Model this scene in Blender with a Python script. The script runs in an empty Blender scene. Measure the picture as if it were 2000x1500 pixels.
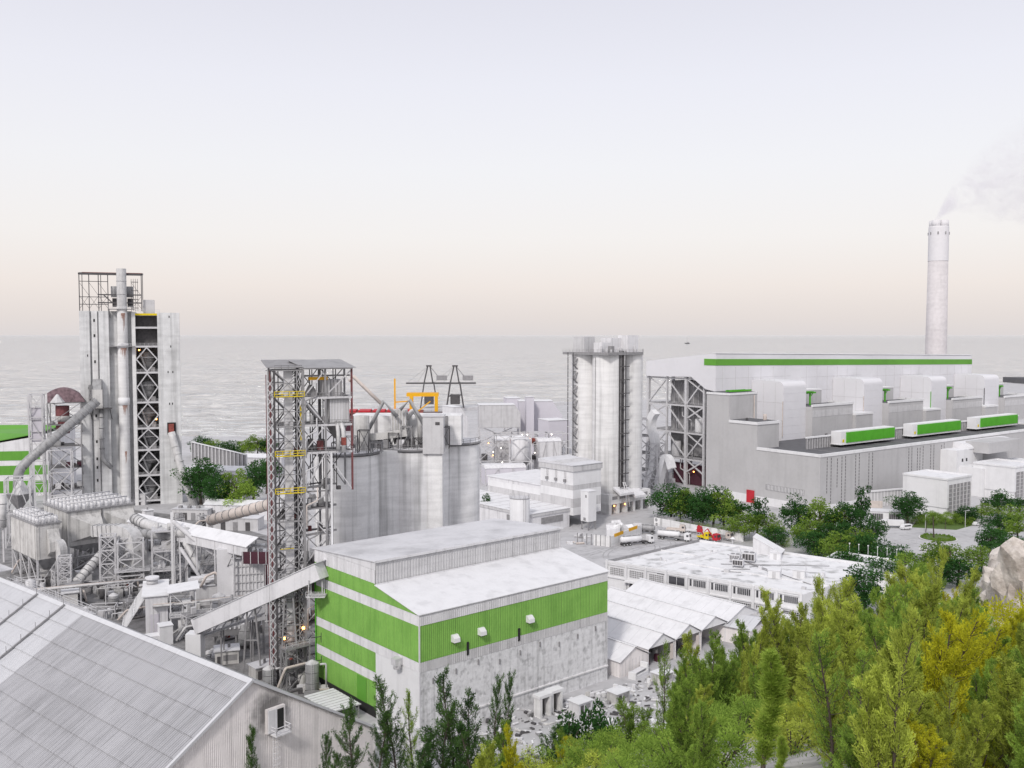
import bpy, bmesh, math, random
from math import sin, cos, radians, pi, sqrt, atan2, hypot
from mathutils import Vector, Matrix

random.seed(7)
sc = bpy.context.scene
COL = sc.collection

# ------------------------------------------------------------------ camera
EYE = 80.0                                  # metres above the works' yard, on the hillside
PITCH = math.atan(96 / 1850)
cam = bpy.data.cameras.new("camera")
cam.sensor_width = 36.0
cam.lens = 1850 / 2000 * 36.0
cam.clip_start = 0.5
cam.clip_end = 400000
camo = bpy.data.objects.new("camera", cam)
camo.location = (0, 0, EYE)
camo.rotation_euler = (pi / 2 - PITCH, 0, 0)
COL.objects.link(camo)
sc.camera = camo

# ------------------------------------------------------------------ sky and light
SUN_EL, SUN_AZ = radians(40), radians(200)  # azimuth from +Y clockwise: light from behind, left
world = bpy.data.worlds.new("World")
sc.world = world
world.use_nodes = True
nt = world.node_tree
nt.nodes.clear()
out = nt.nodes.new("ShaderNodeOutputWorld")
sky = nt.nodes.new("ShaderNodeTexSky")
sky.sky_type = 'NISHITA'
sky.sun_disc = False
sky.sun_elevation = SUN_EL
sky.sun_rotation = SUN_AZ
sky.air_density = 1.0
sky.dust_density = 4.0
bg = nt.nodes.new("ShaderNodeBackground")
bg.inputs[1].default_value = 0.02
nt.links.new(sky.outputs[0], bg.inputs[0])
# the bright even veil of thin cloud and haze seen over the sea, the same all round the horizon
tc = nt.nodes.new("ShaderNodeTexCoord")
sep = nt.nodes.new("ShaderNodeSeparateXYZ")
nt.links.new(tc.outputs["Generated"], sep.inputs[0])
ramp = nt.nodes.new("ShaderNodeValToRGB")
cr = ramp.color_ramp
SKY = [(0.0, (.70, .655, .65)), (.018, (.745, .685, .66)), (.05, (.805, .735, .70)), (.10, (.825, .785, .765)),
       (.17, (.81, .795, .805)), (.25, (.77, .76, .805)), (.36, (.68, .67, .73)), (.60, (.64, .645, .69)), (1.0, (.62, .62, .66))]
cr.elements[0].position, cr.elements[0].color = SKY[0][0], SKY[0][1] + (1,)
cr.elements[1].position, cr.elements[1].color = SKY[-1][0], SKY[-1][1] + (1,)
for p, c in SKY[1:-1]:
    e = cr.elements.new(p)
    e.color = c + (1,)
nt.links.new(sep.outputs[2], ramp.inputs[0])
bg2 = nt.nodes.new("ShaderNodeBackground")
bg2.inputs[1].default_value = 1.0
nt.links.new(ramp.outputs[0], bg2.inputs[0])
addsh = nt.nodes.new("ShaderNodeAddShader")
nt.links.new(bg.outputs[0], addsh.inputs[0])
nt.links.new(bg2.outputs[0], addsh.inputs[1])
nt.links.new(addsh.outputs[0], out.inputs[0])

sun = bpy.data.lights.new("sun", 'SUN')
sun.energy = 1.8
sun.angle = radians(7)
sun.color = (1.0, .96, .91)
suno = bpy.data.objects.new("sun", sun)
COL.objects.link(suno)
sd = Vector((sin(SUN_AZ) * cos(SUN_EL), cos(SUN_AZ) * cos(SUN_EL), sin(SUN_EL)))
suno.rotation_euler = sd.to_track_quat('Z', 'Y').to_euler()
suno.location = sd * 300

vs = sc.view_settings
vs.view_transform = 'Standard'
vs.look = 'None'
vs.exposure = 0.05
vs.gamma = 1.0
vs.use_curve_mapping = False
sc.cycles.max_bounces = 6
sc.cycles.diffuse_bounces = 2
sc.cycles.glossy_bounces = 2
sc.cycles.transparent_max_bounces = 8
sc.cycles.volume_bounces = 4
sc.cycles.use_denoising = True

# ------------------------------------------------------------------ materials
MATS = {}

def material(name, col, rough=.75, var=.12, scale=.35, streak=0.0, sscale=.9, lines=0.0, lper=1.2, rib=0.0, rper=.5,
             rang=0.0, spec=.3, metal=0.0, dark=None, dirstreak=None, grime=0.0, gscale=.08, bump=0.0, bscale=6.0):
    """procedural Principled: base colour times cloudy wear, rain streaks, pour lines and blotches; optional rib relief"""
    m = bpy.data.materials.new(name)
    m.use_nodes = True
    t = m.node_tree
    N, L = t.nodes, t.links
    b = N["Principled BSDF"]
    b.inputs["Roughness"].default_value = rough
    b.inputs["Specular IOR Level"].default_value = spec
    b.inputs["Metallic"].default_value = metal
    g = N.new("ShaderNodeNewGeometry")
    def noise(sc3, detail=4):
        mp = N.new("ShaderNodeMapping")
        mp.inputs["Scale"].default_value = sc3
        L.new(g.outputs["Position"], mp.inputs["Vector"])
        n = N.new("ShaderNodeTexNoise")
        n.inputs["Scale"].default_value = 1.0
        n.inputs["Detail"].default_value = detail
        L.new(mp.outputs[0], n.inputs["Vector"])
        return n.outputs["Fac"]
    def remap(s, a0, a1, b0, b1):
        r = N.new("ShaderNodeMapRange")
        for i, v in enumerate((a0, a1, b0, b1)):
            r.inputs[i + 1].default_value = v
        L.new(s, r.inputs[0])
        return r.outputs[0]
    facs = []
    if var:
        facs.append(remap(noise((scale, scale, scale)), .3, .7, 1 - var, 1 + var * .6))
        facs.append(remap(noise((scale * 7, scale * 7, scale * 7), 2), .3, .7, 1 - var * .5, 1 + var * .3))
    if streak:
        facs.append(remap(noise((sscale, sscale, sscale * .035), 3), .50, .72, 1.0, 1 - streak))
    if dirstreak:
        mp = N.new("ShaderNodeMapping")
        mp.vector_type = 'TEXTURE'
        mp.inputs["Rotation"].default_value = (0, 0, dirstreak[0])
        mp.inputs["Scale"].default_value = (9.0, .42, 9.0)
        L.new(g.outputs["Position"], mp.inputs["Vector"])
        n = N.new("ShaderNodeTexNoise")
        n.inputs["Scale"].default_value = 1.0
        n.inputs["Detail"].default_value = 5
        L.new(mp.outputs[0], n.inputs["Vector"])
        facs.append(remap(n.outputs["Fac"], .35, .68, 1 - dirstreak[1], 1 + dirstreak[1] * .7))
    if lines:
        facs.append(remap(noise((.06, .06, 1 / lper), 3), .4, .62, 1.0, 1 - lines))
    if grime:
        facs.append(remap(noise((gscale, gscale, gscale * .8), 8), .52, .68, 1.0, 1 - grime))
    cur = None
    for f in facs:
        if cur is None:
            cur = f
        else:
            mm = N.new("ShaderNodeMath")
            mm.operation = 'MULTIPLY'
            L.new(cur, mm.inputs[0])
            L.new(f, mm.inputs[1])
            cur = mm.outputs[0]
    if cur is not None:
        mx = N.new("ShaderNodeMix")
        mx.data_type = 'RGBA'
        d = dark or tuple(c * .25 for c in col)
        mx.inputs[6].default_value = d + (1,)
        mx.inputs[7].default_value = col + (1,)
        mx.clamp_factor = False
        r = remap(cur, .25, 1.0, 0.0, 1.0)
        L.new(r, mx.inputs[0])
        L.new(mx.outputs[2], b.inputs["Base Color"])
    else:
        b.inputs["Base Color"].default_value = col + (1,)
    h = None
    if rib:
        dp = N.new("ShaderNodeVectorMath")
        dp.operation = 'DOT_PRODUCT'
        dp.inputs[1].default_value = (cos(rang) * 2 * pi / rper, sin(rang) * 2 * pi / rper, 0)
        L.new(g.outputs["Position"], dp.inputs[0])
        s = N.new("ShaderNodeMath")
        s.operation = 'SINE'
        L.new(dp.outputs["Value"], s.inputs[0])
        h = s.outputs[0]
        dist = rib
    elif bump:
        h = noise((bscale, bscale, bscale), 5)
        dist = bump
    if h is not None:
        bp = N.new("ShaderNodeBump")
        bp.inputs["Strength"].default_value = 1.0
        bp.inputs["Distance"].default_value = dist
        L.new(h, bp.inputs["Height"])
        L.new(bp.outputs[0], b.inputs["Normal"])
    MATS[name] = m
    return m

def emitter(name, col, strength):
    m = bpy.data.materials.new(name)
    m.use_nodes = True
    b = m.node_tree.nodes["Principled BSDF"]
    b.inputs["Base Color"].default_value = col + (1,)
    b.inputs["Emission Color"].default_value = col + (1,)
    b.inputs["Emission Strength"].default_value = strength
    MATS[name] = m
    return m

def leaf_material(name, col, col2, trans=.35):
    m = bpy.data.materials.new(name)
    m.use_nodes = True
    t = m.node_tree
    N, L = t.nodes, t.links
    N.clear()
    o = N.new("ShaderNodeOutputMaterial")
    g = N.new("ShaderNodeNewGeometry")
    oi = N.new("ShaderNodeObjectInfo")
    at = N.new("ShaderNodeAttribute")
    at.attribute_name = "tone"
    ad = N.new("ShaderNodeMath")
    ad.operation = 'MULTIPLY_ADD'
    ad.inputs[1].default_value = .28
    L.new(g.outputs["Random Per Island"], ad.inputs[0])
    m2 = N.new("ShaderNodeMath")
    m2.operation = 'MULTIPLY'
    m2.inputs[1].default_value = .24
    L.new(oi.outputs["Random"], m2.inputs[0])
    m3 = N.new("ShaderNodeMath")
    m3.operation = 'MULTIPLY_ADD'
    m3.inputs[1].default_value = .5
    L.new(at.outputs["Fac"], m3.inputs[0])
    L.new(m2.outputs[0], m3.inputs[2])
    L.new(m3.outputs[0], ad.inputs[2])
    mx = N.new("ShaderNodeMix")
    mx.data_type = 'RGBA'
    mx.inputs[6].default_value = col + (1,)
    mx.inputs[7].default_value = col2 + (1,)
    L.new(ad.outputs[0], mx.inputs[0])
    d = N.new("ShaderNodeBsdfDiffuse")
    tr = N.new("ShaderNodeBsdfTranslucent")
    L.new(mx.outputs[2], d.inputs[0])
    L.new(mx.outputs[2], tr.inputs[0])
    ms = N.new("ShaderNodeMixShader")
    ms.inputs[0].default_value = trans
    L.new(d.outputs[0], ms.inputs[1])
    L.new(tr.outputs[0], ms.inputs[2])
    L.new(ms.outputs[0], o.inputs[0])
    MATS[name] = m
    return m

A_PLANT = radians(40.5)        # the cement works' building grid
A_POWER = radians(36.8)        # the power station's grid
material("concrete", (.86, .855, .865), var=.08, streak=.42, sscale=.5, lines=.12, lper=1.4, grime=.12)
material("concrete_pale", (.78, .775, .78), var=.06, streak=.22, sscale=.7, lines=.10, lper=1.4)
material("concrete_tower", (.73, .735, .745), var=.1, streak=.35, sscale=.5, lines=.1, lper=2.0, grime=.15)
material("concrete_stained", (.80, .80, .82), var=.12, scale=1.2, grime=.34, gscale=.8, streak=.3, sscale=1.0, lines=.07, lper=.8, bump=.05, bscale=1.5)
material("dusty_plate", (.62, .61, .60), var=.15, streak=.35, sscale=1.0, grime=.25, gscale=.3)
material("white_paint", (.78, .78, .80), var=.04, streak=.08, sscale=.5, grime=.06)
material("white_clad", (.72, .715, .75), var=.04, scale=.05, rib=.02, rper=1.1, rang=A_POWER)
material("white_roof", (.76, .76, .785), var=.06, scale=.3, grime=.12, gscale=.3)
material("roof_stained", (.78, .78, .80), var=.1, scale=.3, grime=.5, gscale=.25, dark=(.25, .25, .25))
material("grey_wall", (.51, .505, .515), var=.07, scale=.1, streak=.08, sscale=.4, bump=.02, bscale=3)
material("grey_clad", (.60, .595, .61), var=.1, streak=.2, sscale=.8)
material("grey_clad_light", (.74, .735, .76), var=.08, streak=.18, sscale=.8)
material("grey_roof", (.66, .66, .69), var=.12, scale=.15, grime=.2)
material("gable_sheet", (.86, .82, .82), var=.08, streak=.14, sscale=1.2)
material("corrugated_roof", (.46, .46, .485), rough=.5, var=.12, scale=.06, dirstreak=(radians(49.6), .17), spec=.4)
material("corrugated_new", (.62, .625, .655), rough=.5, var=.06, scale=.1, dirstreak=(radians(49.6), .06), spec=.4)
material("dark_roof", (.13, .13, .14), var=.15, scale=.3)
material("green_clad", (.235, .47, .10), rough=.6, var=.13, scale=.25, streak=.16, sscale=.9, grime=.08, dark=(.05, .17, .02))
material("green_paint", (.085, .40, .02), rough=.6, var=.12, scale=.3)
material("green_stripe", (.125, .35, .045), rough=.6, var=.12, scale=.04)
material("steel_light", (.60, .595, .615), rough=.6, var=.15, scale=.8)
material("steel_grey", (.30, .295, .305), rough=.6, var=.22, scale=.8)
material("steel_dark", (.10, .095, .10), rough=.6, var=.3, scale=1.0)
material("rust_dark", (.20, .075, .08), rough=.8, var=.35, scale=1.2)
material("rust_red", (.30, .085, .07), rough=.8, var=.35, scale=1.2)
material("red_paint", (.52, .03, .045), rough=.5, var=.15)
material("dull_casing", (.26, .18, .20), rough=.8, var=.4, scale=.8, grime=.4, gscale=.6)
material("works_floor", (.27, .265, .27), var=.35, scale=.3, grime=.35, gscale=.2)
material("maroon", (.085, .03, .045), rough=.7, var=.2)
material("yellow_paint", (.78, .60, .02), rough=.5, var=.12, scale=1)
material("orange_paint", (.80, .42, .015), rough=.5, var=.12, scale=1)
material("duct_metal", (.62, .615, .62), rough=.5, var=.18, scale=.6, streak=.25, spec=.5)
material("duct_grey", (.36, .36, .37), rough=.5, var=.25, scale=.6, streak=.3, spec=.5)
material("glass_dark", (.07, .07, .08), rough=.15, var=.2, scale=1.5, spec=.6)
material("opening", (.03, .03, .03), var=.2)
material("rubber", (.04, .04, .04), var=.1)
material("tan_pipe", (.64, .57, .53), rough=.6, var=.15, scale=.6, streak=.2)
material("asphalt", (.52, .515, .53), var=.14, scale=.06, grime=.18, gscale=.3)
material("soil_white", (.52, .50, .48), var=.4, scale=.5, grime=.4, gscale=.3, bump=.12, bscale=2)
material("rock", (.66, .61, .57), var=.3, scale=.4, grime=.45, gscale=.25, dark=(.13, .09, .06), bump=.4, bscale=.8)
material("bark", (.09, .07, .06), var=.3, scale=2)
material("hopper_grey", (.47, .46, .49), var=.16, streak=.25, sscale=.7)
material("lilac_clad", (.64, .62, .68), var=.05, scale=.1)
material("grass_green", (.10, .16, .035), var=.3, scale=.8)
emitter("lamp_orange", (1.0, .42, .10), 9.0)
emitter("lamp_white", (1.0, .9, .8), 5.0)
leaf_material("leaf_dark", (.014, .05, .014), (.075, .18, .05), .3)
leaf_material("leaf_mid", (.05, .11, .02), (.42, .60, .11), .46)
leaf_material("leaf_olive", (.11, .15, .022), (.70, .80, .15), .5)
leaf_material("leaf_gold", (.22, .24, .015), (.74, .72, .05), .45)
leaf_material("leaf_pine", (.016, .05, .018), (.12, .22, .06), .32)
leaf_material("leaf_lime", (.20, .32, .04), (.60, .74, .16), .5)
leaf_material("leaf_straw", (.30, .16, .05), (.45, .33, .16), .3)

# ------------------------------------------------------------------ builders
_unit = {}

def new_mesh(name, verts, faces, mat=None, smooth=False):
    me = bpy.data.meshes.new(name)
    me.from_pydata([tuple(v) for v in verts], [], faces)
    if mat:
        me.materials.append(MATS[mat])
    if smooth:
        me.polygons.foreach_set("use_smooth", [True] * len(me.polygons))
    me.update()
    return me

def link(name, me, parent=None, loc=(0, 0, 0), rot=None, scale=None, label=None):
    o = bpy.data.objects.new(name, me)
    COL.objects.link(o)
    if parent is not None:
        o.parent = parent
    o.location = loc
    if rot is not None:
        o.rotation_euler = rot
    if scale is not None:
        o.scale = scale
    if label:
        o["label"] = label
    return o

def thing(name, label, cat, loc=(0, 0, 0), rz=0.0, group=None, kind=None):
    o = link(name, None, None, loc, (0, 0, rz))
    return tag(o, label, cat, group, kind)

def tag(o, label=None, cat=None, group=None, kind=None):
    if label:
        o["label"] = label
    if cat:
        o["category"] = cat
    if group:
        o["group"] = group
    if kind:
        o["kind"] = kind
    return o

def unit_box(mat):
    k = ("box", mat)
    if k not in _unit:
        v = [(x, y, z) for z in (-.5, .5) for y in (-.5, .5) for x in (-.5, .5)]
        f = [(0, 2, 3, 1), (4, 5, 7, 6), (0, 1, 5, 4), (2, 6, 7, 3), (0, 4, 6, 2), (1, 3, 7, 5)]
        _unit[k] = new_mesh("box_" + mat, v, f, mat)
    return _unit[k]

def unit_cyl(mat, seg=20):
    k = ("cyl", mat, seg)
    if k not in _unit:
        v, f = [], []
        for z in (-.5, .5):
            for i in range(seg):
                a = 2 * pi * i / seg
                v.append((cos(a), sin(a), z))
        for i in range(seg):
            j = (i + 1) % seg
            f.append((i, j, seg + j, seg + i))
        f.append(tuple(range(seg - 1, -1, -1)))
        f.append(tuple(range(seg, 2 * seg)))
        me = new_mesh("cyl_" + mat, v, f, mat)
        sm = [True] * seg + [False, False]
        me.polygons.foreach_set("use_smooth", sm)
        _unit[k] = me
    return _unit[k]

def box(name, x0, x1, y0, y1, z0, z1, mat, parent=None, label=None):
    return link(name, unit_box(mat), parent, ((x0 + x1) / 2, (y0 + y1) / 2, (z0 + z1) / 2), None,
                (abs(x1 - x0), abs(y1 - y0), abs(z1 - z0)), label)

def bar(name, p, q, w, mat, parent=None, d=None, round_=False, label=None):
    p, q = Vector(p), Vector(q)
    v = q - p
    L = v.length
    if L < 1e-6:
        return None
    if abs(v.x) < 1e-6 and abs(v.y) < 1e-6:
        rot = (0, 0, 0)
    else:
        rot = v.to_track_quat('Z', 'Y').to_euler()
    if round_:
        return link(name, unit_cyl(mat, 14), parent, (p + q) / 2, rot, (w / 2, (d or w) / 2, L), label)
    return link(name, unit_box(mat), parent, (p + q) / 2, rot, (w, d or w, L), label)

def cyl(name, x, y, z0, z1, r, mat, parent=None, seg=20, label=None, ry=None):
    return link(name, unit_cyl(mat, seg), parent, (x, y, (z0 + z1) / 2), None, (r, ry or r, z1 - z0), label)

class MB:
    """collects simple solids into one mesh (one part)"""
    def __init__(s):
        s.v, s.f = [], []
    def box(s, x0, x1, y0, y1, z0, z1):
        n = len(s.v)
        s.v += [(x, y, z) for z in (z0, z1) for y in (y0, y1) for x in (x0, x1)]
        s.f += [tuple(i + n for i in q) for q in
                [(0, 2, 3, 1), (4, 5, 7, 6), (0, 1, 5, 4), (2, 6, 7, 3), (0, 4, 6, 2), (1, 3, 7, 5)]]
        return s
    def bar(s, p, q, w, d=None):
        p, q = Vector(p), Vector(q)
        v = (q - p)
        if v.length < 1e-6:
            return s
        d = d or w
        up = Vector((0, 0, 1)) if abs(v.normalized().z) < .99 else Vector((1, 0, 0))
        a = v.cross(up).normalized() * (w / 2)
        b = v.cross(a).normalized() * (d / 2)
        n = len(s.v)
        for c in (p, q):
            s.v += [tuple(c - a - b), tuple(c + a - b), tuple(c - a + b), tuple(c + a + b)]
        s.f += [tuple(i + n for i in k) for k in
                [(0, 2, 3, 1), (4, 5, 7, 6), (0, 1, 5, 4), (2, 6, 7, 3), (0, 4, 6, 2), (1, 3, 7, 5)]]
        return s
    def cyl(s, x, y, z0, z1, r, seg=10, r1=None):
        n = len(s.v)
        r1 = r if r1 is None else r1
        for z, rr in ((z0, r), (z1, r1)):
            s.v += [(x + rr * cos(2 * pi * i / seg), y + rr * sin(2 * pi * i / seg), z) for i in range(seg)]
        for i in range(seg):
            j = (i + 1) % seg
            s.f.append((n + i, n + j, n + seg + j, n + seg + i))
        s.f.append(tuple(n + i for i in range(seg - 1, -1, -1)))
        s.f.append(tuple(n + seg + i for i in range(seg)))
        return s
    def poly(s, verts, faces):
        n = len(s.v)
        s.v += [tuple(v) for v in verts]
        s.f += [tuple(i + n for i in f) for f in faces]
        return s
    def build(s, name, mat, parent=None, label=None, smooth=False, loc=(0, 0, 0)):
        return link(name, new_mesh(name, s.v, s.f, mat, smooth), parent, loc, None, None, label)

def prism(name, pts, z0, z1, mat, parent=None, label=None):
    """extruded footprint (list of x, y), counter-clockwise"""
    n = len(pts)
    z0s = z0 if isinstance(z0, (list, tuple)) else [z0] * n
    z1s = z1 if isinstance(z1, (list, tuple)) else [z1] * n
    v = [(p[0], p[1], z) for p, z in zip(pts, z0s)] + [(p[0], p[1], z) for p, z in zip(pts, z1s)]
    f = [tuple(range(n - 1, -1, -1)), tuple(range(n, 2 * n))]
    f += [(i, (i + 1) % n, n + (i + 1) % n, n + i) for i in range(n)]
    return link(name, new_mesh(name, v, f, mat), parent, label=label)

def extrude(name, prof, axis, a0, a1, mat, parent=None, label=None, smooth=False):
    """profile of (s, z) pairs pushed along local x (axis 'x', s = y) or y (axis 'y', s = x)"""
    n = len(prof)
    v = []
    for a in (a0, a1):
        for s_, z in prof:
            v.append((a, s_, z) if axis == 'x' else (s_, a, z))
    f = [tuple(range(n - 1, -1, -1)), tuple(range(n, 2 * n))]
    f += [(i, (i + 1) % n, n + (i + 1) % n, n + i) for i in range(n)]
    me = new_mesh(name, v, f, mat)
    bm = bmesh.new()
    bm.from_mesh(me)
    bmesh.ops.recalc_face_normals(bm, faces=bm.faces)
    bm.to_mesh(me)
    bm.free()
    return link(name, me, parent, label=label)

def pipe(name, pts, r, mat, parent=None, seg=12, label=None, square=False, r1=None, smooth_path=True):
    """tube along a path, corners eased"""
    P = [Vector(p) for p in pts]
    if smooth_path and len(P) > 2:
        Q = [P[0]]
        for i in range(1, len(P) - 1):
            a, b, c = P[i - 1], P[i], P[i + 1]
            d = min((a - b).length, (c - b).length, r * 3.2) * .5
            s0 = b + (a - b).normalized() * d
            s1 = b + (c - b).normalized() * d
            for k in range(5):
                t = k / 4
                Q.append(s0 * (1 - t) ** 2 + b * 2 * t * (1 - t) + s1 * t * t)
        Q.append(P[-1])
        P = Q
    if square:
        seg = 4
    v, f = [], []
    up = Vector((0, 0, 1))
    na = None
    for i, p in enumerate(P):
        d = ((P[min(i + 1, len(P) - 1)] - P[max(i - 1, 0)])).normalized()
        if na is None:
            u = up if abs(d.z) < .95 else Vector((1, 0, 0))
            na = d.cross(u).normalized()
        else:
            na = (na - d * na.dot(d)).normalized()
        nb = d.cross(na).normalized()
        t = i / max(1, len(P) - 1)
        rr = r + ((r1 if r1 is not None else r) - r) * t
        off = pi / 4 if square else 0
        k = 1.3 if square else 1
        for j in range(seg):
            a = 2 * pi * j / seg + off
            v.append(p + (na * cos(a) + nb * sin(a)) * rr * k)
    n = len(P)
    for i in range(n - 1):
        for j in range(seg):
            k = (j + 1) % seg
            f.append((i * seg + j, i * seg + k, (i + 1) * seg + k, (i + 1) * seg + j))
    f.append(tuple(range(seg - 1, -1, -1)))
    f.append(tuple((n - 1) * seg + j for j in range(seg)))
    me = new_mesh(name, v, f, mat, smooth=not square)
    return link(name, me, parent, label=label)

def bands(parent, p, q, r, n, mat="steel_grey", name="flange"):
    """stiffening rings along a straight duct"""
    p, q = Vector(p), Vector(q)
    d = (q - p).normalized() * .12
    for i in range(n):
        c = p + (q - p) * ((i + .5) / n)
        bar(name, c - d, c + d, r * 2.16, mat, parent, round_=True)

def railing(parent, pts, h=1.1, mat="steel_light", step=2.2, w=.07, name="railing"):
    m = MB()
    for a, b in zip(pts[:-1], pts[1:]):
        a, b = Vector(a), Vector(b)
        n = max(1, int((b - a).length / step))
        for i in range(n + 1):
            c = a + (b - a) * (i / n)
            m.bar(c, c + Vector((0, 0, h)), w)
        for hh in (h * .5, h):
            m.bar(a + Vector((0, 0, hh)), b + Vector((0, 0, hh)), w)
    return m.build(name, mat, parent)

def lattice(parent, x0, x1, y0, y1, zs, cw=.35, bw=.22, gw=.16, cm="steel_light", bmat=None, gm=None, style='x',
            faces="wesn", slab=None, slab_levels=None, cols=True):
    """four-legged trestle: columns, beams and braces as parts"""
    bmat = bmat or cm
    gm = gm or cm
    C = [(x0, y0), (x1, y0), (x1, y1), (x0, y1)]
    if cols:
        for c in C:
            bar("column", (*c, zs[0]), (*c, zs[-1]), cw, cm, parent)
    F = {'s': (0, 1), 'e': (1, 2), 'n': (2, 3), 'w': (3, 0)}
    for i, z in enumerate(zs):
        if i:
            for k in "senw":
                a, b = C[F[k][0]], C[F[k][1]]
                bar("beam", (*a, z), (*b, z), bw, bmat, parent)
        if slab and (slab_levels is None or i in slab_levels):
            box("floor_deck", x0 - .1, x1 + .1, y0 - .1, y1 + .1, z + .12, z + .28, slab, parent)
    for i in range(len(zs) - 1):
        for k in faces:
            a, b = C[F[k][0]], C[F[k][1]]
            za, zb = zs[i], zs[i + 1]
            if style == 'x':
                bar("brace", (*a, za), (*b, zb), gw, gm, parent)
                bar("brace", (*b, za), (*a, zb), gw, gm, parent)
            elif style == 'z':
                if i % 2:
                    a, b = b, a
                bar("brace", (*a, za), (*b, zb), gw, gm, parent)
            elif style == 'v':
                mx = ((a[0] + b[0]) / 2, (a[1] + b[1]) / 2)
                bar("brace", (*a, za), (*mx, zb), gw, gm, parent)
                bar("brace", (*b, za), (*mx, zb), gw, gm, parent)

_ribs = {}
def rib_panel(w, h, mat, per=.48, depth=.07):
    """corrugated sheet in the x-z plane, outward face towards -y"""
    k = (round(w, 3), round(h, 3), mat, per, depth)
    if k not in _ribs:
        n = max(1, round(w / per))
        p = w / n
        xs = []
        for i in range(n):
            xs += [(i * p, 0), (i * p + p * .35, 0), (i * p + p * .5, -depth), (i * p + p * .85, -depth)]
        xs.append((w, 0))
        v = [(x, y, 0) for x, y in xs] + [(x, y, h) for x, y in xs]
        m = len(xs)
        f = [(i, i + 1, m + i + 1, m + i) for i in range(m - 1)]
        _ribs[k] = new_mesh("ribbed_sheet", v, f, mat)
    return _ribs[k]

def clad(parent, name, p, ang, length, z0, z1, mat, panel=2.9, per=.48, depth=.07):
    """row of ribbed sheets along a wall: starts at p=(x, y) local, runs along direction ang; outward is to its right"""
    n = max(1, round(length / panel))
    w = length / n
    me = rib_panel(w - .03, z1 - z0, mat, per, depth)
    for i in range(n):
        link(name, me, parent, (p[0] + cos(ang) * w * i, p[1] + sin(ang) * w * i, z0), (0, 0, ang))

def pix(px, py, z):
    """survey: the point at height z on the bearing and depression that the photograph shows"""
    u, v = (px - 1000) / 1850, (750 - py) / 1850
    d = Vector((u, cos(PITCH) + v * sin(PITCH), v * cos(PITCH) - sin(PITCH)))
    t = (z - EYE) / d.z
    return Vector((d.x * t, d.y * t, z))

def pixd(px, py, D):
    u, v = (px - 1000) / 1850, (750 - py) / 1850
    d = Vector((u, cos(PITCH) + v * sin(PITCH), v * cos(PITCH) - sin(PITCH)))
    return d * (D / d.y) + Vector((0, 0, EYE))

def hill(x, y):
    q = y - .55 * x
    K = [(-80, 84), (-20, 80), (0, 75), (30, 64), (68, 47), (84, 37), (98, 27), (118, 14), (140, 4.5), (158, 0), (1e6, 0)]
    if q <= K[0][0]:
        return K[0][1]
    for (a, za), (b, zb) in zip(K[:-1], K[1:]):
        if q <= b:
            t = (q - a) / (b - a)
            z = za + (zb - za) * t
            break
    if z > .3:
        z += 1.2 * sin(x * .11 + 1) * sin(y * .09) * min(1, z / 10)
    return max(z, 0)

# ================================================================== SETTING
SWELL = ((.006, .014, 3.0, .54), (.018, .045, 1.6, .53), (.05, .12, .5, .48))
def sea_material():
    m = bpy.data.materials.new("sea_water")
    m.use_nodes = True
    t = m.node_tree
    N, L = t.nodes, t.links
    b = N["Principled BSDF"]
    b.inputs["Base Color"].default_value = (.54, .56, .59, 1)
    b.inputs["Roughness"].default_value = .08
    b.inputs["IOR"].default_value = 1.45
    g = N.new("ShaderNodeNewGeometry")
    hs = None
    for sx, sy, k, lo in SWELL:
        mp = N.new("ShaderNodeMapping")
        mp.inputs["Scale"].default_value = (sx, sy, 1)
        mp.inputs["Rotation"].default_value = (0, 0, radians(6))
        L.new(g.outputs["Position"], mp.inputs[0])
        n = N.new("ShaderNodeTexNoise")
        n.inputs["Detail"].default_value = 3
        n.inputs["Scale"].default_value = 1
        n.inputs["Distortion"].default_value = .5
        L.new(mp.outputs[0], n.inputs["Vector"])
        cl = N.new("ShaderNodeMapRange")       # flat water with separate low crests
        for i, v in enumerate((lo, lo + .3, 0.0, 1.0)):
            cl.inputs[i + 1].default_value = v
        L.new(n.outputs["Fac"], cl.inputs[0])
        a = N.new("ShaderNodeMath")
        a.operation = 'MULTIPLY_ADD'
        a.inputs[1].default_value = k
        L.new(cl.outputs[0], a.inputs[0])
        if hs is not None:
            L.new(hs, a.inputs[2])
        else:
            a.inputs[2].default_value = 0
        hs = a.outputs[0]
    bp = N.new("ShaderNodeBump")
    bp.inputs["Distance"].default_value = 16.0
    bp.inputs["Strength"].default_value = 1.0
    L.new(hs, bp.inputs["Height"])
    L.new(bp.outputs[0], b.inputs["Normal"])
    MATS["sea_water"] = m
sea_material()
R = 260000
sea = link("sea", new_mesh("sea", [(-R, -R, 0), (R, -R, 0), (R, R, 0), (-R, R, 0)], [(0, 1, 2, 3)], "sea_water"), None, (0, 0, -3))
tag(sea, "calm grey sea with fine dark ripples reaching the horizon", None, None, "structure")

shore = [(-900, -300), (900, -300), (2600, 400), (2600, 1750), (1250, 1720), (620, 1500), (330, 1220), (120, 1150), (-20, 1100),
         (-120, 860), (-210, 745), (-420, 735), (-900, 735)]
gr = prism("ground", shore, -4, 0, "asphalt")
tag(gr, "pale dusty yard of the works running down to the shore", None, None, "structure")

wf = prism("works_floor", [tuple(pix(px, py, 0)[:2]) for px, py in ((-40, 1000), (170, 985), (380, 1010), (500, 1040), (640, 1080), (690, 1400), (560, 1420), (300, 1330), (-60, 1240))][::-1], 0, .006, "works_floor")
tag(wf, "dirty darker concrete floor of the cement works at the left", None, None, "structure")
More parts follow.
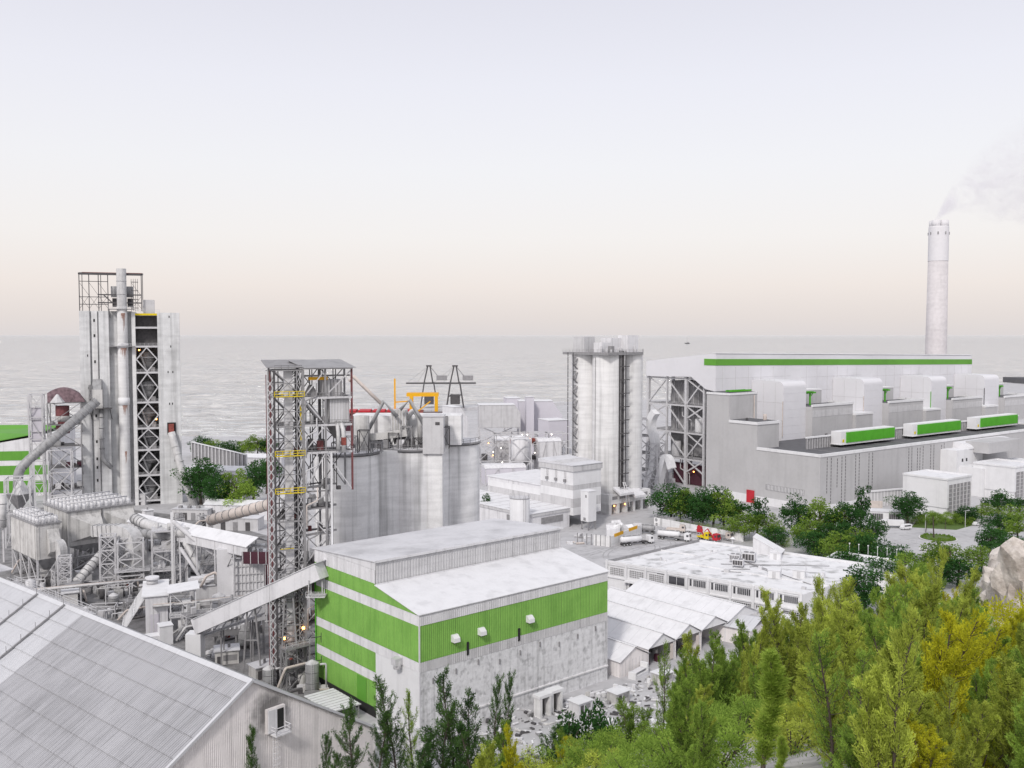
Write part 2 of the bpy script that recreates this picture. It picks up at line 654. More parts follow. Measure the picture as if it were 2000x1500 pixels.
# hillside in the foreground, as one height field
nx, ny = 90, 80
v, f = [], []
for j in range(ny):
    for i in range(nx):
        x = -130 + 430 * i / (nx - 1)
        y = -60 + 330 * j / (ny - 1)
        z = hill(x, y)
        v.append((x, y, z - .25 if z > .05 else -.6))
for j in range(ny - 1):
    for i in range(nx - 1):
        f.append((j * nx + i, j * nx + i + 1, (j + 1) * nx + i + 1, (j + 1) * nx + i))
hl = link("hillside", new_mesh("hillside", v, f, "soil_white", True))
tag(hl, "stony slope falling from the viewpoint to the yard", None, None, "structure")

# ================================================================== POWER STATION
PX, PY = 137.0, 418.5
def U2A(px, b):       # where along the hall a bearing meets the line at depth b
    u = (px - 1000) / 1850
    x0, d0 = PX - .599 * b, PY + .8007 * b
    return (u * d0 - x0) / (.8007 - .599 * u)

hall = thing("turbine_hall", "long low grey power station hall with white parapet and dark flat roof", "building", (PX, PY, 0), A_POWER)
box("wall", 0, 230, 0, 35, 3.6, 25.6, "grey_wall", hall)
box("rear_wall", 16.4, 230, 35, 51, 0, 25.6, "grey_wall", hall)
box("plinth", -.4, 230.4, -.4, 35, 0, 3.6, "white_paint", hall)
for n_, a in (("parapet", (-.3, 230.3, -.3, .9, 25.6, 26.9)), ("parapet", (-.3, .9, .9, 35, 25.6, 26.9)), ("parapet", (229, 230.3, .9, 51, 25.6, 26.9))):
    box(n_, *a, "white_paint", hall)
box("roof", .9, 229, .9, 51, 25.6, 25.9, "dark_roof", hall)
for px in (1619, 1627, 1639, 1648, 1655, 1675, 1682, 1701, 1708, 1779, 1785, 1796, 1801, 1807, 1822, 1828, 1843, 1848):
    a = U2A(px, 0)
    lo = random.choice((4.2, 4.2, 9, 11))
    m = MB()
    z = lo
    while z < 24.5:
        m.box(a - .16, a + .16, -.09, .02, z, z + 1.15)
        z += 1.5
    m.build("seam_louvre", "steel_dark", hall)
lv = box("louvre_panel", -.12, .05, 8.2, 29.5, 7.4, 9.9, "steel_grey", hall)
for i in range(26):
    box("louvre_slat", -.28, -.1, 8.5 + i * .8, 8.75 + i * .8, 7.5, 9.8, "white_paint", hall)
box("screen_wall", 18, 226, 20.4, 20.8, 25.9, 31.0, "steel_grey", hall)
for i in range(104):
    box("screen_post", 18.3 + i * 2, 18.5 + i * 2, 20.2, 20.4, 25.9, 31.0, "steel_light", hall)
box("screen_cap", 18, 226, 20.0, 21.2, 31.0, 31.7, "white_paint", hall)
for i in range(14):
    box("roof_strip", 20 + i * 15, 20.25 + i * 15, 1.2, 20, 25.9, 26.05, "steel_grey", hall)

gb = []
for i, (a0, a1, lb) in enumerate(((36.5, 82, "nearest"), (99.5, 146.8, "middle"), (164.5, 211.6, "farthest"))):
    g = thing("green_fronted_unit", "white housing with green front, %s of three on the hall roof" % lb, "roof unit",
              tuple(hall.location + Vector((a0 * cos(A_POWER) - 17 * sin(A_POWER), a0 * sin(A_POWER) + 17 * cos(A_POWER), 27.2))), A_POWER, "green fronted units on the hall roof")
    w = a1 - a0
    box("housing", 0, w, -2.6, 2.8, .3, 6.4, "white_paint", g)
    box("base_curb", -.3, w + .2, -2.9, 3, 0, .3, "white_paint", g)
    n = 8
    for k in range(n):
        ww = (w - 5) / n
        box("green_panel", 5 + k * ww + .04, 5 + (k + 1) * ww - .04, -3.1, -2.6, .9, 5.9, "green_paint", g)
    box("side_panel", 4.2, 5, -3.15, -2.6, .9, 5.9, "green_paint", g)
    box("hatch", 1.3, 2.6, -2.75, -2.6, 1.2, 2.6, "yellow_paint", g)

lift = thing("service_block", "tall plain grey block stepping up beside the steel boiler frame", "building", (PX, PY, 0), A_POWER)
box("lower_wall", 0, 16.4, 35, 52, 0, 37.4, "grey_wall", lift)
box("lower_parapet", -.4, 16.8, 34.6, 52, 37.4, 38.7, "white_paint", lift)
box("lower_roof", .6, 15.8, 35.6, 52, 38.7, 38.76, "dark_roof", lift)
box("upper_wall", 0, 21, 52, 66.5, 0, 50.6, "grey_wall", lift)
box("upper_parapet", -.3, 21.3, 51.7, 66.5, 50.6, 51.6, "white_paint", lift)
box("upper_roof", .5, 20.4, 52.5, 66.3, 51.6, 51.66, "dark_roof", lift)
box("roof_beam", 3, 19, 54, 54.8, 52.0, 52.8, "green_paint", lift)
box("roof_beam", 3, 17, 56.2, 57, 52.0, 52.8, "green_paint", lift)
bar("drain_pipe", (18.3, 51.6, 28), (18.3, 51.6, 50), .5, "tan_pipe", lift, round_=True)
box("plinth_door", -.5, -.2, 36, 40.5, 0, 6.0, "red_paint", lift)
box("plinth", -.3, 0, 40.7, 66, 0, 3.8, "white_paint", lift)
cyl("roof_vent", 12, 40, 38.7, 41.6, .9, "tan_pipe", lift)
cyl("roof_vent", 3.5, 44, 38.7, 40.0, .6, "steel_dark", lift)

def slope_ext(name, prof, a0, a1, zf, mat, parent):
    n = len(prof)
    v = [(a, b, z + (zf(a) if z > 30 else 0)) for a in (a0, a1) for b, z in prof]
    f = [tuple(range(n)), tuple(range(2 * n - 1, n - 1, -1))] + [(i, n + i, n + (i + 1) % n, (i + 1) % n) for i in range(n)]
    me = new_mesh(name, v, f, mat)
    bm = bmesh.new(); bm.from_mesh(me)
    bmesh.ops.recalc_face_normals(bm, faces=bm.faces)
    bm.to_mesh(me); bm.free()
    return link(name, me, parent)
AX = ((40.5, 59.3), (111.9, 130), (181.6, 199), (245.5, 264))
BF = 71.3                                      # depth of the boiler houses' long front
BODY = ((12, U2A(1545, BF)), (U2A(1565, BF), U2A(1683, BF)), (U2A(1705, BF), U2A(1803, BF)), (U2A(1815, BF), U2A(1898, BF)))
WHO = ("nearest, at the left end", "second from the left", "third from the left", "farthest, before the chimney")
for k in range(4):
    dz = -1.1 * k
    zat = lambda a, kk=k: -(a - 12) * 4.1 / 256
    h = thing("boiler_house", "white boiler house with green stripe and rounded casing, %s" % WHO[k], "building", (PX, PY, 0), A_POWER,
              "white boiler houses")
    a0, a1 = BODY[k]
    prof = [(BF, 51), (78, 52), (88, 58), (121, 57.4), (121, 65.6), (BF + 2.2, 70.5), (BF, 70.3)]
    if k:
        prof = [(BF, 24), (121, 24), (121, 65.6), (BF + 2.2, 70.5), (BF, 70.3)]
    slope_ext("cladding", prof, a0, a1, zat, "white_clad", h)
    if k == 0:
        box("lower_wall", 24, a1, BF + .6, 90, 0, 52.7, "white_clad", h)
    if k < 3:
        slope_ext("link_bay", [(BF + .06, 24), (118, 24), (118, 65.7), (BF + 2.2, 70.4), (BF + .06, 70.3)], a1, BODY[k + 1][0], zat, "white_clad", h)
        slope_ext("link_stripe", [(BF - .14, 64.4), (BF + .06, 64.4), (BF + .06, 67.7), (BF - .14, 67.7)], a1 + .06, BODY[k + 1][0] - .12, zat, "green_stripe", h)
    slope_ext("stripe", [(BF - .2, 64.4), (BF, 64.4), (BF, 67.7), (BF - .2, 67.7)], a0 - .1, a1 + .05, zat, "green_stripe", h)
    if k == 0:
        box("stripe", 11.8, 12, BF - .18, 79, 64.4, 67.7, "green_stripe", h)
    slope_ext("roof_edge", [(BF - .3, 70.45), (BF + 2.4, 70.65), (BF + 2.4, 70.9), (BF - .3, 70.8)], a0 - .2, (BODY[k + 1][0] - .25) if k < 3 else a1 + .2, zat, "white_paint", h)
    c0, c1 = AX[k]
    for i in range(6):
        a = a0 + (a1 - a0) * (i + .5) / 6
        box("panel_joint", a - .07, a + .07, BF - .08, BF, 44, 63.6 - (a - 12) * 4.1 / 256, "grey_clad", h)
    for z in (50, 57.5):
        box("panel_joint", a0, a1, BF - .06, BF, z + dz, z + .14 + dz, "grey_clad", h)
    for i in range(4):
        box("casing_joint", c0 - .08, c0, 56 + i * 7.5, 56.15 + i * 7.5, 27, 55 + dz * .6, "grey_clad", h)
    for z in (36, 45):
        box("casing_joint", c0 - .08, c0, 51.5, 85, z, z + .15, "grey_clad", h)
    railing(h, [(c0 + .4, 57, 56 + dz * .6), (c0 + .4, 84, 56 + dz * .6)], 1.2, "steel_light", 3, .1)
    pr = [(51, 24)] + [(54 - 3 * cos(t), 53 + 3 * sin(t)) for t in [pi / 2 * i / 6 for i in range(7)]] + [(86, 56.6), (86, 24)]
    ca = extrude("rounded_casing", [(b, z + dz * .6) for b, z in pr], 'x', c0, c1, "white_clad", h)
    for i in range(6):
        box("casing_seam", c0 + .1, c1 - .1, 50.93, 51, 29 + i * 4.2 + dz, 29.12 + i * 4.2 + dz, "grey_clad_light", h)
    e0 = c1
    zt = 42.5 + dz
    box("annex_wall", e0, e0 + 36, 47, 62, 24, zt, "grey_wall", h)
    box("annex_band", e0 + .2, e0 + 35.8, 46.9, 47, zt - 5.4, zt - 2.0, "grey_clad", h)
    box("annex_parapet", e0, e0 + 36.3, 46.6, 47.8, zt, zt + 1.2, "white_paint", h)
    box("annex_parapet", e0 + 35.2, e0 + 36.3, 47.8, 62, zt, zt + 1.2, "white_paint", h)
    box("annex_roof", e0, e0 + 35.2, 47.8, 62, zt, zt + .1, "dark_roof", h)
    box("low_annex", e0 + 36, e0 + 52, 45, 60, 24, zt - 6, "grey_wall", h)
    box("low_parapet", e0 + 36, e0 + 52.3, 44.7, 60, zt - 6, zt - 5, "white_paint", h)
    box("rear_block", e0 + 1, e0 + 29, 62, 71, 24, zt + 7.2, "grey_wall", h)
    box("rear_parapet", e0 + 1, e0 + 29.2, 61.8, 71, zt + 7.2, zt + 7.9, "white_paint", h)
    cyl("wall_fan", e0 + 12, 46.8, zt - 16, zt - 14.6, .8, "steel_dark", h)
    cyl("roof_pot", e0 + 26, 52, zt, zt + 2, .5, "steel_light", h)
    bar("drain_pipe", (c0 - 1, 50.6, 28), (c0 - 1, 50.6, 46), .45, ("tan_pipe", "tan_pipe", "green_paint", "steel_dark")[k], h, round_=True)
    # fill behind the casings
    if k:
        box("casing_base", BODY[k][0] - 12, c0, 51, 62, 24, 38 + dz, "grey_wall", h)
    d = thing("davit_crane", "green T-shaped roof davit %s" % ("behind the first casing", "behind the second casing", "behind the third casing", "at the far end of the roofs")[k],
              "crane", tuple(Vector((PX, PY, zt + .1)) + Matrix.Rotation(A_POWER, 3, 'Z') @ Vector((e0 + 9, 55, 0))), A_POWER, "green roof davits")
    box("post", -.35, .35, -.35, .35, 0, 6.2, "green_paint", d)
    box("boom", -6, 4.5, -.5, .5, 6.2, 7.0, "green_paint", d)
    box("head", -6, 1, -1.6, 1.6, 7.0, 7.4, "green_paint", d)
    bar("brace", (0, 0, 4.2), (2.4, 0, 6.3), .3, "green_paint", d)

# the open steel boiler frame at the left end
fo = Matrix.Rotation(A_POWER, 3, "Z") @ Vector((13.4, 13, 0))
fr = thing("boiler_structure", "open steel boiler frame with crossed braces under the white overhang", "steel structure", (PX + fo.x, PY + fo.y, 0), A_POWER)
ys = (67.6, 80, 94, 108)
zs = (0, 14.5, 28.5, 43, 57.4)
for a in (.6, 20):
    for y in ys:
        bar("column", (a, y, 0), (a, y, 57.6), 1.5 if y in (80, 108) else 1.0, "steel_light", fr)
    for z in zs[1:]:
        bar("beam", (a, 67.6, z - .6), (a, 108, z - .6), .8, "steel_light", fr)
for i in range(3):
    for j in range(4):
        y0, y1, z0, z1 = ys[i], ys[i + 1], zs[j], zs[j + 1] - .6
        if i == 1:
            bar("brace", (.6, y0, z0), (.6, y1, z1), .6, "steel_light", fr)
        else:
            my = (y0 + y1) / 2
            bar("brace", (.6, y0, z1), (.6, y1, z0) if j % 2 else (.6, y1, (z0 + z1) / 2), .7, "steel_light", fr)
            bar("brace", (.6, y1, z1), (.6, y0, (z0 + z1) / 2), .6, "steel_light", fr)
for z in zs[1:4]:
    box("floor_deck", 1.5, 20, 68, 107.6, z - .4, z, "steel_grey", fr)
    railing(fr, [(.3, 68, z), (.3, 108, z)], 1.2, "steel_light", 3)
random.seed(3)
for i in range(34):
    z = random.choice(zs[:4])
    y, a = random.uniform(69, 105), random.uniform(3, 16)
    s = random.uniform(1, 3.6)
    if i % 3 == 0:
        cyl("vessel", a, y, z, z + s * 2.4, s * .7, random.choice(("duct_metal", "steel_light", "white_paint")), fr)
    elif i % 3 == 1:
        box("cabinet", a, a + s, y, y + s * 1.6, z, z + s * 1.3, random.choice(("steel_grey", "grey_clad_light", "steel_light")), fr)
    else:
        pipe("riser_pipe", [(a, y, z), (a, y, z + 6), (a, y + s * 2, z + 8), (a, y + s * 2, z + 13.5)], .3, "steel_light", fr)
box("boiler_casing", 8, 19, 70, 98, 15, 55, "steel_grey", fr)
for i in range(8):
    box("casing_rib", 7.8, 8, 71 + i * 3.5, 71.3 + i * 3.5, 29, 55, "steel_light", fr)
box("dark_base", 4, 5, 68.5, 92, .2, 11, "maroon", fr)
for y in (77, 83):
    box("flood_lamp", 3.6, 3.95, y, y + .5, 7, 7.5, "lamp_orange", fr)
pipe("flue_duct", [(x_ - 13.4, y_ - 13, z_) for x_, y_, z_ in ((-6, 96, 40), (-6, 99, 36), (-6, 99, 31), (-8, 94, 26), (-8, 94, 20), (-8, 95, 10), (-9, 98, 3), (-9, 98, 0))], 2.0, "white_paint", fr, square=True)
pipe("return_duct", [(x_ - 13.4, y_ - 13, z_) for x_, y_, z_ in ((-8, 82, 12), (-8, 84, 17), (-8, 87, 17.5), (-8, 89, 12), (-8, 91, 4), (-8, 92, 0))], 1.8, "white_paint", fr, square=True)
tw = thing("duct_trestle", "slim white lattice trestle carrying the ducts beside the boiler frame", "steel structure", (PX, PY, 0), A_POWER)
lattice(tw, -10.5, -4.8, 90, 98, (0, 6, 12, 18, 24), .5, .35, .3, "steel_light")
pr = thing("pipe_rack", "tall tangle of pipes, platforms and posts left of the boiler frame", "steel structure", (PX, PY, 0), A_POWER)
for z in (0, 9, 18, 27):
    lattice(pr, -16, -2, 100, 116, (z, z + 9), .45, .4, .3, "steel_light", style='z')
    box("floor_deck", -16, -2, 100, 116, z + 8.7, z + 9, "steel_grey", pr)
for i in range(16):
    a, y = random.uniform(-15, -3), random.uniform(101, 115)
    z = random.choice((0, 9, 18, 27))
    if i % 2:
        cyl("vessel", a, y, z, z + random.uniform(2, 6), random.uniform(.6, 1.6), "duct_metal", pr)
    else:
        box("cabinet", a, a + 3, y, y + 3, z, z + random.uniform(2, 4.5), "grey_clad_light", pr)

# chimney
cp = pixd(1828, 690, 900)
ch = thing("chimney", "tall tapering concrete chimney with paler top third behind the boiler houses", "chimney", (cp.x, 900, 0))
def ring_mesh(name, prof, mat, parent, seg=48):
    v, f = [], []
    for r, z in prof:
        v += [(r * cos(2 * pi * i / seg), r * sin(2 * pi * i / seg), z) for i in range(seg)]
    for k in range(len(prof) - 1):
        for i in range(seg):
            j = (i + 1) % seg
            f.append((k * seg + i, k * seg + j, (k + 1) * seg + j, (k + 1) * seg + i))
    f.append(tuple((len(prof) - 1) * seg + i for i in range(seg)))
    me = new_mesh(name, v, f, mat, True)
    return link(name, me, parent)
def chim_mat():
    material("chimney_shaft", (.66, .63, .645), var=.08, lines=.08, lper=3.5, streak=.06, sscale=.3)
    material("chimney_top", (.72, .71, .735), var=.04)
chim_mat()
ring_mesh("shaft", [(10.0, 0), (9.4, 80), (8.85, 149.5)], "chimney_shaft", ch)
ring_mesh("shaft_top", [(9.0, 149.5), (8.95, 181), (8.9, 182)], "chimney_top", ch)
for i in range(8):
    a = 2 * pi * i / 8 + .3
    box("slot", 8.9 * cos(a) - .5, 8.9 * cos(a) + .5, 8.9 * sin(a) - .5, 8.9 * sin(a) + .5, 174, 176.6, "steel_grey", ch)
for x, y in ((-4.0, -3), (3.6, -3.6), (4.2, 3.4), (-3.6, 3.6)):
    cyl("flue", x, y, 182, 187.6, 3.9, "chimney_top", ch, 24)

# ================================================================== CEMENT SILOS IN THE MIDDLE
def silo(parent, x, y, r, z0, z1, mat="concrete_pale", name="silo_shell"):
    return cyl(name, x, y, z0, z1, r, mat, parent, 48)

p = pix(1186, 1004, 0)
ms = thing("cement_silos", "tall cluster of four pale concrete silos with roof plant and dark pipe ladder", "silo", (p.x, p.y, 0), A_PLANT)
R0 = 6.9
D0 = 13.2
fx = .0
for (x, y) in ((5, 5), (5 + D0, 5), (5, 5 + D0), (5 + D0, 5 + D0)):
    silo(ms, x, y, R0, 9, 71, name="silo_shell")
box("infill_wall", 5, 5 + D0, 5, 5 + D0, 9, 70.6, "concrete_pale", ms)
prism("roof_deck", [(-3, -3), (20, -3), (26, 3), (26, 26), (-3, 26)], 71, 72.2, "steel_grey", ms)
railing(ms, [(-3, -3, 72.2), (20, -3, 72.2), (26, 3, 72.2)], 1.3, "steel_grey")
railing(ms, [(-3, -3, 72.2), (-3, 26, 72.2)], 1.3, "steel_grey")
for a in ((-1, 6, 14, 21, 72.2, 79.2, "grey_clad"), (0, 6, 4, 9, 72.2, 76.5, "grey_clad_light"), (8, 15, 6, 12, 72.2, 78.6, "grey_clad_light"),
          (15, 22, 2, 8, 72.2, 79.8, "grey_clad_light"), (20, 25, 14, 20, 72.2, 76.5, "grey_clad_light"), (2, 4, 0, 2, 72.2, 75, "steel_grey")):
    box("roof_plant", *a[:6], a[6], ms)
for i in range(10):
    x, y = random.uniform(-1, 22), random.uniform(-1, 6)
    cyl("roof_vent", x, y, 72.2, 72.2 + random.uniform(1.2, 3), .5, "steel_light", ms, 12)
# the dark pipe riser on the front
for i, off in enumerate((-2.0, -1.2, -.4, .5, 1.3, 2.1)):
    bar("riser_pipe", (5 + 6.0 * .35 + off * .7, -2.3 - off * .25, 10), (5 + 6.0 * .35 + off * .7, -2.3 - off * .25, 73), .42,
        ("steel_dark", "steel_grey", "steel_dark", "steel_dark", "steel_light", "steel_dark")[i], ms, round_=True)
for i in range(10):
    z = 12 + i * 6
    bar("riser_bracket", (4.6, -3.4, z), (9.8, -3.9, z), .4, "steel_dark", ms)
box("riser_back", 5.0, 9.2, -1.9, -1.5, 10, 72, "steel_dark", ms)
# stair tower on the left corner
sx, sy = -4.5, 17.5
for (x, y) in ((sx, sy), (sx + 3.6, sy), (sx, sy + 3.4), (sx + 3.6, sy + 3.4)):
    bar("stair_column", (x, y, 20), (x, y, 72), .28, "steel_dark", ms)
z = 22
k = 0
while z < 69:
    x0, x1 = (sx, sx + 3.6) if k % 2 == 0 else (sx + 3.6, sx)
    bar("stair_flight", (x0, sy, z), (x1, sy, z + 3.2), .9, "steel_grey", ms, d=.3)
    box("stair_landing", sx - .4, sx + 4, sy + .4, sy + 3.4, z + 3.1, z + 3.3, "steel_light", ms)
    z += 3.2
    k += 1
bar("wall_drain", (-1.8, 6, 20), (-1.8, 6, 70), .3, "steel_dark", ms, round_=True)
# loading bays under the silos
box("bay_wall", -1.5, 26, -2.5, 26, 4.5, 9, "concrete_pale", ms)
for i in range(6):
    box("bay_pier", -1.2 + i * 5.2, .4 + i * 5.2, -2.3, 12, 0, 4.5, "concrete_pale", ms)
box("bay_back", -1, 26, 12, 12.4, 0, 4.5, "maroon", ms)
for x in (1.6, 8.6):
    box("bay_lamp", x, x + .45, -2.75, -2.4, 3.6, 4.05, "lamp_orange", ms)
for i in range(5):
    w = box("bay_window", .6 + i * 5, 3.9 + i * 5, -2.62, -2.45, 6.6, 8.0, "steel_grey", ms)
extrude("chute_cover", [(-6, 9.6), (-1.4, 12.2), (-1.4, 11.2), (-6, 8.6)], 'x', 2, 11, "grey_clad_light", ms)
extrude("chute_cover", [(-6, 7.6), (-1.4, 10.2), (-1.4, 9.2), (-6, 6.6)], 'x', 12, 19, "grey_clad_light", ms)
pipe("fill_pipe", [(7, -3, 14), (7, -4.5, 10), (7, -5.2, 3)], .3, "steel_light", ms)
pipe("fill_pipe", [(8, -3, 14), (8.6, -4.5, 10), (9, -5.2, 3)], .3, "steel_light", ms)

# packing plant
p = pix(1119, 1008, 0)
pk = thing("packing_plant", "banded grey and white packing plant with a taller stained block beside the silos", "building", (25.3, 390, 0), A_PLANT)
def banded(parent, x0, x1, y0, y1, zs_, mats):
    for (za, zb), m in zip(zip(zs_[:-1], zs_[1:]), mats):
        box("wall_band", x0, x1, y0, y1, za, zb, m, parent)
banded(pk, 0, 16.6, 0, 20, (5, 8.2, 12, 15.5, 17.6, 23.4), ("white_paint", "grey_clad", "white_paint", "grey_clad", "white_paint"))
extrude("roof_fascia", [(-.5, 23.4), (20.5, 23.4), (20.5, 26.2), (10, 26.8), (-.5, 25.6)], 'x', -.6, 17, "grey_clad", pk)
prism("roof", [(-.8, -.7), (17.2, -.7), (17.2, 20.7), (-.8, 20.7)], [25.7, 25.7, 25.6, 25.6], [25.95, 25.95, 27.1, 27.1], "grey_roof", pk)
banded(pk, 0, 30, 20, 56, (5, 8.2, 11, 13.6, 15.2), ("white_paint", "grey_clad", "white_paint", "grey_clad_light"))
box("lower_roof", -.4, 30.4, 20, 56.5, 15.2, 15.6, "white_roof", pk)
for i, y in enumerate((4, 9.5, 15)):
    box("vent_hood", -1, 0, y, y + 1.0, 18.6, 19.8, "steel_grey", pk)
for y in (4.5, 10, 15.5):
    box("stain_duct", -.12, 0, y - .5, y + .9, 20.2, 23.3, "grey_clad", pk)
banded(pk, -22, -.1, 2, 62, (0, 4.4, 6.8), ("grey_clad_light", "grey_clad_light"))
box("annex_fascia", -22.4, 0, 1.6, 62, 6.8, 8.0, "grey_clad", pk)
box("annex_roof", -22.6, 0, 1.4, 62.4, 8.0, 8.25, "white_roof", pk)
box("annex_louvre", -22.5, -22, 4, 16, 3, 6, "steel_grey", pk)
for i in range(9):
    box("annex_seam", -22.2, -.2, 5 + i * 6.4, 5.12 + i * 6.4, 8.25, 8.36, "grey_clad", pk)
box("end_louvre", -16, -4, 1.75, 1.98, 3.2, 5.8, "steel_grey", pk)

tk = pix(1015, 1045, 0)
t_ = thing("storage_tank", "white cylindrical tank with roof rail standing before the packing plant", "tank", (tk.x, tk.y, 0))
cyl("shell", 0, 0, 0, 15, 4.0, "white_paint", t_, 40)
cyl("roof", 0, 0, 15, 15.3, 4.15, "steel_light", t_, 40)
pts = [(4 * cos(2 * pi * i / 12), 4 * sin(2 * pi * i / 12), 15.3) for i in range(13)]
railing(t_, pts, 1.2, "steel_light", 2)
for x in (-.35, .35):
    bar("ladder_rail", (x + 1.9, -3.75, 0), (x + 1.9, -3.75, 16), .1, "steel_grey", t_)

lb = pix(1149, 1037, 0)
lt = thing("elevator_housing", "white upright elevator housing on steel legs by the loading yard", "building", (lb.x, lb.y, 0), A_PLANT)
box("housing", 0, 4.6, 0, 4.4, 3.6, 16, "white_paint", lt)
box("roof", -.15, 4.75, -.15, 4.55, 16, 16.3, "white_roof", lt)
box("panel_window", -.08, 0, 1, 1.8, 13.5, 14.6, "steel_grey", lt)
box("base_hatch", -.08, 0, 1.5, 2.8, 4, 5.2, "steel_grey", lt)
for x, y in ((.3, .3), (4.3, .3), (4.3, 4.1), (.3, 4.1)):
    bar("leg", (x, y, 0), (x, y, 3.6), .35, "steel_grey", lt)
bar("brace", (.3, .3, 0), (4.3, .3, 3.6), .2, "steel_grey", lt)

# ================================================================== COAL TRANSFER HOUSES FAR BEHIND
def transfer(label, px, D, w, d, zb, zt, chx, mat, rz=A_PLANT, legs=True, group="grey transfer houses on trestles", nm="transfer_house"):
    q = pixd(px, 800, D)
    t = thing(nm, label, "building", (q.x, q.y, 0), rz, group)
    extrude("housing", [(0, zb), (w, zb), (w, zt - chx), (w - chx * .7, zt), (0, zt)], 'y', 0, d, mat, t)
    box("roof_sheet", -.2, w - chx * .7 + .2, -.3, d + .3, zt + .02, zt + .35, "white_roof", t)
    if legs and zb > 3:
        lattice(t, .4, w - .4, .4, d - .4, (0, zb / 2, zb), .6, .5, .4, "steel_light")
    return t
transfer("pale green grey house with sloped roof corner, left of the transfer houses", 884, 560, 10, 16, 8, 37, 7, "grey_clad_light", A_PLANT - .25)
transfer("long dark grey transfer house with hipped end over the trestle", 936, 590, 26, 14, 22, 36, 5, "grey_clad", radians(6))
transfer("small white-roofed transfer house between the two big ones", 990, 640, 12, 14, 26, 37, 4, "lilac_clad", radians(10))
transfer("wide lilac transfer house with stepped slope beside the tall silos", 1014, 610, 28, 14, 18, 37, 9, "lilac_clad", radians(4))
t = transfer("tall lilac lift shaft rising among the transfer houses", 1028, 600, 5, 5, 0, 40.5, .4, "lilac_clad", radians(10), False)
t = transfer("deep lilac lower transfer house at the foot of the tall silos", 1072, 560, 14, 14, 17, 29, 1, "lilac_clad", radians(25))
q = pixd(1016, 868, 520)
hp = thing("surge_hopper", "round grey surge bin on legs under the transfer houses", "silo", (q.x, q.y, 0))
cyl("shell", 0, 0, 11, 23, 5.4, "grey_clad_light", hp, 24)
MB().cyl(0, 0, 7.0, 11, 2.4, 20, 5.4).build("cone", "steel_grey", hp)
MB().cyl(0, 0, 23, 24.6, 5.4, 24, 1.2).build("roof_cone", "grey_clad_light", hp)
lattice(hp, -6, 6, -6, 6, (0, 11, 24), .5, .45, .35, "steel_light")
for i, (px, D, w, d, h, mat, lab) in enumerate((
        (948, 500, 22, 12, 9, "lilac_clad", "low lilac shed with curved roof below the transfer trestle"),
        (985, 470, 20, 10, 4, "white_paint", "long white low shed behind the packing plant"),
        (1052, 530, 13, 12, 20, "grey_clad_light", "braced grey bunker left of the stair tower"),
        (968, 545, 16, 12, 19, "grey_clad", "dark hopper house inside the trestle"))):
    q = pixd(px, 880, D)
    b = thing("low_shed" if h < 12 else "bunker_house", lab, "building", (q.x, q.y, 0), radians(12))
    box("wall", 0, w, 0, d, 0, h, mat, b)
    extrude("roof", [(-.3, h), (d + .3, h), (d * .75, h + 1.6), (d * .25, h + 1.6)], 'x', -.3, w + .3, "grey_clad_light", b)
    for k in range(4):
        bar("wall_post", (w * k / 3, -.2, 0), (w * k / 3, -.2, h), .35, "steel_light", b)
    bar("wall_brace", (0, -.25, 0), (w / 3, -.25, h), .3, "steel_light", b)
    bar("wall_brace", (w, -.25, 0), (w * 2 / 3, -.25, h), .3, "steel_light", b)
q = pixd(935, 900, 530)
tr = thing("lattice_trestle", "big pale lattice trestle of several bays under the transfer houses", "steel structure", (q.x, q.y, 0), radians(8))
for i in range(5):
    lattice(tr, i * 10, i * 10 + 10, 0, 10, (0, 9, 18, 24), .4, .35, .28, "steel_light", style='z' if i % 2 else 'x', faces="sn")
for i in range(14):
    x, z = random.uniform(1, 48), random.choice((9, 18))
    box("machine_box", x, x + random.uniform(1, 4), 2, 6, z, z + random.uniform(1, 4), random.choice(("steel_grey", "grey_clad", "steel_dark", "rust_red")), tr)
for i in range(14):
    x, z = random.uniform(0, 49), random.uniform(4, 24)
    box("site_lamp", x, x + .45, -.9, -.5, z, z + .45, random.choice(("lamp_orange", "lamp_white")), tr)

# ship unloaders on the jetty
jt = prism("jetty", [(-130, 940), (-20, 1020), (60, 1080), (60, 1095), (-150, 990)], -3.5, 3.0, "grey_clad")
tag(jt, "grey jetty under the two ship unloading cranes", None, None, "structure")
for px, lab in ((838, "left of the two dark lattice ship unloaders on the jetty"), (889, "right of the two dark lattice ship unloaders on the jetty")):
    q = pixd(px, 790, 1000)
    c = thing("ship_unloader", lab, "crane", (q.x, q.y, 3), radians(5), "ship unloading cranes")
    for x, y in ((-9, -6), (9, -6), (-9, 6), (9, 6)):
        s = -1 if x < 0 else 1
        bar("leg", (x, y, 0), (x * .55, y, 27), 1.3, "steel_dark", c)
    for x in (-5, 5):
        bar("leg_beam", (x - 2, -6, 12), (x + 2, 6, 14), .8, "steel_dark", c)
    bar("mast", (-5, -4, 27), (-1.2, 0, 44), 1.0, "steel_dark", c)
    bar("mast", (4, -4, 27), (1.2, 0, 44), 1.0, "steel_dark", c)
    box("mast_head", -3, 3, -1.5, 1.5, 43.5, 45, "steel_dark", c)
    bar("boom", (-24, 0, 26), (22, 0, 26), 1.6, "steel_dark", c)
    box("machine_house", 8, 19, -3, 3, 29, 34, "steel_grey", c)
    box("hopper", -5, 5, -5, 5, 4, 14, "steel_dark", c)
    bar("stay_cable", (-1, 0, 44), (-22, 0, 27), .3, "steel_grey", c)
    bar("stay_cable", (-1, 0, 44), (-12, 0, 27), .3, "steel_grey", c)
    bar("stay_cable", (1, 0, 44), (9, 0, 34), .5, "steel_dark", c)
q = pixd(815, 801, 800)
sh = thing("cargo_ship", "berthed cargo ship with red deck edge and yellow gantry seen above the silos", "ship", (q.x - 35, q.y, 0), radians(4))
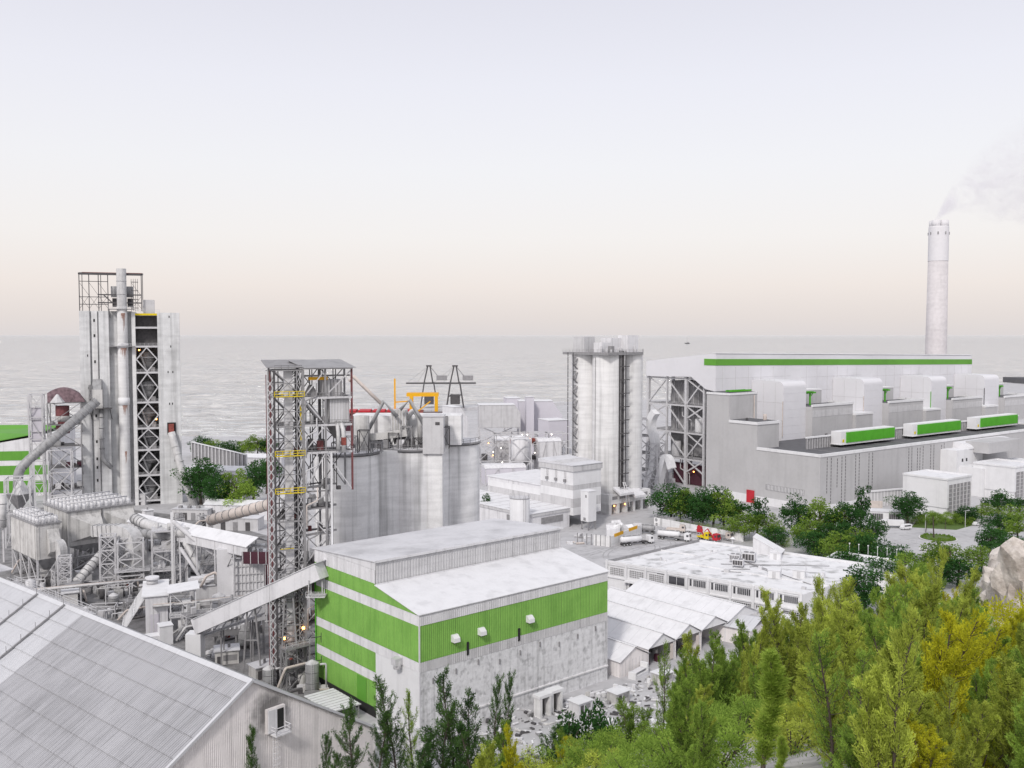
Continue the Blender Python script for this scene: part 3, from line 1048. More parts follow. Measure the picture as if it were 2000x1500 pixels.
extrude("hull", [(-12, -3), (12, -3), (14, 13.6), (-14, 13.6)], 'x', -30, 62, "maroon", sh)
box("deck_edge", -24, 40, -14.3, 14.3, 14.6, 15.4, "rust_red", sh)
for i in range(5):
    box("hatch_cover", -26 + i * 12, -16 + i * 12, -9, 9, 15.4, 16.8, "red_paint", sh)
for x in (30, 51):
    for y in (-6, 6):
        bar("gantry_leg", (x, y, 15.4), (x, y, 29), 2.8, "orange_paint", sh)
bar("gantry_beam", (26, -6, 29.5), (53, -6, 29.5), 2.6, "orange_paint", sh)
bar("gantry_beam", (26, 6, 29.5), (53, 6, 29.5), 2.6, "orange_paint", sh)
bar("gantry_beam", (51, -6, 29.5), (51, 6, 29.5), 2.6, "orange_paint", sh)
bar("mast", (16, 0, 15.4), (16, 0, 43), 1.4, "orange_paint", sh)
bar("crane_arm", (16, 0, 23), (30, 0, 24), 1.0, "orange_paint", sh)
bar("gantry_brace", (36, -6, 16), (46, -6, 24), 1.0, "orange_paint", sh)

# sail boat at the horizon
q = pix(1342, 655.5, -3)
q = Vector((q.x / q.y * 9000, 9000, -3))
sb = thing("sailing_boat", "tiny boat with a bare mast on the horizon", "boat", tuple(q))
extrude("hull", [(-7, 0), (7, 0), (9, 7), (-9, 7)], 'x', -22, 24, "steel_dark", sb)
bar("mast", (0, 0, 7), (0, 0, 62), 2.0, "steel_grey", sb)
box("cabin", 4, 14, -5, 5, 7, 14, "steel_grey", sb)

# far land at the right edge, behind the power station
fl = prism("coal_yard", [(880, 1250), (1500, 1250), (1700, 1680), (830, 1600)], 0, 9, "dark_roof")
tag(fl, "dark grey far yard beyond the boiler houses", None, None, "structure")

# ================================================================== FOREGROUND WAREHOUSE
def stained_gable():
    m = MATS["gable_sheet"].copy()
    m.name = "gable_sheet_sooty"
    t = m.node_tree
    N, L = t.nodes, t.links
    b = N["Principled BSDF"]
    src = b.inputs["Base Color"].links[0].from_socket
    g = N.new("ShaderNodeNewGeometry")
    mp = N.new("ShaderNodeVectorMath")
    mp.operation = 'DISTANCE'
    mp.inputs[1].default_value = STAIN
    L.new(g.outputs["Position"], mp.inputs[0])
    n = N.new("ShaderNodeTexNoise")
    n.inputs["Scale"].default_value = .9
    n.inputs["Detail"].default_value = 5
    L.new(g.outputs["Position"], n.inputs["Vector"])
    a = N.new("ShaderNodeMath")
    a.operation = 'MULTIPLY_ADD'
    a.inputs[1].default_value = 3.0
    L.new(n.outputs["Fac"], a.inputs[0])
    L.new(mp.outputs["Value"], a.inputs[2])
    r = N.new("ShaderNodeMapRange")
    for i, v in enumerate((3.2, 6.2, .78, 0.0)):
        r.inputs[i + 1].default_value = v
    L.new(a.outputs[0], r.inputs[0])
    mx = N.new("ShaderNodeMix")
    mx.data_type = 'RGBA'
    L.new(r.outputs[0], mx.inputs[0])
    L.new(src, mx.inputs[6])
    mx.inputs[7].default_value = (.05, .05, .05, 1)
    L.new(mx.outputs[2], b.inputs["Base Color"])
    MATS["gable_sheet_sooty"] = m

A_WH = radians(49.6)
WX, WY, WZ = -41.6, 148.0, 25.0
def whw(x, y, z):
    return (WX + cos(A_WH) * x - sin(A_WH) * y, WY + sin(A_WH) * x + cos(A_WH) * y, z)
STAIN = whw(3.6, 0, 19.2)
stained_gable()
wh = thing("warehouse", "grey corrugated gabled warehouse with a sooty gable doorway, at the lower left", "warehouse", (WX, WY, 0), A_WH)
SL = 16.0 / 26
prof = [(-26, 0), (-26, 8.9), (0, 24.9), (26, 8.9), (26, 0)]
extrude("walls", prof, 'y', .15, 140, "gable_sheet", wh)
# gable sheets, ribbed, cut to the slope
for i in range(26):
    x0 = -26 + i * 2
    n = 6
    xs = []
    for k in range(n):
        p0 = x0 + k * 2 / n
        w = 2 / n
        xs += [(p0, 0), (p0 + w * .45, 0), (p0 + w * .6, -.05), (p0 + w * .9, -.05)]
    xs.append((x0 + 1.99, 0))
    top = lambda x: 24.9 - abs(x) * SL
    v = [(x, y - .02, 0) for x, y in xs] + [(x, y - .02, top(x)) for x, y in xs]
    m = len(xs)
    link("gable_sheet", new_mesh("gable_sheet", v, [(j, j + 1, m + j + 1, m + j) for j in range(m - 1)],
                                 "gable_sheet_sooty" if 0 <= i - 11 <= 7 else "gable_sheet"), wh)
# roof sheets on the slope in view
rows, cols = 8, 35
run = 26.8 / rows
sw = 140 / cols
def roof_sheet_mesh(mat, per):
    n = int(round(sw / per))
    p = sw / n
    v, f = [], []
    ys = []
    for k in range(n):
        ys += [(k * p, 0), (k * p + p * .5, .0), (k * p + p * .62, .15), (k * p + p * .88, .15)]
    ys.append((sw - .02, 0))
    m = len(ys)
    for xx in (0, -run - .12):
        v += [(xx, y, xx * SL + h + (.17 if xx else 0)) for y, h in ys]
    f = [(j, j + 1, m + j + 1, m + j) for j in range(m - 1)]
    me = new_mesh("roof_sheet", v, f, mat)
    bm = bmesh.new(); bm.from_mesh(me)
    for fc in bm.faces:
        if fc.normal.z < 0:
            fc.normal_flip()
    bm.to_mesh(me); bm.free()
    return me
random.seed(11)
material("corrugated_worn", (.40, .40, .43), rough=.55, var=.08, scale=.3, grime=.1, gscale=1.6, spec=.35)
material("corrugated_mid", (.48, .48, .505), rough=.5, var=.12, scale=.06, dirstreak=(radians(49.6), .17), spec=.4)
RM = {k: roof_sheet_mesh(k, .5) for k in ("corrugated_roof", "corrugated_mid", "corrugated_new", "corrugated_worn")}
for r in range(rows):
    for c in range(cols):
        edge = 9 + r * 1.3
        k = "corrugated_new" if c >= 14 else ("corrugated_mid" if (c * 7 + r * 3) % 11 == 0 else "corrugated_roof")
        link("roof_sheet", RM[k], wh, (-run * r, c * sw, 25.15 - run * r * SL + 0))
extrude("rear_slope", [(0, 25.0), (26.8, 25.0 - 26.8 * SL), (26.8, 25.25 - 26.8 * SL), (0, 25.25)], 'y', -.6, 140, "corrugated_roof", wh)
extrude("ridge_cap", [(-.7, 24.95), (0, 25.5), (.7, 24.95), (0, 25.2)], 'y', -.6, 140, "corrugated_new", wh)
m = MB().bar((0, -.45, 25.2), (-26.8, -.45, 25.2 - 26.8 * SL), .5, .45)
m.build("verge_trim", "corrugated_new", wh)
MB().bar((0, -.45, 25.2), (26.8, -.45, 25.2 - 26.8 * SL), .5, .4).build("verge_trim", "corrugated_new", wh)
for y in (64, 76.5):
    m = MB().bar((-.4, y, 25.5), (-26.5, y, 25.5 - 26.1 * SL), .35, .3)
    for i in range(9):
        m.bar((-2.8 * i - .6, y, 25.2 - (2.8 * i) * SL), (-2.8 * i - .6, y, 26.7 - (2.8 * i) * SL), .08)
    m.build("safety_line", "steel_grey", wh)
dr = box("door_frame", 2.6, 6.1, -.65, -.05, 15.6, 19.6, "gable_sheet", wh)
box("door_opening", 4.55, 5.75, -.72, -.6, 15.7, 19.2, "opening", wh)
box("door_leaf", 2.75, 4.4, -.8, -.66, 15.7, 19.4, "grey_clad_light", wh)
box("balcony_deck", 3.2, 6.2, -2.2, -.05, 15.3, 15.55, "grey_clad_light", wh)
railing(wh, [(3.3, -.3, 15.55), (3.3, -2.1, 15.55), (6.1, -2.1, 15.55), (6.1, -.3, 15.55)], 1.15, "grey_clad_light", 1.5, .1)
m = MB()
for x in (3.6, 4.3):
    m.bar((x, -.7, 0), (x, -.7, 15.3), .08)
for i in range(38):
    m.bar((3.6, -.7, .4 * i), (4.3, -.7, .4 * i), .05)
for i in range(14):
    a = [(3.95 + .65 * cos(t), -1.0 - .6 * sin(t), 2 + i * .95) for t in [pi * k / 5 for k in range(6)]]
    for p0, p1 in zip(a[:-1], a[1:]):
        m.bar(p0, p1, .05)
m.build("caged_ladder", "grey_clad_light", wh)

# walkway platform beyond the ridge, at the left edge
pw = pix(38, 1146, 24)
wk = thing("roof_walkway", "white railed walkway running along the far side of the warehouse ridge", "walkway", whw(3.5, 62, 0), A_WH)
box("deck", 0, 1.6, 0, 40, 22.6, 22.8, "steel_light", wk)
box("landing", -1.5, 1.6, 40, 50, 25.4, 25.6, "steel_light", wk)
railing(wk, [(0, 0, 22.8), (0, 40, 22.8)], 1.2, "steel_light", 2, .09)
railing(wk, [(1.6, 0, 22.8), (1.6, 40, 22.8)], 1.2, "steel_light", 2, .09)
railing(wk, [(-1.5, 40, 25.6), (-1.5, 50, 25.6), (1.6, 50, 25.6)], 1.2, "steel_light", 2, .09)
for i in range(6):
    bar("support_post", (.8, i * 10, 0), (.8, i * 10, 22.6 if i < 4 else 25.4), .3, "steel_grey", wk)

# ================================================================== GREEN STORE
gx, gy = -18.06, 181.9
gs = thing("green_store", "big green and white clad store with stepped roof and stained concrete base, centre front", "building", (gx, gy, 0), A_PLANT)
LX, LY = 52.8, 41.3
extrude("wall_core", [(.12, 0), (.12, 25.1), (15.9, 28.0), (15.9, 32.9), (LY - .1, 31.2), (LY - .1, 0)], 'x', .12, LX - .1, "concrete_pale", gs)
box("concrete_wall", -.02, LX + .02, -.06, .12, 0, 14.0, "concrete_stained", gs)
box("concrete_wall", -.06, .12, .12, 15.8, 0, 14.0, "white_paint", gs)
box("wall_ledge", 14, LX, -.35, -.06, 3.3, 3.6, "concrete", gs)
clad(gs, "ribbed_sheet", (0, -.08), 0, LX, 14.0, 16.0, "grey_clad")
clad(gs, "ribbed_sheet", (0, -.02), 0, LX, 16.0, 23.3, "green_clad")
clad(gs, "ribbed_sheet", (0, -.12), 0, LX, 23.3, 25.45, "grey_clad_light")
box("corner_trim", -.14, .1, -.14, .1, 0, 25.4, "grey_clad_light", gs)
S = -pi / 2
clad(gs, "ribbed_sheet", (-.02, LY), S, LY - 15.8, 2.2, 7.7, "green_clad")
clad(gs, "ribbed_sheet", (-.08, LY), S, LY - 15.8, 7.7, 9.7, "grey_clad_light")
clad(gs, "ribbed_sheet", (-.02, LY), S, LY - 15.8, 9.7, 14.0, "green_clad")
clad(gs, "ribbed_sheet", (-.08, LY), S, LY, 14.0, 16.0, "grey_clad_light")
clad(gs, "ribbed_sheet", (-.02, LY), S, LY, 16.0, 23.2, "green_clad")
clad(gs, "ribbed_sheet", (-.08, LY), S, LY, 23.2, 25.3, "grey_clad_light")
clad(gs, "ribbed_sheet", (-.02, LY), S, LY - 15.8, 25.3, 28.5, "green_clad")
clad(gs, "ribbed_sheet", (-.10, LY), S, LY - 15.8, 28.5, 31.3, "grey_clad_light", 2.0, 1.0, .09)
prism("gable_wedge", [(-.05, 15.8), (-.05, .1), (.1, .1), (.1, 15.8)], [25.3] * 4, [28.2, 25.35, 25.35, 28.2], "green_clad", gs)
prism("gable_wedge", [(-.08, LY), (-.08, 15.8), (.12, 15.8), (.12, LY)], [31.3] * 4, [31.5, 33.1, 33.1, 31.5], "grey_clad_light", gs)
clad(gs, "ribbed_sheet", (0, 15.78), 0, LX, 28.1, 30.5, "grey_clad", 2.2, .72, .07)
clad(gs, "ribbed_sheet", (0, 15.74), 0, LX, 30.5, 33.1, "grey_clad", 2.2, .72, .07)
box("gutter", 0, LX, 15.2, 15.6, 28.15, 28.45, "grey_clad_light", gs)
nrs = 18
for i in range(nrs):
    w = (LX + .8) / nrs
    x0 = -.4 + i * w
    prism("roof_sheet", [(x0, -.4), (x0 + w - .02, -.4), (x0 + w - .02, 15.6), (x0, 15.6)], [25.45, 25.45, 28.2, 28.2],
          [25.6, 25.6, 28.35, 28.35], "white_roof", gs)
    prism("monitor_roof_sheet", [(x0, 15.4), (x0 + w - .02, 15.4), (x0 + w - .02, LY + .4), (x0, LY + .4)], [33.1, 33.1, 31.4, 31.4],
          [33.3, 33.3, 31.6, 31.6], "grey_roof", gs)
box("monitor_fascia", -.4, LX + .4, 15.25, 15.4, 32.9, 33.4, "grey_clad_light", gs)
for x in (7.6, 14.4, 27.6):
    hd = extrude("vent_hood", [(-1.3, 18.6), (-.05, 18.6), (-.05, 20.0), (-.5, 20.0), (-1.2, 19.4)], 'x', x, x + 1.5, "white_paint", gs)
    box("vent_mouth", x + .1, x + 1.4, -1.2, -.2, 18.5, 18.6, "steel_dark", gs)
for x in (11.5, 25.3):
    box("wall_slot", x, x + .55, -.26, -.1, 15.0, 17.7, "opening", gs)
for i in range(9):
    box("wall_bracket", 3 + i * 5.7, 3.25 + i * 5.7, -.3, -.06, 11.2 + (i % 3) * .6, 12.3 + (i % 3) * .6, "steel_grey", gs)
hood = cyl("fan_housing", -.9, 6.4, 13.4, 15.0, .85, "grey_clad", gs, 16)
box("fan_box", -1.9, -.1, 5.6, 7.2, 14.2, 15.6, "steel_light", gs)
for z in (11.8, 6.4):
    bar("light_arm", (-.1, 38.6, z), (-2.6, 38.6, z + .2), .16, "steel_dark", gs)
    bar("light_arm", (-.1, 38.6, z - 1.4), (-.1, 38.6, z + .9), .12, "steel_dark", gs)
box("roller_door", -.14, -.06, 19.5, 23.2, 2.2, 7.4, "green_stripe", gs)
bar("drain_pipe", (-.35, 40.6, 0), (-.35, 40.6, 25), .28, "green_paint", gs, round_=True)
box("base_gap", -.02, .1, 15.8, LY, 0, 2.2, "opening", gs)

# inclined gallery into the green store
A, B = pixd(392, 1219, 224), pixd(628, 1113, 207.5)
A = A + (A - B).normalized() * 1.0
gl = thing("conveyor_gallery", "pale boxed conveyor gallery sloping up into the green store", "conveyor", (A.x, A.y, 0))
o = Vector((A.x, A.y, 0))
a_, b_ = A - o, B - o
MB().bar(a_, b_, 3.2, 3.7).build("casing", "grey_clad_light", gl)
n = 6
dirv = (b_ - a_)
for i in range(1, n):
    c = a_ + dirv * (i / n)
    MB().bar(c - dirv.normalized() * .06, c + dirv.normalized() * .06, 3.24, 3.74).build("casing_seam", "grey_clad_light", gl)
MB().bar(a_ + Vector((0, 0, 1.95)), b_ + Vector((0, 0, 1.95)), 3.7, .12).build("roof_sheet", "white_roof", gl)
box("end_wall", -2.4, 1.2, -2, 1.5, 0, a_.z - 1.6, "white_paint", gl)
for t in (.45, .75):
    c = a_ + dirv * t
    for s in (-1, 1):
        bar("trestle_leg", (c.x + s * 2.2, c.y, 0), (c.x + s * .9, c.y, c.z - 1.8), .35, "steel_grey", gl)
    bar("trestle_beam", (c.x - 1.6, c.y, c.z * .5), (c.x + 1.6, c.y, c.z * .5), .25, "steel_grey", gl)
c = a_ + dirv * .965
for dx in (-1.6, 1.4):
    for dy in (-1.2, 1.2):
        bar("hanger", (c.x + dx, c.y + dy, c.z - 5.2), (c.x + dx, c.y + dy, c.z - 1.6), .2, "steel_light", gl)
box("hanging_platform", c.x - 2.2, c.x + 2, c.y - 1.6, c.y + 1.6, c.z - 5.4, c.z - 5.2, "steel_light", gl)
railing(gl, [(c.x - 2.2, c.y - 1.6, c.z - 5.2), (c.x + 2, c.y - 1.6, c.z - 5.2)], 1.1, "steel_light", 1.2)

# lower open conveyor under it with a grey head house
A2, B2 = pixd(400, 1240, 226), pixd(498, 1200, 224)
ol = thing("open_conveyor", "grey open truss conveyor below the boxed gallery", "conveyor", (A2.x, A2.y, 0))
o = Vector((A2.x, A2.y, 0))
p0, p1 = A2 - o, B2 - o + Vector((2, 0, 0))
for dy in (-1.2, 1.2):
    for dz in (0, 2.2):
        bar("chord", p0 + Vector((0, dy, dz)), p1 + Vector((0, dy, dz)), .28, "steel_light", ol)
    for i in range(7):
        c0 = p0 + (p1 - p0) * (i / 7)
        c1 = p0 + (p1 - p0) * ((i + 1) / 7)
        bar("web_brace", c0 + Vector((0, dy, 0)), c1 + Vector((0, dy, 2.2)), .16, "steel_light", ol)
MB().bar(p0 + Vector((0, 0, .1)), p1 + Vector((0, 0, .1)), 2.2, .2).build("belt", "steel_grey", ol)
for t in (.3, .8):
    c = p0 + (p1 - p0) * t
    bar("trestle_leg", (c.x, c.y - 1, 0), (c.x, c.y - 1, c.z), .3, "steel_grey", ol)
    bar("trestle_leg", (c.x, c.y + 1, 0), (c.x, c.y + 1, c.z), .3, "steel_grey", ol)
q = pix(503, 1290, 0)
hh = thing("head_house", "small grey head house with lean-to roof beside the steel tower", "building", (q.x - 2.2, q.y + 3, 0), A_PLANT)
box("wall", 0, 3.6, 0, 4.5, 8.5, 13.0, "grey_clad_light", hh)
prism("roof", [(-.4, -.4), (4, -.4), (4, 5.4), (-.4, 5.4)], [12.9, 14.6, 14.6, 12.9], [13.1, 14.8, 14.8, 13.1], "grey_roof", hh)
for x, y in ((.3, .3), (3.3, .3), (3.3, 4.2), (.3, 4.2)):
    bar("leg", (x, y, 0), (x, y, 8.5), .35, "steel_grey", hh)
MB().cyl(1.8, 2.2, 4, 8.5, .7, 4, 2.2).build("chute", "steel_grey", hh)

q = pix(462, 1262, 0)
at = thing("apron_trough", "dark grey trough conveyor tilted above the rubble heap", "conveyor", (q.x, q.y, 0), radians(12))
extrude("trough", [(-1.6, 3.4), (1.6, 3.4), (2.2, 5.6), (-2.2, 5.6)], 'x', -7.5, 7, "steel_grey", at)
for i in range(13):
    box("trough_lug", -7 + i * 1.1, -6.6 + i * 1.1, -2.35, -2.0, 5.2, 5.9, "grey_clad_light", at)
for x in (-5.5, 0, 5.5):
    bar("leg", (x, -1.2, 0), (x, -1.2, 3.4), .45, "steel_grey", at)
    bar("leg", (x, 1.2, 0), (x, 1.2, 3.4), .45, "steel_grey", at)
q = pix(432, 1278, 0)
m = MB()
for i in range(70):
    a, rr = random.uniform(0, 2 * pi), random.uniform(0, 4.5) ** .9
    s = random.uniform(.3, .8)
    x, y = rr * cos(a), rr * sin(a) * .7
    z = max(0, 1.6 - rr * .36)
    n = len(m.v)
    m.v += [(x + s * sx * random.uniform(.6, 1.1), y + s * sy * random.uniform(.6, 1.1), z + s * sz * random.uniform(.3, .7)) for sz in (-1, 1) for sy in (-1, 1) for sx in (-1, 1)]
    m.f += [tuple(k + n for k in q_) for q_ in [(0, 2, 3, 1), (4, 5, 7, 6), (0, 1, 5, 4), (2, 6, 7, 3), (0, 4, 6, 2), (1, 3, 7, 5)]]
rb = m.build("rubble_heap", "grey_clad", None, None, False, tuple(q))
tag(rb, "heap of grey broken lumps on the ground under the trough", "rubble", None, "stuff")

material('roof_grey', (.33, .33, .345), var=.1, streak=.15)
# ================================================================== STEEL ELEVATOR TOWER
q = pix(543, 1338, 0)
et = thing("elevator_tower", "tall dark steel lattice tower with yellow rails and a pitched roof on top", "steel structure", (q.x, q.y, 0), radians(22))
zs = [0, 4, 8.5, 13.5, 19, 25, 31, 37.5, 44, 52.5, 59.2, 66, 72]
T = 6.4
lattice(et, 0, T, 0, T, zs, .42, .32, .2, "steel_dark", "steel_grey", "steel_grey", cols=False)
for (x, y, mt) in ((0, 0, "steel_dark"), (T, 0, "steel_grey"), (T, T, "steel_dark"), (0, T, "rust_dark")):
    bar("column", (x, y, 0), (x, y, 72), .6 if (x, y) == (T, 0) else .42, mt, et)
for (x, y) in ((-1.6, 0), (-1.6, 1.3)):
    bar("mast_column", (x, y, 0), (x, y, 71), .2, "rust_dark" if y else "steel_light", et)
z = 0
k = 0
while z < 70:
    bar("mast_brace", (-1.6, 0, z), (-.2, 0, z + 2.0), .17, "steel_light", et)
    bar("mast_brace", (-.2, 0, z), (-1.6, 0, z + 2.0), .17, "steel_light", et)
    z += 2.0
for z in zs[1:]:
    bar("mast_beam", (-1.6, 0, z), (-1.6, 1.3, z), .2, "steel_grey", et)
    box("floor_deck", .2, T - .2, 3.4, T - .2, z - .1, z + .05, "steel_grey", et)
for z0, z1 in zip([0] + zs[1:-1], zs[1:]):
    box("elevator_casing", 2.5, 4.3, 1.5, 2.9, z0 + .06, z1 - .06, "grey_clad_light", et)
for z in (44, 52.5, 66.0):
    railing(et, [(0, -.3, z), (T + .3, -.3, z)], 1.2, "yellow_paint", 1.6, .13, "yellow_rail")
    box("yellow_kick", .2, T, -.5, -.3, z - .05, z + .15, "yellow_paint", et)
for z in (25, 31, 59.2):
    railing(et, [(.5, .4, z), (T - .4, .4, z)], 1.1, "steel_light", 1.6, .1)
bar("yellow_column", (T - .5, .4, 56), (T - .5, .4, 64), .3, "yellow_paint", et)
box("yellow_kick", 1, 4, .2, .35, 31, 31.3, "yellow_paint", et)
# the upper bay that stands out over the silos
UX = 17.6
uz = (44, 53, 59.3, 65.6, 72.4)
for x, y in ((11.5, 0), (UX, 0), (UX, 8), (11.5, 8), (T, 8), (0, 9)):
    bar("column", (x, y, 44 if x > 12 else 18), (x, y, 72.4), .42, "steel_grey" if x < 12 or y else "rust_dark", et)
for z in uz[1:]:
    for y in (0, 8):
        bar("floor_beam", (T, y, z), (UX, y, z), .5, "steel_light" if y == 0 else "steel_grey", et)
    bar("floor_beam", (UX, 0, z), (UX, 8, z), .4, "steel_grey", et)
    bar("floor_beam", (0, 9, z), (UX, 8, z), .3, "steel_grey", et)
    if z < 70:
        box("floor_deck", T, UX, .3, 7.8, z - .15, z, "steel_dark", et)
        railing(et, [(T, -.25, z), (UX, -.25, z)], 1.15, "steel_grey", 1.8, .09)
for x0, x1, za, zb in ((T, 11.5, 53, 59.3), (11.5, T, 59.3, 65.6), (T, 11.5, 65.6, 72), (11.5, UX, 66, 72), (UX, 11.5, 44, 53), (T, 11.5, 44, 53), (11.5, T, 20, 27),
                       (T, 11.5, 27, 34), (11.5, T, 34, 40)):
    bar("brace", (x0, 0, za), (x1, 0, zb), .24, "steel_light", et)
bar("column", (12.6, -.6, 0), (12.6, -.6, 53), .42, "white_paint", et)
for z in (13, 20, 27, 34, 40, 45):
    bar("floor_beam", (T, 0, z), (14.5, 4, z), .45, "steel_grey", et)
    bar("floor_beam", (T, 4.5, z), (14.5, 8, z), .3, "steel_dark", et)
box("bag_filter", 12.6, UX - .4, .8, 6.5, 59.6, 65.2, "grey_clad", et)
for i in range(7):
    box("filter_rib", 12.7 + i * .68, 12.85 + i * .68, .65, .8, 59.7, 65.1, "grey_clad_light", et)
MB().cyl(14.8, 3.4, 55.8, 59.6, .8, 4, 3.0).build("filter_hopper", "steel_grey", et)
box("hoist_house", 11.3, 15.8, 2, 6, 65.7, 69.6, "grey_clad", et)
for i in range(6):
    box("house_rib", 11.4 + i * .8, 11.55 + i * .8, 1.85, 2, 65.7, 69.5, "steel_grey", et)
MB().cyl(8.8, 3.6, 65.7, 68.4, 1.9, 12, .5).build("hopper", "steel_grey", et)
bar("crane_rail", (T, 2, 70.6), (UX, 2, 70.6), .4, "steel_grey", et)
box("hoist", 8, 12.4, 1.6, 2.4, 69.6, 70.3, "orange_paint", et)
pipe("chute_pipe", [(14.2, -1.0, 53.6), (14.2, -1.0, 57), (14.2, .4, 60)], .45, "duct_metal", et)
pipe("chute_pipe", [(15.4, -1.0, 53), (15.4, -1.0, 58), (15.0, .6, 60)], .5, "duct_metal", et)
box("chute_collar", 14.9, 15.9, -1.5, -.5, 54.6, 56.4, "rust_red", et)
pipe("inclined_pipe", [(8, 3, 64), (11, 3, 60)], .55, "grey_clad_light", et)
prism("roof", [(-1.7, -.6), (T + .2, -.6), (T + .2, 9), (-1.7, 9)], [72.6, 72.6, 74.0, 74.0], [72.75, 72.75, 74.2, 74.2], "steel_grey", et)
prism("roof", [(T + .2, -1.2), (UX + .8, -1.2), (UX - 1.5, 5.0), (T - 2.6, 5.0)], [72.4, 72.4, 74.1, 74.1], [72.55, 72.55, 74.25, 74.25], "roof_grey", et)
prism("roof", [(T - 2.6, 5.0), (UX - 1.5, 5.0), (UX + .8, 10), (T, 10)], [74.1, 74.1, 72.6, 72.6], [74.25, 74.25, 72.7, 72.7], "roof_grey", et)
for (x, z) in ((1.2, 10.5), (5.6, 12.4), (9.6, 18)):
    box("work_lamp", x, x + .5, -.55, -.15, z, z + .5, "lamp_orange", et)
random.seed(21)
for i in range(26):
    z = random.choice(zs[1:10])
    x, y = random.uniform(.3, 5), random.uniform(3, 5.4)
    s = random.uniform(.4, 1.2)
    box("machine_box", x, x + s, y, y + s, z, z + s * random.uniform(.8, 2), random.choice(("steel_grey", "steel_dark", "rust_red", "grey_clad")), et)
for i in range(12):
    z = random.choice(uz[:4])
    x, y = random.uniform(T + .4, UX - 1.5), random.uniform(1, 6.4)
    s = random.uniform(.5, 1.5)
    box("machine_box", x, x + s, y, y + s, z, z + s * random.uniform(.8, 1.8), random.choice(("steel_grey", "steel_dark", "steel_light", "grey_clad")), et)
for z0, z1 in zip(zs[:-1], zs[1:]):
    bar("inner_brace", (0, 3.3, z0), (T, 3.3, z1), .16, "steel_dark", et)
    bar("inner_brace", (T, 3.3, z0), (0, 3.3, z1), .16, "steel_dark", et)
    bar("inner_beam", (0, 0, (z0 + z1) / 2), (T, 0, (z0 + z1) / 2), .2, "steel_grey", et)
    bar("inner_beam", (0, T, (z0 + z1) / 2), (T, T, (z0 + z1) / 2), .2, "steel_dark", et)
    bar("riser_pipe", (5.2, 3.2, z0), (5.2, 3.2, z1), .34, "steel_dark", et, round_=True)
    bar("riser_pipe", (1.3, 3.0, z0), (1.3, 3.0, z1), .24, "steel_dark", et, round_=True)
    stair_k = MB()
    stair_k.bar((1, 5.2, z0), (5.4, 5.2, z1), .8, .2)
    stair_k.build("stair_flight", "steel_dark", et)
    box("back_plate", 3.6, T - .3, T - .5, T - .3, z0 + .5, z1 - 1.0, random.choice(("steel_dark", "steel_grey", "grey_clad")), et) if z0 < 40 else None
    railing(et, [(.2, .1, z1), (T - .2, .1, z1)], 1.1, "steel_dark", 1.3, .07)
lattice(et, T, 13, .6, 6.6, (0, 6, 13, 20, 27, 34, 40, 44), .36, .34, .22, "steel_grey", "steel_grey", "steel_light", style='z', slab="steel_dark", slab_levels=(2, 4, 6))
for z0, z1 in zip(zs[:-1], zs[1:]):
    zm = (z0 + z1) / 2
    for q0, q1 in ((z0, zm), (zm, z1)):
        bar("lacing", (T - 1.4, -.1, q0), (T, -.1, q1), .13, "steel_light", et)
        bar("lacing", (T, -.1, q0), (T - 1.4, -.1, q1), .13, "steel_light", et)
    bar("lacing_post", (T - 1.4, -.1, z0), (T - 1.4, -.1, z1), .2, "steel_grey", et)
for i in range(34):
    z = random.choice((13, 20, 27, 34, 40, 44, 53, 59.3, 65.6))
    x, y = random.uniform(T + .3, 11.6), random.uniform(.8, 5)
    s_ = random.uniform(.5, 1.4)
    if i % 3 == 0:
        cyl("vessel", x + .6, y, z + .3, z + .3 + s_ * 2, s_ * .5, random.choice(("duct_grey", "steel_dark", "duct_metal")), et, 12)
    else:
        box("machine_box", x, x + s_, y, y + s_, z + .3, z + .3 + s_ * 1.6, random.choice(("steel_grey", "steel_dark", "grey_clad", "rust_dark")), et)
for i in range(7):
    z = 12 + i * 8
    pipe("loop_pipe", [(T + .5, -.5, z), (T + .5, -.5, z + 5), (T + 3, -.4, z + 6), (T + 3, -.4, z + 9)], .16, random.choice(("steel_light", "steel_grey", "tan_pipe")), et, 8)
for y in (3, 6):
    for x in (9, 11.5, 14.5):
        bar("hanger_post", (x, y, 44), (x, y, 72), .2, "steel_dark", et)
for za, zb in zip(uz[:-1], uz[1:]):
    for x0, x1 in ((T, 11.5), (11.5, UX)):
        bar("inner_brace", (x0, 8, za), (x1, 8, zb), .18, "steel_dark", et)
        bar("inner_brace", (x1, 8, za), (x0, 8, zb), .18, "steel_dark", et)
# low crates at its foot
q = pix(582, 1330, 0)
ug = thing("control_kiosk", "small grey kiosk with purple front at the foot of the steel tower", "kiosk", (q.x, q.y - 2, 0), radians(22))
box("wall", 0, 3.4, 0, 2.4, 0, 3.6, "grey_clad_light", ug)
box("front_panel", .6, 2.9, -.12, 0, .8, 2.6, "maroon", ug)
box("roof", -.2, 3.6, -.3, 2.6, 3.6, 3.8, "steel_grey", ug)
railing(ug, [(0, 0, 3.8), (3.4, 0, 3.8)], 1, "steel_light", 1)
for x in (1.2, 2.2):
    box("kiosk_lamp", x, x + .25, -.2, -.12, 1.4, 1.65, "lamp_white", ug)

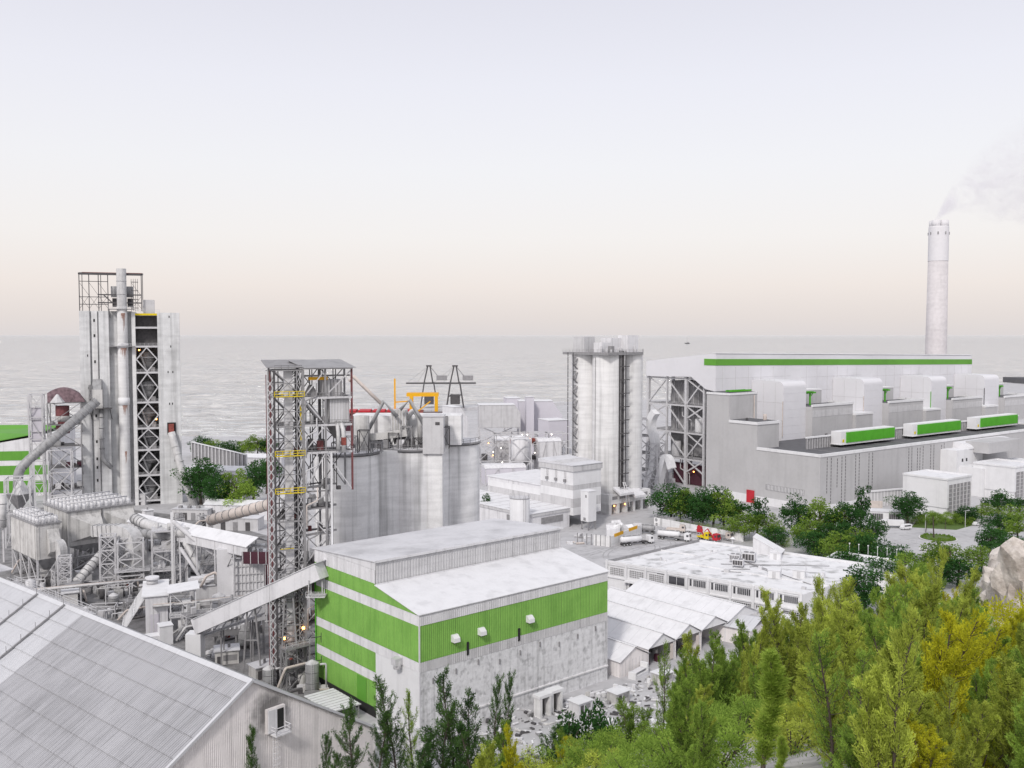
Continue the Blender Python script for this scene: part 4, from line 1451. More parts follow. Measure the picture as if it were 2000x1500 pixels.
# little shed tower left of the steel tower
q = pix(503, 1300, 0)
st = thing("shed_tower", "narrow open steel tower with a small pitched roof left of the tall tower", "steel structure", (q.x, q.y + 26, 0), radians(22))
lattice(st, 0, 7, 0, 7, (0, 9, 18, 27, 36), .4, .3, .2, "steel_light", style='z')
box("siding", 1, 6.9, 6.8, 7.1, 27, 36, "grey_clad", st)
box("siding", .4, 6.6, -.2, 0, 10, 24, "grey_clad_light", st)
extrude("roof", [(-.5, 36), (7.5, 36), (3.5, 38.3)], 'y', -.5, 7.5, "steel_light", st)

# ================================================================== NEAR SILOS
def ns(px, D):
    r = pixd(px, 1000, D)
    return r.x, r.y
c1, c2, c3 = ns(679, 252), ns(806, 262), ns(879, 276)
sl = thing("stained_silos", "bank of three broad rain-streaked concrete silos with plant on their roof", "silo", (c2[0], c2[1], 0))
loc = [(c[0] - c2[0], c[1] - c2[1]) for c in (c1, c2, c3)]
TOPZ = 48.4
for (x, y) in loc:
    cyl("silo_shell", x, y, 0, TOPZ, 8.7, "concrete", sl, 64)
    cyl("roof_slab", x, y, TOPZ, TOPZ + .7, 9.0, "steel_grey", sl, 64)
    cyl("roof_top", x, y, TOPZ + .7, TOPZ + .8, 8.8, "grey_clad_light", sl, 64)
    pts = [(x + 8.8 * cos(radians(a)), y + 8.8 * sin(radians(a)), TOPZ + .8) for a in range(180, 361, 15)]
    railing(sl, pts, 1.15, "steel_grey", 2.2, .09)
for (xa, ya), (xb, yb) in ((loc[0], loc[1]), (loc[1], loc[2])):
    d_ = Vector((xb - xa, yb - ya, 0)).normalized()
    n_ = Vector((d_.y, -d_.x, 0))
    m_ = Vector(((xa + xb) / 2, (ya + yb) / 2, 0))
    pts_ = [m_ - d_ * 4 + n_ * 5.6, m_ + d_ * 4 + n_ * 5.6, m_ + d_ * 4 - n_ * 3, m_ - d_ * 4 - n_ * 3]
    prism("infill_wall", [(p_.x, p_.y) for p_ in pts_], 0, TOPZ + .5, "concrete", sl)
bx = pixd(868, 950, 262)
cx0 = bx.x - c2[0] - 3.4
cyy = bx.y - c2[1] - 7.6
box("shaft", cx0 - .6, cx0 + 3.4, cyy, cyy + 5, 0, TOPZ - .4, "concrete", sl)
box("shaft_head", cx0 - 1.8, cx0 + 3.8, cyy - .8, cyy + 5.4, TOPZ - .4, TOPZ + 9.6, "grey_clad", sl)
box("shaft_cap", cx0 - 2, cx0 + 4, cyy - 1, cyy + 5.6, TOPZ + 9.6, TOPZ + 9.9, "steel_light", sl)
box("shaft_window", cx0 + 1.6, cx0 + 2.8, cyy - .9, cyy - .8, TOPZ + 7.4, TOPZ + 8.2, "steel_dark", sl)
box("conveyor_house", loc[0][0] - 1, loc[2][0] + 4, loc[1][1] + 2, loc[1][1] + 12, TOPZ + .8, TOPZ + 9.0, "concrete", sl)
for i in range(5):
    x = loc[0][0] - 1 + i * 6.6
    box("house_pilaster", x, x + .8, loc[1][1] + 1.7, loc[1][1] + 2, TOPZ + .8, TOPZ + 9.0, "steel_grey", sl)
cyl("surge_bin", loc[0][0] + 4, loc[0][1] + 1, TOPZ + .8, TOPZ + 10, 1.9, "dusty_plate", sl, 20)
bxx = loc[1][0] - 5.5
box("bag_filter", bxx, bxx + 4.2, loc[1][1] - 3, loc[1][1] + 1, TOPZ + 4, TOPZ + 11, "dusty_plate", sl)
for i in range(6):
    box("filter_rib", bxx + .1 + i * .75, bxx + .3 + i * .75, loc[1][1] - 3.2, loc[1][1] - 3, TOPZ + 4, TOPZ + 11, "grey_clad_light", sl)
for i in range(3):
    MB().cyl(bxx + .8 + i * 1.3, loc[1][1] - 1, TOPZ + 1.4, TOPZ + 4, .2, 8, .8).build("filter_hopper", "steel_dark", sl)
pipe("bend_duct", [(bxx + 4, loc[1][1] - 1, TOPZ + 8.5), (bxx + 6, loc[1][1] - 1, TOPZ + 11), (bxx + 7.8, loc[1][1] - 1, TOPZ + 8.6), (bxx + 7.8, loc[1][1] - 1, TOPZ + 1)], .75, "duct_metal", sl)
yy = loc[1][1] - 6
def P(px, py):
    w = pixd(px, py, c2[1] - 5)
    return (w.x - c2[0], w.y - c2[1], w.z)
pipe("spout_pipe", [P(682, 745), P(690, 735), P(746, 790)], .5, "tan_pipe", sl, smooth_path=False)
pipe("spout_pipe", [P(714, 850), P(749, 784), P(776, 814)], .55, "duct_grey", sl, smooth_path=False)
pipe("spout_pipe", [P(782, 800), P(800, 781), P(838, 846)], .5, "duct_grey", sl, smooth_path=False)
pipe("top_conveyor", [P(705, 856), P(795, 845)], 1.0, "dusty_plate", sl, square=True)
m = MB()
for i in range(16):
    a = Vector(P(700 + i * 9, 868))
    m.bar(a, a + Vector((0, 0, 2.2)), .12)
    m.bar(a, a + Vector((1.25, 0, 2.2)), .1)
m.build("conveyor_truss", "steel_dark", sl)
random.seed(5)
for i in range(9):
    x0_ = loc[0][0] - 3 + i * 3.4
    y0_ = loc[1][1] - 6.5 if x0_ > loc[0][0] + 9 else loc[0][1] - 6
    lattice(sl, x0_, x0_ + 2.8, y0_, y0_ + 3, (TOPZ + .8, TOPZ + 3.4 + (i % 3) * 1.6), .2, .2, .13, "steel_grey" if i % 2 else "steel_dark", style='z')
for i in range(40):
    x = random.uniform(loc[0][0], loc[1][0] + 4)
    y = loc[1][1] + random.uniform(-7, -3)
    s = random.uniform(.5, 1.6)
    box("machine_box", x, x + s, y, y + s, TOPZ + .8, TOPZ + .8 + s * 1.5, random.choice(("steel_grey", "steel_dark", "grey_clad_light")), sl)
for i in range(5):
    x = loc[0][0] - 4 + i * 3
    bar("guide_pipe", (x, loc[0][1] - 8.9 + abs(i - 1.6) * .3, 20), (x, loc[0][1] - 8.9 + abs(i - 1.6) * .3, TOPZ), .2, "steel_grey", sl) if i in (0,) else None

# ================================================================== PREHEATER TOWER
q = pixd(163, 985, 434)
pt = thing("preheater_tower", "tallest concrete tower, with an open braced bay and a rust-streaked stack, at the left", "tower", (q.x, q.y, 0), radians(19))
ZT = 91.0
DP = 20
box("pier", 0, 4.3, 0, DP, 0, ZT, "concrete_tower", pt)
box("groove_wall", 4.3, 8.2, 1.6, DP, 0, ZT, "concrete_tower", pt)
box("pilaster", 5.1, 7.5, .4, 1.6, 0, ZT, "concrete_pale", pt)
box("wall_panel", 8.2, 12.4, 0, DP, 0, ZT, "concrete_tower", pt)
box("recessed_wall", 12.4, 22.2, 2.6, DP, 0, ZT, "concrete_tower", pt)
box("rib", 22.2, 23.8, 0, DP, 0, ZT - .4, "concrete_pale", pt)
box("pier", 33.4, 43.2, 0, DP, 0, ZT - .6, "concrete_tower", pt)
box("rear_wall", 23.8, 33.4, DP - 1, DP, 0, ZT - 3, "concrete_tower", pt)
for z in (86, 79, 67, 55, 42, 30, 18, 12, 22):
    box("wall_slot", 5.9, 6.6, .3, .45, z, z + 1.3, "opening", pt)
for x, z in ((38.5, 88), (39, 74), (37.6, 62), (39.7, 62), (38, 47), (39.3, 47), (40, 20), (3, 70), (3.1, 55)):
    box("wall_slot", x, x + .45, -.06, .1, z, z + 1.0, "opening", pt)
lev = (89.6, 83.4, 74.6, 62.4, 48.4, 36.2, 26, 14, 2)
for i, z in enumerate(lev):
    box("floor_beam", 23.8, 33.4, .1, .6, z - .5, z + .4, "yellow_paint" if i == 0 else "steel_light", pt)
    box("floor_deck", 23.8, 33.4, .6, DP - 1, z - .3, z, "steel_grey", pt)
    if i > 1:
        railing(pt, [(23.9, .1, z + .4), (33.3, .1, z + .4)], 1.1, "steel_light", 1.6, .09)
for za, zb in zip(lev[2:-1], lev[3:]):
    m_ = (za + zb) / 2
    for p0, p1 in (((28.6, za - .5), (24, m_)), ((28.6, za - .5), (33.2, m_)), ((24, m_), (28.6, zb + .4)), ((33.2, m_), (28.6, zb + .4))):
        bar("brace", (p0[0], .3, p0[1]), (p1[0], .3, p1[1]), .5, "steel_light", pt)
    bar("mid_beam", (24, 1.2, m_ + 1), (33.2, 1.2, m_ + 1), .3, "steel_grey", pt)
box("dark_casing", 24, 33.2, 5, 9, 75, 89, "steel_dark", pt)
random.seed(9)
for z in lev[3:]:
    MB().cyl(28.5 + random.uniform(-1.5, 1.5), 9, z + .2, z + 5, 1.2, 16, 3.0).build("cyclone_cone", "duct_grey", pt, smooth=True)
    cyl("cyclone", 28.5, 9, z + 5, z + 9.5, 3.0, "duct_grey", pt, 24)
    bar("drop_pipe", (25.5, 5, z + 9), (28, 5.5, z + 1), .9, "duct_metal", pt, round_=True)
    box("machine_box", 30, 32, 4, 6, z, z + 2.4, "steel_grey", pt)
for x, z in ((25, 72.6), (31.9, 40)):
    box("work_lamp", x, x + .6, .9, 1.4, z, z + .6, "lamp_orange", pt)
material('rust_stain', (.42, .25, .20), var=.4, scale=1.5, streak=.3)
# stack on its face
SXX = 18.3
cyl("stack", SXX, -.6, 93, 110.5, 2.15, "duct_metal", pt, 28)
cyl("stack", SXX, -.6, 76, 93, 2.25, "concrete_pale", pt, 28)
cyl("stack", SXX, -.6, 2, 74, 2.3, "concrete_pale", pt, 28)
cyl("stack_collar", SXX, -.6, 74, 76, 2.5, "white_paint", pt, 28)
cyl("stack_collar", SXX, -.6, 47.5, 50.8, 2.55, "white_paint", pt, 28)
for z in (98.5, 104.6):
    cyl("stack_ring", SXX, -.6, z, z + .3, 2.24, "grey_clad", pt, 28)
for (za, zb, w) in ((66, 74, 1.5), (41, 47.5, 1.2), (80, 90, 1.0), (18, 26, .5)):
    v, f = [], []
    for i in range(11):
        a = -pi / 2 + (i - 5) * .075 * w + .25
        lo = zb - (zb - za) * random.uniform(.15, 1.0) * (1 - abs(i - 5) / 9)
        n0 = len(v)
        for aa, zz in ((a - .02, lo), (a + .015, lo), (a + .035 * w, zb), (a - .035 * w, zb)):
            v.append((SXX + 2.33 * cos(aa), -.6 + 2.33 * sin(aa), zz))
        f.append((n0, n0 + 1, n0 + 2, n0 + 3))
    link("rust_streak", new_mesh("rust_streak", v, f, "rust_stain"), pt)
for z in (92, 74.8):
    box("stack_platform", 12.6, 23.6, -3.4, 2.4, z - .3, z, "steel_grey", pt)
    railing(pt, [(12.6, -3.3, z), (23.6, -3.3, z)], 1.2, "steel_light", 1.8, .1)
    bar("platform_strut", (13, -3, z - .3), (13, 2.4, z - 4), .25, "steel_grey", pt)
for k in range(11):
    z = 6 + k * 6
    box("stack_clamp", SXX - 2.4, SXX + 2.4, -.9, 2.6, z, z + .2, "steel_grey", pt)
# steel crown on the roof
for x in (0.3, 4.4, 8.4, 12.4, 26.8):
    bar("crown_column", (x, .4, ZT), (x, .4, 108.2), .36, "steel_dark", pt)
for x in (0.3, 8.4, 26.8):
    bar("crown_column", (x, 14, ZT), (x, 14, 109), .3, "steel_dark", pt)
bar("crown_beam", (.3, .4, 108), (26.8, .4, 108), 1.3, "steel_dark", pt, d=1.0)
bar("crown_beam", (.3, 14, 109), (26.8, 14, 109), 1.0, "rust_red", pt)
bar("crown_beam", (.3, .4, 108), (.3, 14, 109), .8, "steel_dark", pt)
bar("crown_beam", (26.8, .4, 108), (26.8, 14, 109), .8, "steel_dark", pt)
for z in (104.5, 97.4, 94):
    bar("crown_beam", (.3, .5, z), (12.4, .5, z), .3, "steel_dark", pt)
for z in (98.5, 94.8):
    bar("crown_beam", (8, .5, z), (26.6, .5, z), .55, "steel_dark", pt)
for x0, x1 in ((.3, 4.4), (4.4, 8.4), (8.4, 12.4), (22.5, 26.8)):
    bar("crown_brace", (x0, .4, 92), (x1, .4, 98), .14, "steel_dark", pt)
    bar("crown_brace", (x1, .4, 92), (x0, .4, 98), .14, "steel_dark", pt)
    bar("crown_brace", (x0, .4, 104), (x1, .4, 98), .14, "steel_dark", pt)
bar("crown_brace", (10.5, .5, 98.4), (14.5, .5, 94.5), .5, "steel_dark", pt)
for x in (15, 21.5):
    cyl("crown_cyclone", x, 3.4, 97.5, 102.5, 1.6, "duct_grey", pt, 16)
    box("machine_box", x - 1, x + 1.4, 3, 5, 93, 97, "steel_dark", pt)
for i in range(8):
    bar("crown_column", (22.4 + (i % 4) * .9, 1.0, ZT), (22.4 + (i % 4) * .9, 1.0, ZT + 15), .18, "steel_dark", pt) if i < 4 else \
        bar("crown_beam", (22.2, 1.0, 92.5 + (i - 4) * 4), (25.4, 1.0, 92.5 + (i - 4) * 4), .3, "steel_dark", pt)
box("roof_house", 27.2, 32.2, 2, 8, ZT - 1, 96.4, "grey_clad", pt)
railing(pt, [(24, .2, ZT - .6), (34.5, .2, ZT - .6)], 1.4, "steel_light", 1.8, .09)
# transfer hopper hanging on the left pier
box("transfer_platform", 3.0, 13.2, -5, 0, 46, 46.4, "steel_dark", pt)
railing(pt, [(3, -4.9, 46.4), (13.2, -4.9, 46.4)], 1.2, "steel_grey", 1.4, .1)
box("transfer_box", 5, 9.4, -4.4, -.2, 46.4, 55, "dusty_plate", pt)
extrude("transfer_hood", [(-4.4, 55), (-.2, 55), (-.2, 59.6), (-2.5, 59.4)], 'x', 5.2, 9, "duct_grey", pt)
lattice(pt, 3.8, 4.9, -4.6, -.4, (46.4, 50, 54, 57), .2, .18, .14, "steel_grey")
for x in (4, 12.5):
    bar("platform_strut", (x, -4.6, 46), (x + .5, 0, 41), .3, "steel_dark", pt)
pipe("drop_duct", [(8.6, -2, 46), (8.6, -2, 27), (8.8, -2, 22.5), (12.4, -1.2, 18.5)], 1.0, "duct_grey", pt)
for z in (42, 37, 32, 27.5):
    cyl("flange", 8.6, -2, z, z + .3, 1.2, "steel_grey", pt, 14)
# discharge duct on the right pier
box("duct_port", 37.0, 40.8, -.3, .2, 33, 38.6, "opening", pt)
box("port_head", 37.6, 40.0, -1.5, -.3, 34, 38, "rust_red", pt)
pipe("discharge_duct", [(38.8, -1.2, 34), (40.0, -2.4, 29), (44, -6, 13), (48.6, -9, -1)], 1.75, "duct_metal", pt)
bands(pt, (40.0, -2.4, 29), (48, -8.5, 1), 1.75, 8, "duct_metal")

# big inclined gas pipe to its left
A, B, C, D_ = pixd(190, 783, 424), pixd(52, 902, 408), pixd(36, 920, 406), pixd(35, 955, 405)
ip = thing("inclined_pipe", "thick grey jointed pipe slanting down from the concrete tower towards the green striped shed", "pipe", (B.x, B.y, 0))
o = Vector((B.x, B.y, 0))
pipe("pipe_barrel", [A - o, B - o, C - o, D_ - o], 2.0, "duct_grey", ip, 16)
bands(ip, A - o, B - o, 2.0, 16, "duct_metal")
bar("support_leg", (B - o) * 1 + Vector((3, 0, 0)), (4.5, -2, 0), .6, "steel_light", ip)
bar("support_leg", (B - o) * 1 + Vector((3, 0, 0)), (-2.5, -2, 0), .6, "steel_light", ip)

# ================================================================== GREEN STRIPED SHED, FAR LEFT
q = pixd(0, 960, 466)
gd = thing("striped_shed", "large shed with green roof and green stripes on grey walls, cut by the left edge", "building", (q.x, q.y, 0), radians(9))
prism("wall", [(-50, 0), (24.5, 0), (24.5, 40), (-50, 40)], 0, [18, 30.8, 30.8, 26], "grey_clad_light", gd)
prism("roof", [(-50, -.4), (18, -.4), (18, 40), (-50, 40)], [18.1, 30.9, 31.0, 29], [18.5, 31.3, 31.6, 32.5], "green_stripe", gd)
for z0, z1, x1 in ((17.8, 22.4, 19), (10.6, 15.2, 23.6), (1.6, 7.6, 23.6)):
    n = 16
    for i in range(n):
        w = (x1 + 50) / n
        box("stripe_panel", -50 + i * w, -50 + (i + 1) * w - .04, -.12, 0, z0, z1, "green_stripe", gd)

# ================================================================== WORKS BEHIND THE STRIPED SHED
def trestle(label, x0, x1, ytop, D, depth, levels, cat="steel structure", mat="steel_light", rz=radians(20), cw=.5, gw=.28, style='x', z0=0, deck=None, nm="steel_trestle"):
    a, b = pixd(x0, ytop, D), pixd(x1, ytop, D)
    w = (b.x - a.x) * .82
    t = thing(nm, label, cat, (a.x, a.y, 0), rz)
    zt = a.z
    zs_ = [z0 + (zt - z0) * i / levels for i in range(levels + 1)]
    lattice(t, 0, w, 0, depth, zs_, cw, gw * 1.3, gw, mat, style=style, slab=deck)
    t["w"] = w
    t["zt"] = zt
    return t, w, zt
t, w, zt = trestle("white four-legged trestle left of the concrete tower", 93, 143, 880, 410, 9, 3)
t, w, zt = trestle("dark pipe-filled steel frame between striped shed and concrete tower", 92, 165, 788, 425, 12, 5, mat="steel_grey", style='z', deck="steel_dark")
cyl("red_vessel", w * .42, 4, zt - 14, zt - 1.5, 2.9, "rust_dark", t, 20)
cyl("vessel_band", w * .42, 4, zt - 8.5, zt - 6, 3.0, "dusty_plate", t, 20)
pr_ = [(0, zt + .3)] + [(w * 1.12 * k / 10, zt + .6 + 6.2 * sin(pi * (.18 + .82 * k / 10)) ** .7) for k in range(11)]
extrude("curved_casing", pr_ + [(w * 1.12, zt + .3)], 'y', 1, 9, "dull_casing", t)
MB().cyl(w * .3, 1, zt + .3, zt + 4, 3.2, 8, .4).build("grey_cone", "grey_clad", t)
random.seed(31)
for i in range(26):
    z = zt * random.choice((.2, .4, .6, .8))
    x, y = random.uniform(.5, w - 2), random.uniform(.5, 7)
    s = random.uniform(.8, 2.6)
    box("machine_box", x, x + s, y, y + s, z, z + s * 1.2, random.choice(("steel_grey", "steel_dark", "grey_clad_light", "duct_grey", "maroon")), t)
t, w, zt = trestle("slim pale posts with stair flights rising beside the striped shed roof", 55, 84, 772, 440, 8, 5, style='z', cw=.7)
box("wall_sheet", 1, w, 1, 2, zt - 22, zt - 6, "lilac_clad", t)
for i in range(5):
    box("stair_landing", .3, w - .3, .2, 1, zt * (i + 4) / 9, zt * (i + 4) / 9 + .25, "steel_light", t)

# ================================================================== ELECTROSTATIC PRECIPITATORS
def insulator(parent, x, y, z, s=1.0):
    cyl("insulator", x, y, z, z + 1.7 * s, .62 * s, "white_paint", parent, 12)
    cyl("insulator_cap", x, y, z + 1.7 * s, z + 2.1 * s, .4 * s, "steel_light", parent, 10)
def precipitator(label, px, py, D, W, L, zb, zt, nx_, ny_, nozzle):
    q = pixd(px, py, D)
    t = thing("dust_precipitator", label, "machine", (q.x, q.y, 0), radians(45), "dusty precipitator boxes")
    box("casing", 0, W, 0, L, zb, zt, "dusty_plate", t)
    for i in range(max(2, int(L / 3.5))):
        box("casing_rib", -.14, 0, 1 + i * 3.5, 1.25 + i * 3.5, zb, zt, "dusty_plate", t)
    for i in range(max(2, int(W / 3.5))):
        box("casing_rib", .6 + i * 3.5, .85 + i * 3.5, -.14, 0, zb, zt, "dusty_plate", t)
    box("top_rim", -.3, W + .3, -.3, L + .3, zt, zt + .4, "steel_grey", t)
    nb = max(1, int(L / 7))
    for i in range(nb):
        y0 = L * i / nb
        n = 4
        hb = MB()
        yb = L / nb
        hb.poly([(0, y0, zb), (W, y0, zb), (W, y0 + yb, zb), (0, y0 + yb, zb), (W * .42, y0 + yb * .4, zb - 4.2), (W * .58, y0 + yb * .4, zb - 4.2),
                 (W * .58, y0 + yb * .6, zb - 4.2), (W * .42, y0 + yb * .6, zb - 4.2)],
                [(0, 1, 5, 4), (1, 2, 6, 5), (2, 3, 7, 6), (3, 0, 4, 7), (4, 5, 6, 7)])
        hb.build("hopper", "duct_grey", t)
    for x in (.3, W - .3):
        for i in range(nb + 1):
            y = min(max(L * i / nb, .3), L - .3)
            bar("leg", (x, y, 0), (x, y, zb), .5, "steel_light", t)
        for i in range(nb):
            bar("leg_brace", (x, L * i / nb, 0), (x, L * (i + 1) / nb, zb), .22, "steel_light", t)
    bar("leg_brace", (0.3, .3, 0), (W - .3, .3, zb), .22, "steel_light", t)
    bar("leg_beam", (.3, .3, zb * .5), (W - .3, .3, zb * .5), .35, "steel_grey", t)
    for i in range(nx_):
        for j in range(ny_):
            insulator(t, W * (i + .5) / nx_, L * (j + .5) / ny_, zt + .4, 1.0)
    for i in range(nx_ * 2):
        bar("rapper_rod", (W * (i + .3) / nx_ / 2, .6, zt + .4), (W * (i + .3) / nx_ / 2, .6, zt + 1.9), .12, "steel_light", t)
    railing(t, [(-.2, L, zt + .4), (-.2, -.2, zt + .4), (W + .2, -.2, zt + .4)], 1.2, "steel_light", 1.6, .08)
    for j in range(3):
        pipe("bus_duct", [(1, L * (j + .5) / 3, zt + 2.4), (W - 1, L * (j + .5) / 3, zt + 2.6)], .22, "steel_light", t)
    return t
t = precipitator("smaller dusty precipitator box with white insulators at the left edge", 72, 1100, 297, 7.5, 24, 8.6, 19.6, 4, 8, None)
pipe("outlet_duct", [(5.5, 0, 13.2), (6.2, -2.0, 13.6), (6.4, -3.4, 12), (6.4, -3.4, 7)], 1.35, "duct_metal", t, square=True)
extrude("outlet_cone", [(-.2, 18), (-.2, 9.5), (-2.2, 11), (-2.2, 14)], 'x', 3.2, 6.8, "dusty_plate", t)
t = precipitator("larger dusty precipitator box with two sloped gas hoods below the tower", 133, 1072, 316, 22.8, 22, 8.6, 20.2, 9, 6, None)
for x0 in (.6, 12):
    v = [(x0, -.02, 10), (x0 + 10.4, -.02, 10), (x0 + 10.4, -.02, 19), (x0, -.02, 19), (x0 + 7.0, -3.4, 12.2), (x0 + 10, -3.4, 12.2), (x0 + 10, -3.4, 15.2), (x0 + 7.0, -3.4, 15.2)]
    link("gas_hood", new_mesh("gas_hood", v, [(0, 1, 5, 4), (1, 2, 6, 5), (2, 3, 7, 6), (3, 0, 4, 7), (4, 5, 6, 7)], "dusty_plate"), t)
box("bay_joint", 11.25, 11.5, -.3, 0, 8.6, 20.2, "steel_dark", t)
A = [pixd(184, 1036, 304), pixd(236, 1035, 302), pixd(258, 1046, 300), pixd(262, 1068, 299), pixd(264, 1095, 298), pixd(266, 1125, 297)]
o = Vector((A[0].x, A[0].y, 0))
dk = thing("square_duct", "big pale banded square duct bending down from the precipitator", "duct", tuple(o))
pipe("duct_body", [p_ - o for p_ in A], 1.9, "duct_metal", dk, square=True, r1=3.1)
for i in range(6):
    p0, p1 = A[0] - o, A[1] - o
    c = p0 + (p1 - p0) * ((i + .5) / 6)
    MB().bar(c - (p1 - p0).normalized() * .1, c + (p1 - p0).normalized() * .1, 3.8, 3.8).build("stiffener", "steel_grey", dk)
for i in range(5):
    c = (A[2] - o) + (A[5] - A[2]) * ((i + .7) / 5)
    r = 2.5 + .55 * i / 2.5
    box("stiffener", c.x - r * .98, c.x + r * .98, c.y - r * .98, c.y + r * .98, c.z - .1, c.z + .1, "steel_grey", dk)
def free_pipe(label, pts, r, mat, nb=0, cat="pipe", nm="works_pipe", **k):
    o = Vector((pts[0].x, pts[0].y, 0))
    t = thing(nm, label, cat, tuple(o))
    P_ = [p_ - o for p_ in pts]
    pipe("pipe_barrel", P_, r, mat, t, **k)
    if nb:
        bands(t, P_[0], P_[1], r, nb, "duct_grey")
    for p_ in (P_[0], P_[-1]):
        if p_.z > 3:
            bar("support_post", (p_.x, p_.y, 0), (p_.x, p_.y, p_.z - r * .8), .3, "steel_light", t)
    return t
free_pipe("stubby ringed pipe slanting down between the precipitators and the lattice shed", [pixd(206, 1074, 300), pixd(148, 1138, 288)], 1.45, "duct_metal", 8)
free_pipe("large white gas main running right under the inclined gallery roof", [pixd(262, 1012, 312), pixd(285, 1024, 306), pixd(345, 1040, 296), pixd(365, 1040, 292)], 1.7, "duct_metal", 4)
free_pipe("second pale gas main just below the first", [pixd(262, 1040, 306), pixd(300, 1044, 300), pixd(345, 1048, 296)], 1.5, "duct_grey", 3)
free_pipe("white chute pipe bending down at the right of the platform frames", [pixd(362, 1060, 292), pixd(376, 1085, 290), pixd(400, 1135, 288)], .95, "duct_metal")
free_pipe("long white pipe sloping down right towards the panelled bunker wall", [pixd(340, 1020, 292), pixd(385, 1058, 288), pixd(458, 1110, 284)], .7, "steel_light")
free_pipe("thin white pipe sloping beside the bent chute pipe", [pixd(352, 1070, 290), pixd(396, 1135, 286)], .55, "steel_light")
free_pipe("pinkish ringed rotary pipe behind the inclined gallery", [pixd(410, 1016, 345), pixd(528, 985, 330)], 2.0, "tan_pipe", 9)
free_pipe("pale vertical downpipe at the far left edge", [pixd(5, 968, 330), pixd(5, 1030, 330)], 1.3, "duct_metal", 2)
t, w, zt = trestle("white cube frame over the grey hopper at the left edge", 8, 62, 938, 352, 9, 2, style='v')
MB().cyl(w * .5, 4.5, zt - 12, zt - 6, .8, 4, 5).build("hopper", "steel_grey", t)
MB().cyl(w * .6, 4.5, zt - 6, zt - 1, 3.6, 4, .6).build("hopper_cover", "grey_clad", t)
t, w, zt = trestle("slim lattice pylon under the bent outlet duct", 112, 140, 1090, 286, 3.6, 5, cw=.4, gw=.2)
t, w, zt = trestle("tall pale trestle between pipe and square duct", 194, 228, 1050, 292, 5, 4)
t, w, zt = trestle("pale trestle wrapped round the square duct", 229, 286, 1062, 290, 7, 3, deck=None)
box("hopper_deck", -1, w + 2, -1, 7, zt - 9, zt - 8.7, "steel_light", t)
railing(t, [(-1, -1, zt - 8.7), (w + 2, -1, zt - 8.7)], 1.2, "steel_light", 1.5, .1)
t, w, zt = trestle("two-storey platform frame with railings right of the square duct", 296, 372, 1040, 292, 8, 3, style='z', deck="steel_light")
for z in (zt * .33, zt * .66, zt):
    railing(t, [(0, -.2, z + .3), (w, -.2, z + .3)], 1.2, "steel_light", 1.6, .1)
random.seed(77)
for i in range(18):
    z = random.choice((0, zt / 3, zt * 2 / 3, zt)) + .3
    x, y = random.uniform(.3, w - 2), random.uniform(.5, 6)
    s = random.uniform(.7, 2.0)
    (cyl("vessel", x + s / 2, y, z, z + s * 1.6, s * .6, random.choice(("duct_metal", "duct_grey", "steel_light")), t) if i % 2 else
     box("machine_box", x, x + s, y, y + s, z, z + s * 1.3, random.choice(("grey_clad", "steel_grey", "dusty_plate", "grey_clad_light")), t))
bar("tall_mast", (w * .6, -1, 0), (w * .6, -1, zt + 6), .75, "white_paint", t)

# inclined gallery with a white roof
A, B = pixd(270, 1002, 318), pixd(505, 1049, 272)
o = Vector((A.x, A.y, 0))
ig = thing("roofed_gallery", "long low white-roofed gallery slanting down from the concrete tower", "building", tuple(o))
d = (B - A)
d.z = 0
L = d.length
d.normalize()
nrm = Vector((-d.y, d.x, 0))
gl2 = thing
def gp(s, w_, z):
    v_ = d * s + nrm * w_
    return (v_.x, v_.y, z)
za, zb = A.z, B.z
rf = 24
for i in range(rf):
    s0, s1 = L * i / rf, L * (i + 1) / rf - .05
    f0, f1 = za + (zb - za) * i / rf, za + (zb - za) * (i + 1) / rf
    v = [gp(s0, -4.2, f0 - 2.2), gp(s1, -4.2, f1 - 2.2), gp(s1, 0, f1), gp(s0, 0, f0), gp(s0, -4.2, f0 - 2.4), gp(s1, -4.2, f1 - 2.4), gp(s1, 0, f1 - .2), gp(s0, 0, f0 - .2)]
    link("roof_sheet", new_mesh("roof_sheet", v, [(0, 1, 2, 3), (4, 7, 6, 5), (0, 4, 5, 1), (1, 5, 6, 2), (2, 6, 7, 3), (3, 7, 4, 0)], "white_roof"), ig)
    v = [gp(s0, 4.2, f0 - 2.2), gp(s1, 4.2, f1 - 2.2), gp(s1, 0, f1), gp(s0, 0, f0)]
    link("roof_sheet", new_mesh("roof_sheet", v, [(3, 2, 1, 0)], "white_roof"), ig)
v = [gp(0, -3.8, za - 2.4), gp(L, -3.8, zb - 2.4), gp(L, -3.8, zb - 5.2), gp(0, -3.8, za - 5.2)]
link("side_wall", new_mesh("side_wall", v, [(0, 3, 2, 1)], "grey_clad_light"), ig)
for i in range(7):
    s0 = L * (i + .3) / 7
    f0 = za + (zb - za) * (i + .3) / 7
    bar("post", gp(s0, -3.8, 0), gp(s0, -3.8, f0 - 2.4), .35, "steel_light", ig)
    bar("post", gp(s0, 3.8, 0), gp(s0, 3.8, f0 - 2.4), .35, "steel_light", ig)
    if i < 6:
        f1 = za + (zb - za) * (i + 1.3) / 7
        bar("post_brace", gp(s0, -3.8, 3), gp(L * (i + 1.3) / 7, -3.8, f1 - 5), .2, "steel_grey", ig)
box("maroon_louvre", L * d.x - 3.2, L * d.x + 5, L * d.y - 6, L * d.y - 5.6, zb - 6.4, zb - 3.0, "maroon", ig)
for i in range(4):
    box("louvre_post", L * d.x - 3 + i * 2.2, L * d.x - 2.85 + i * 2.2, L * d.y - 6.15, L * d.y - 6, zb - 6.4, zb - 3.0, "white_paint", ig)

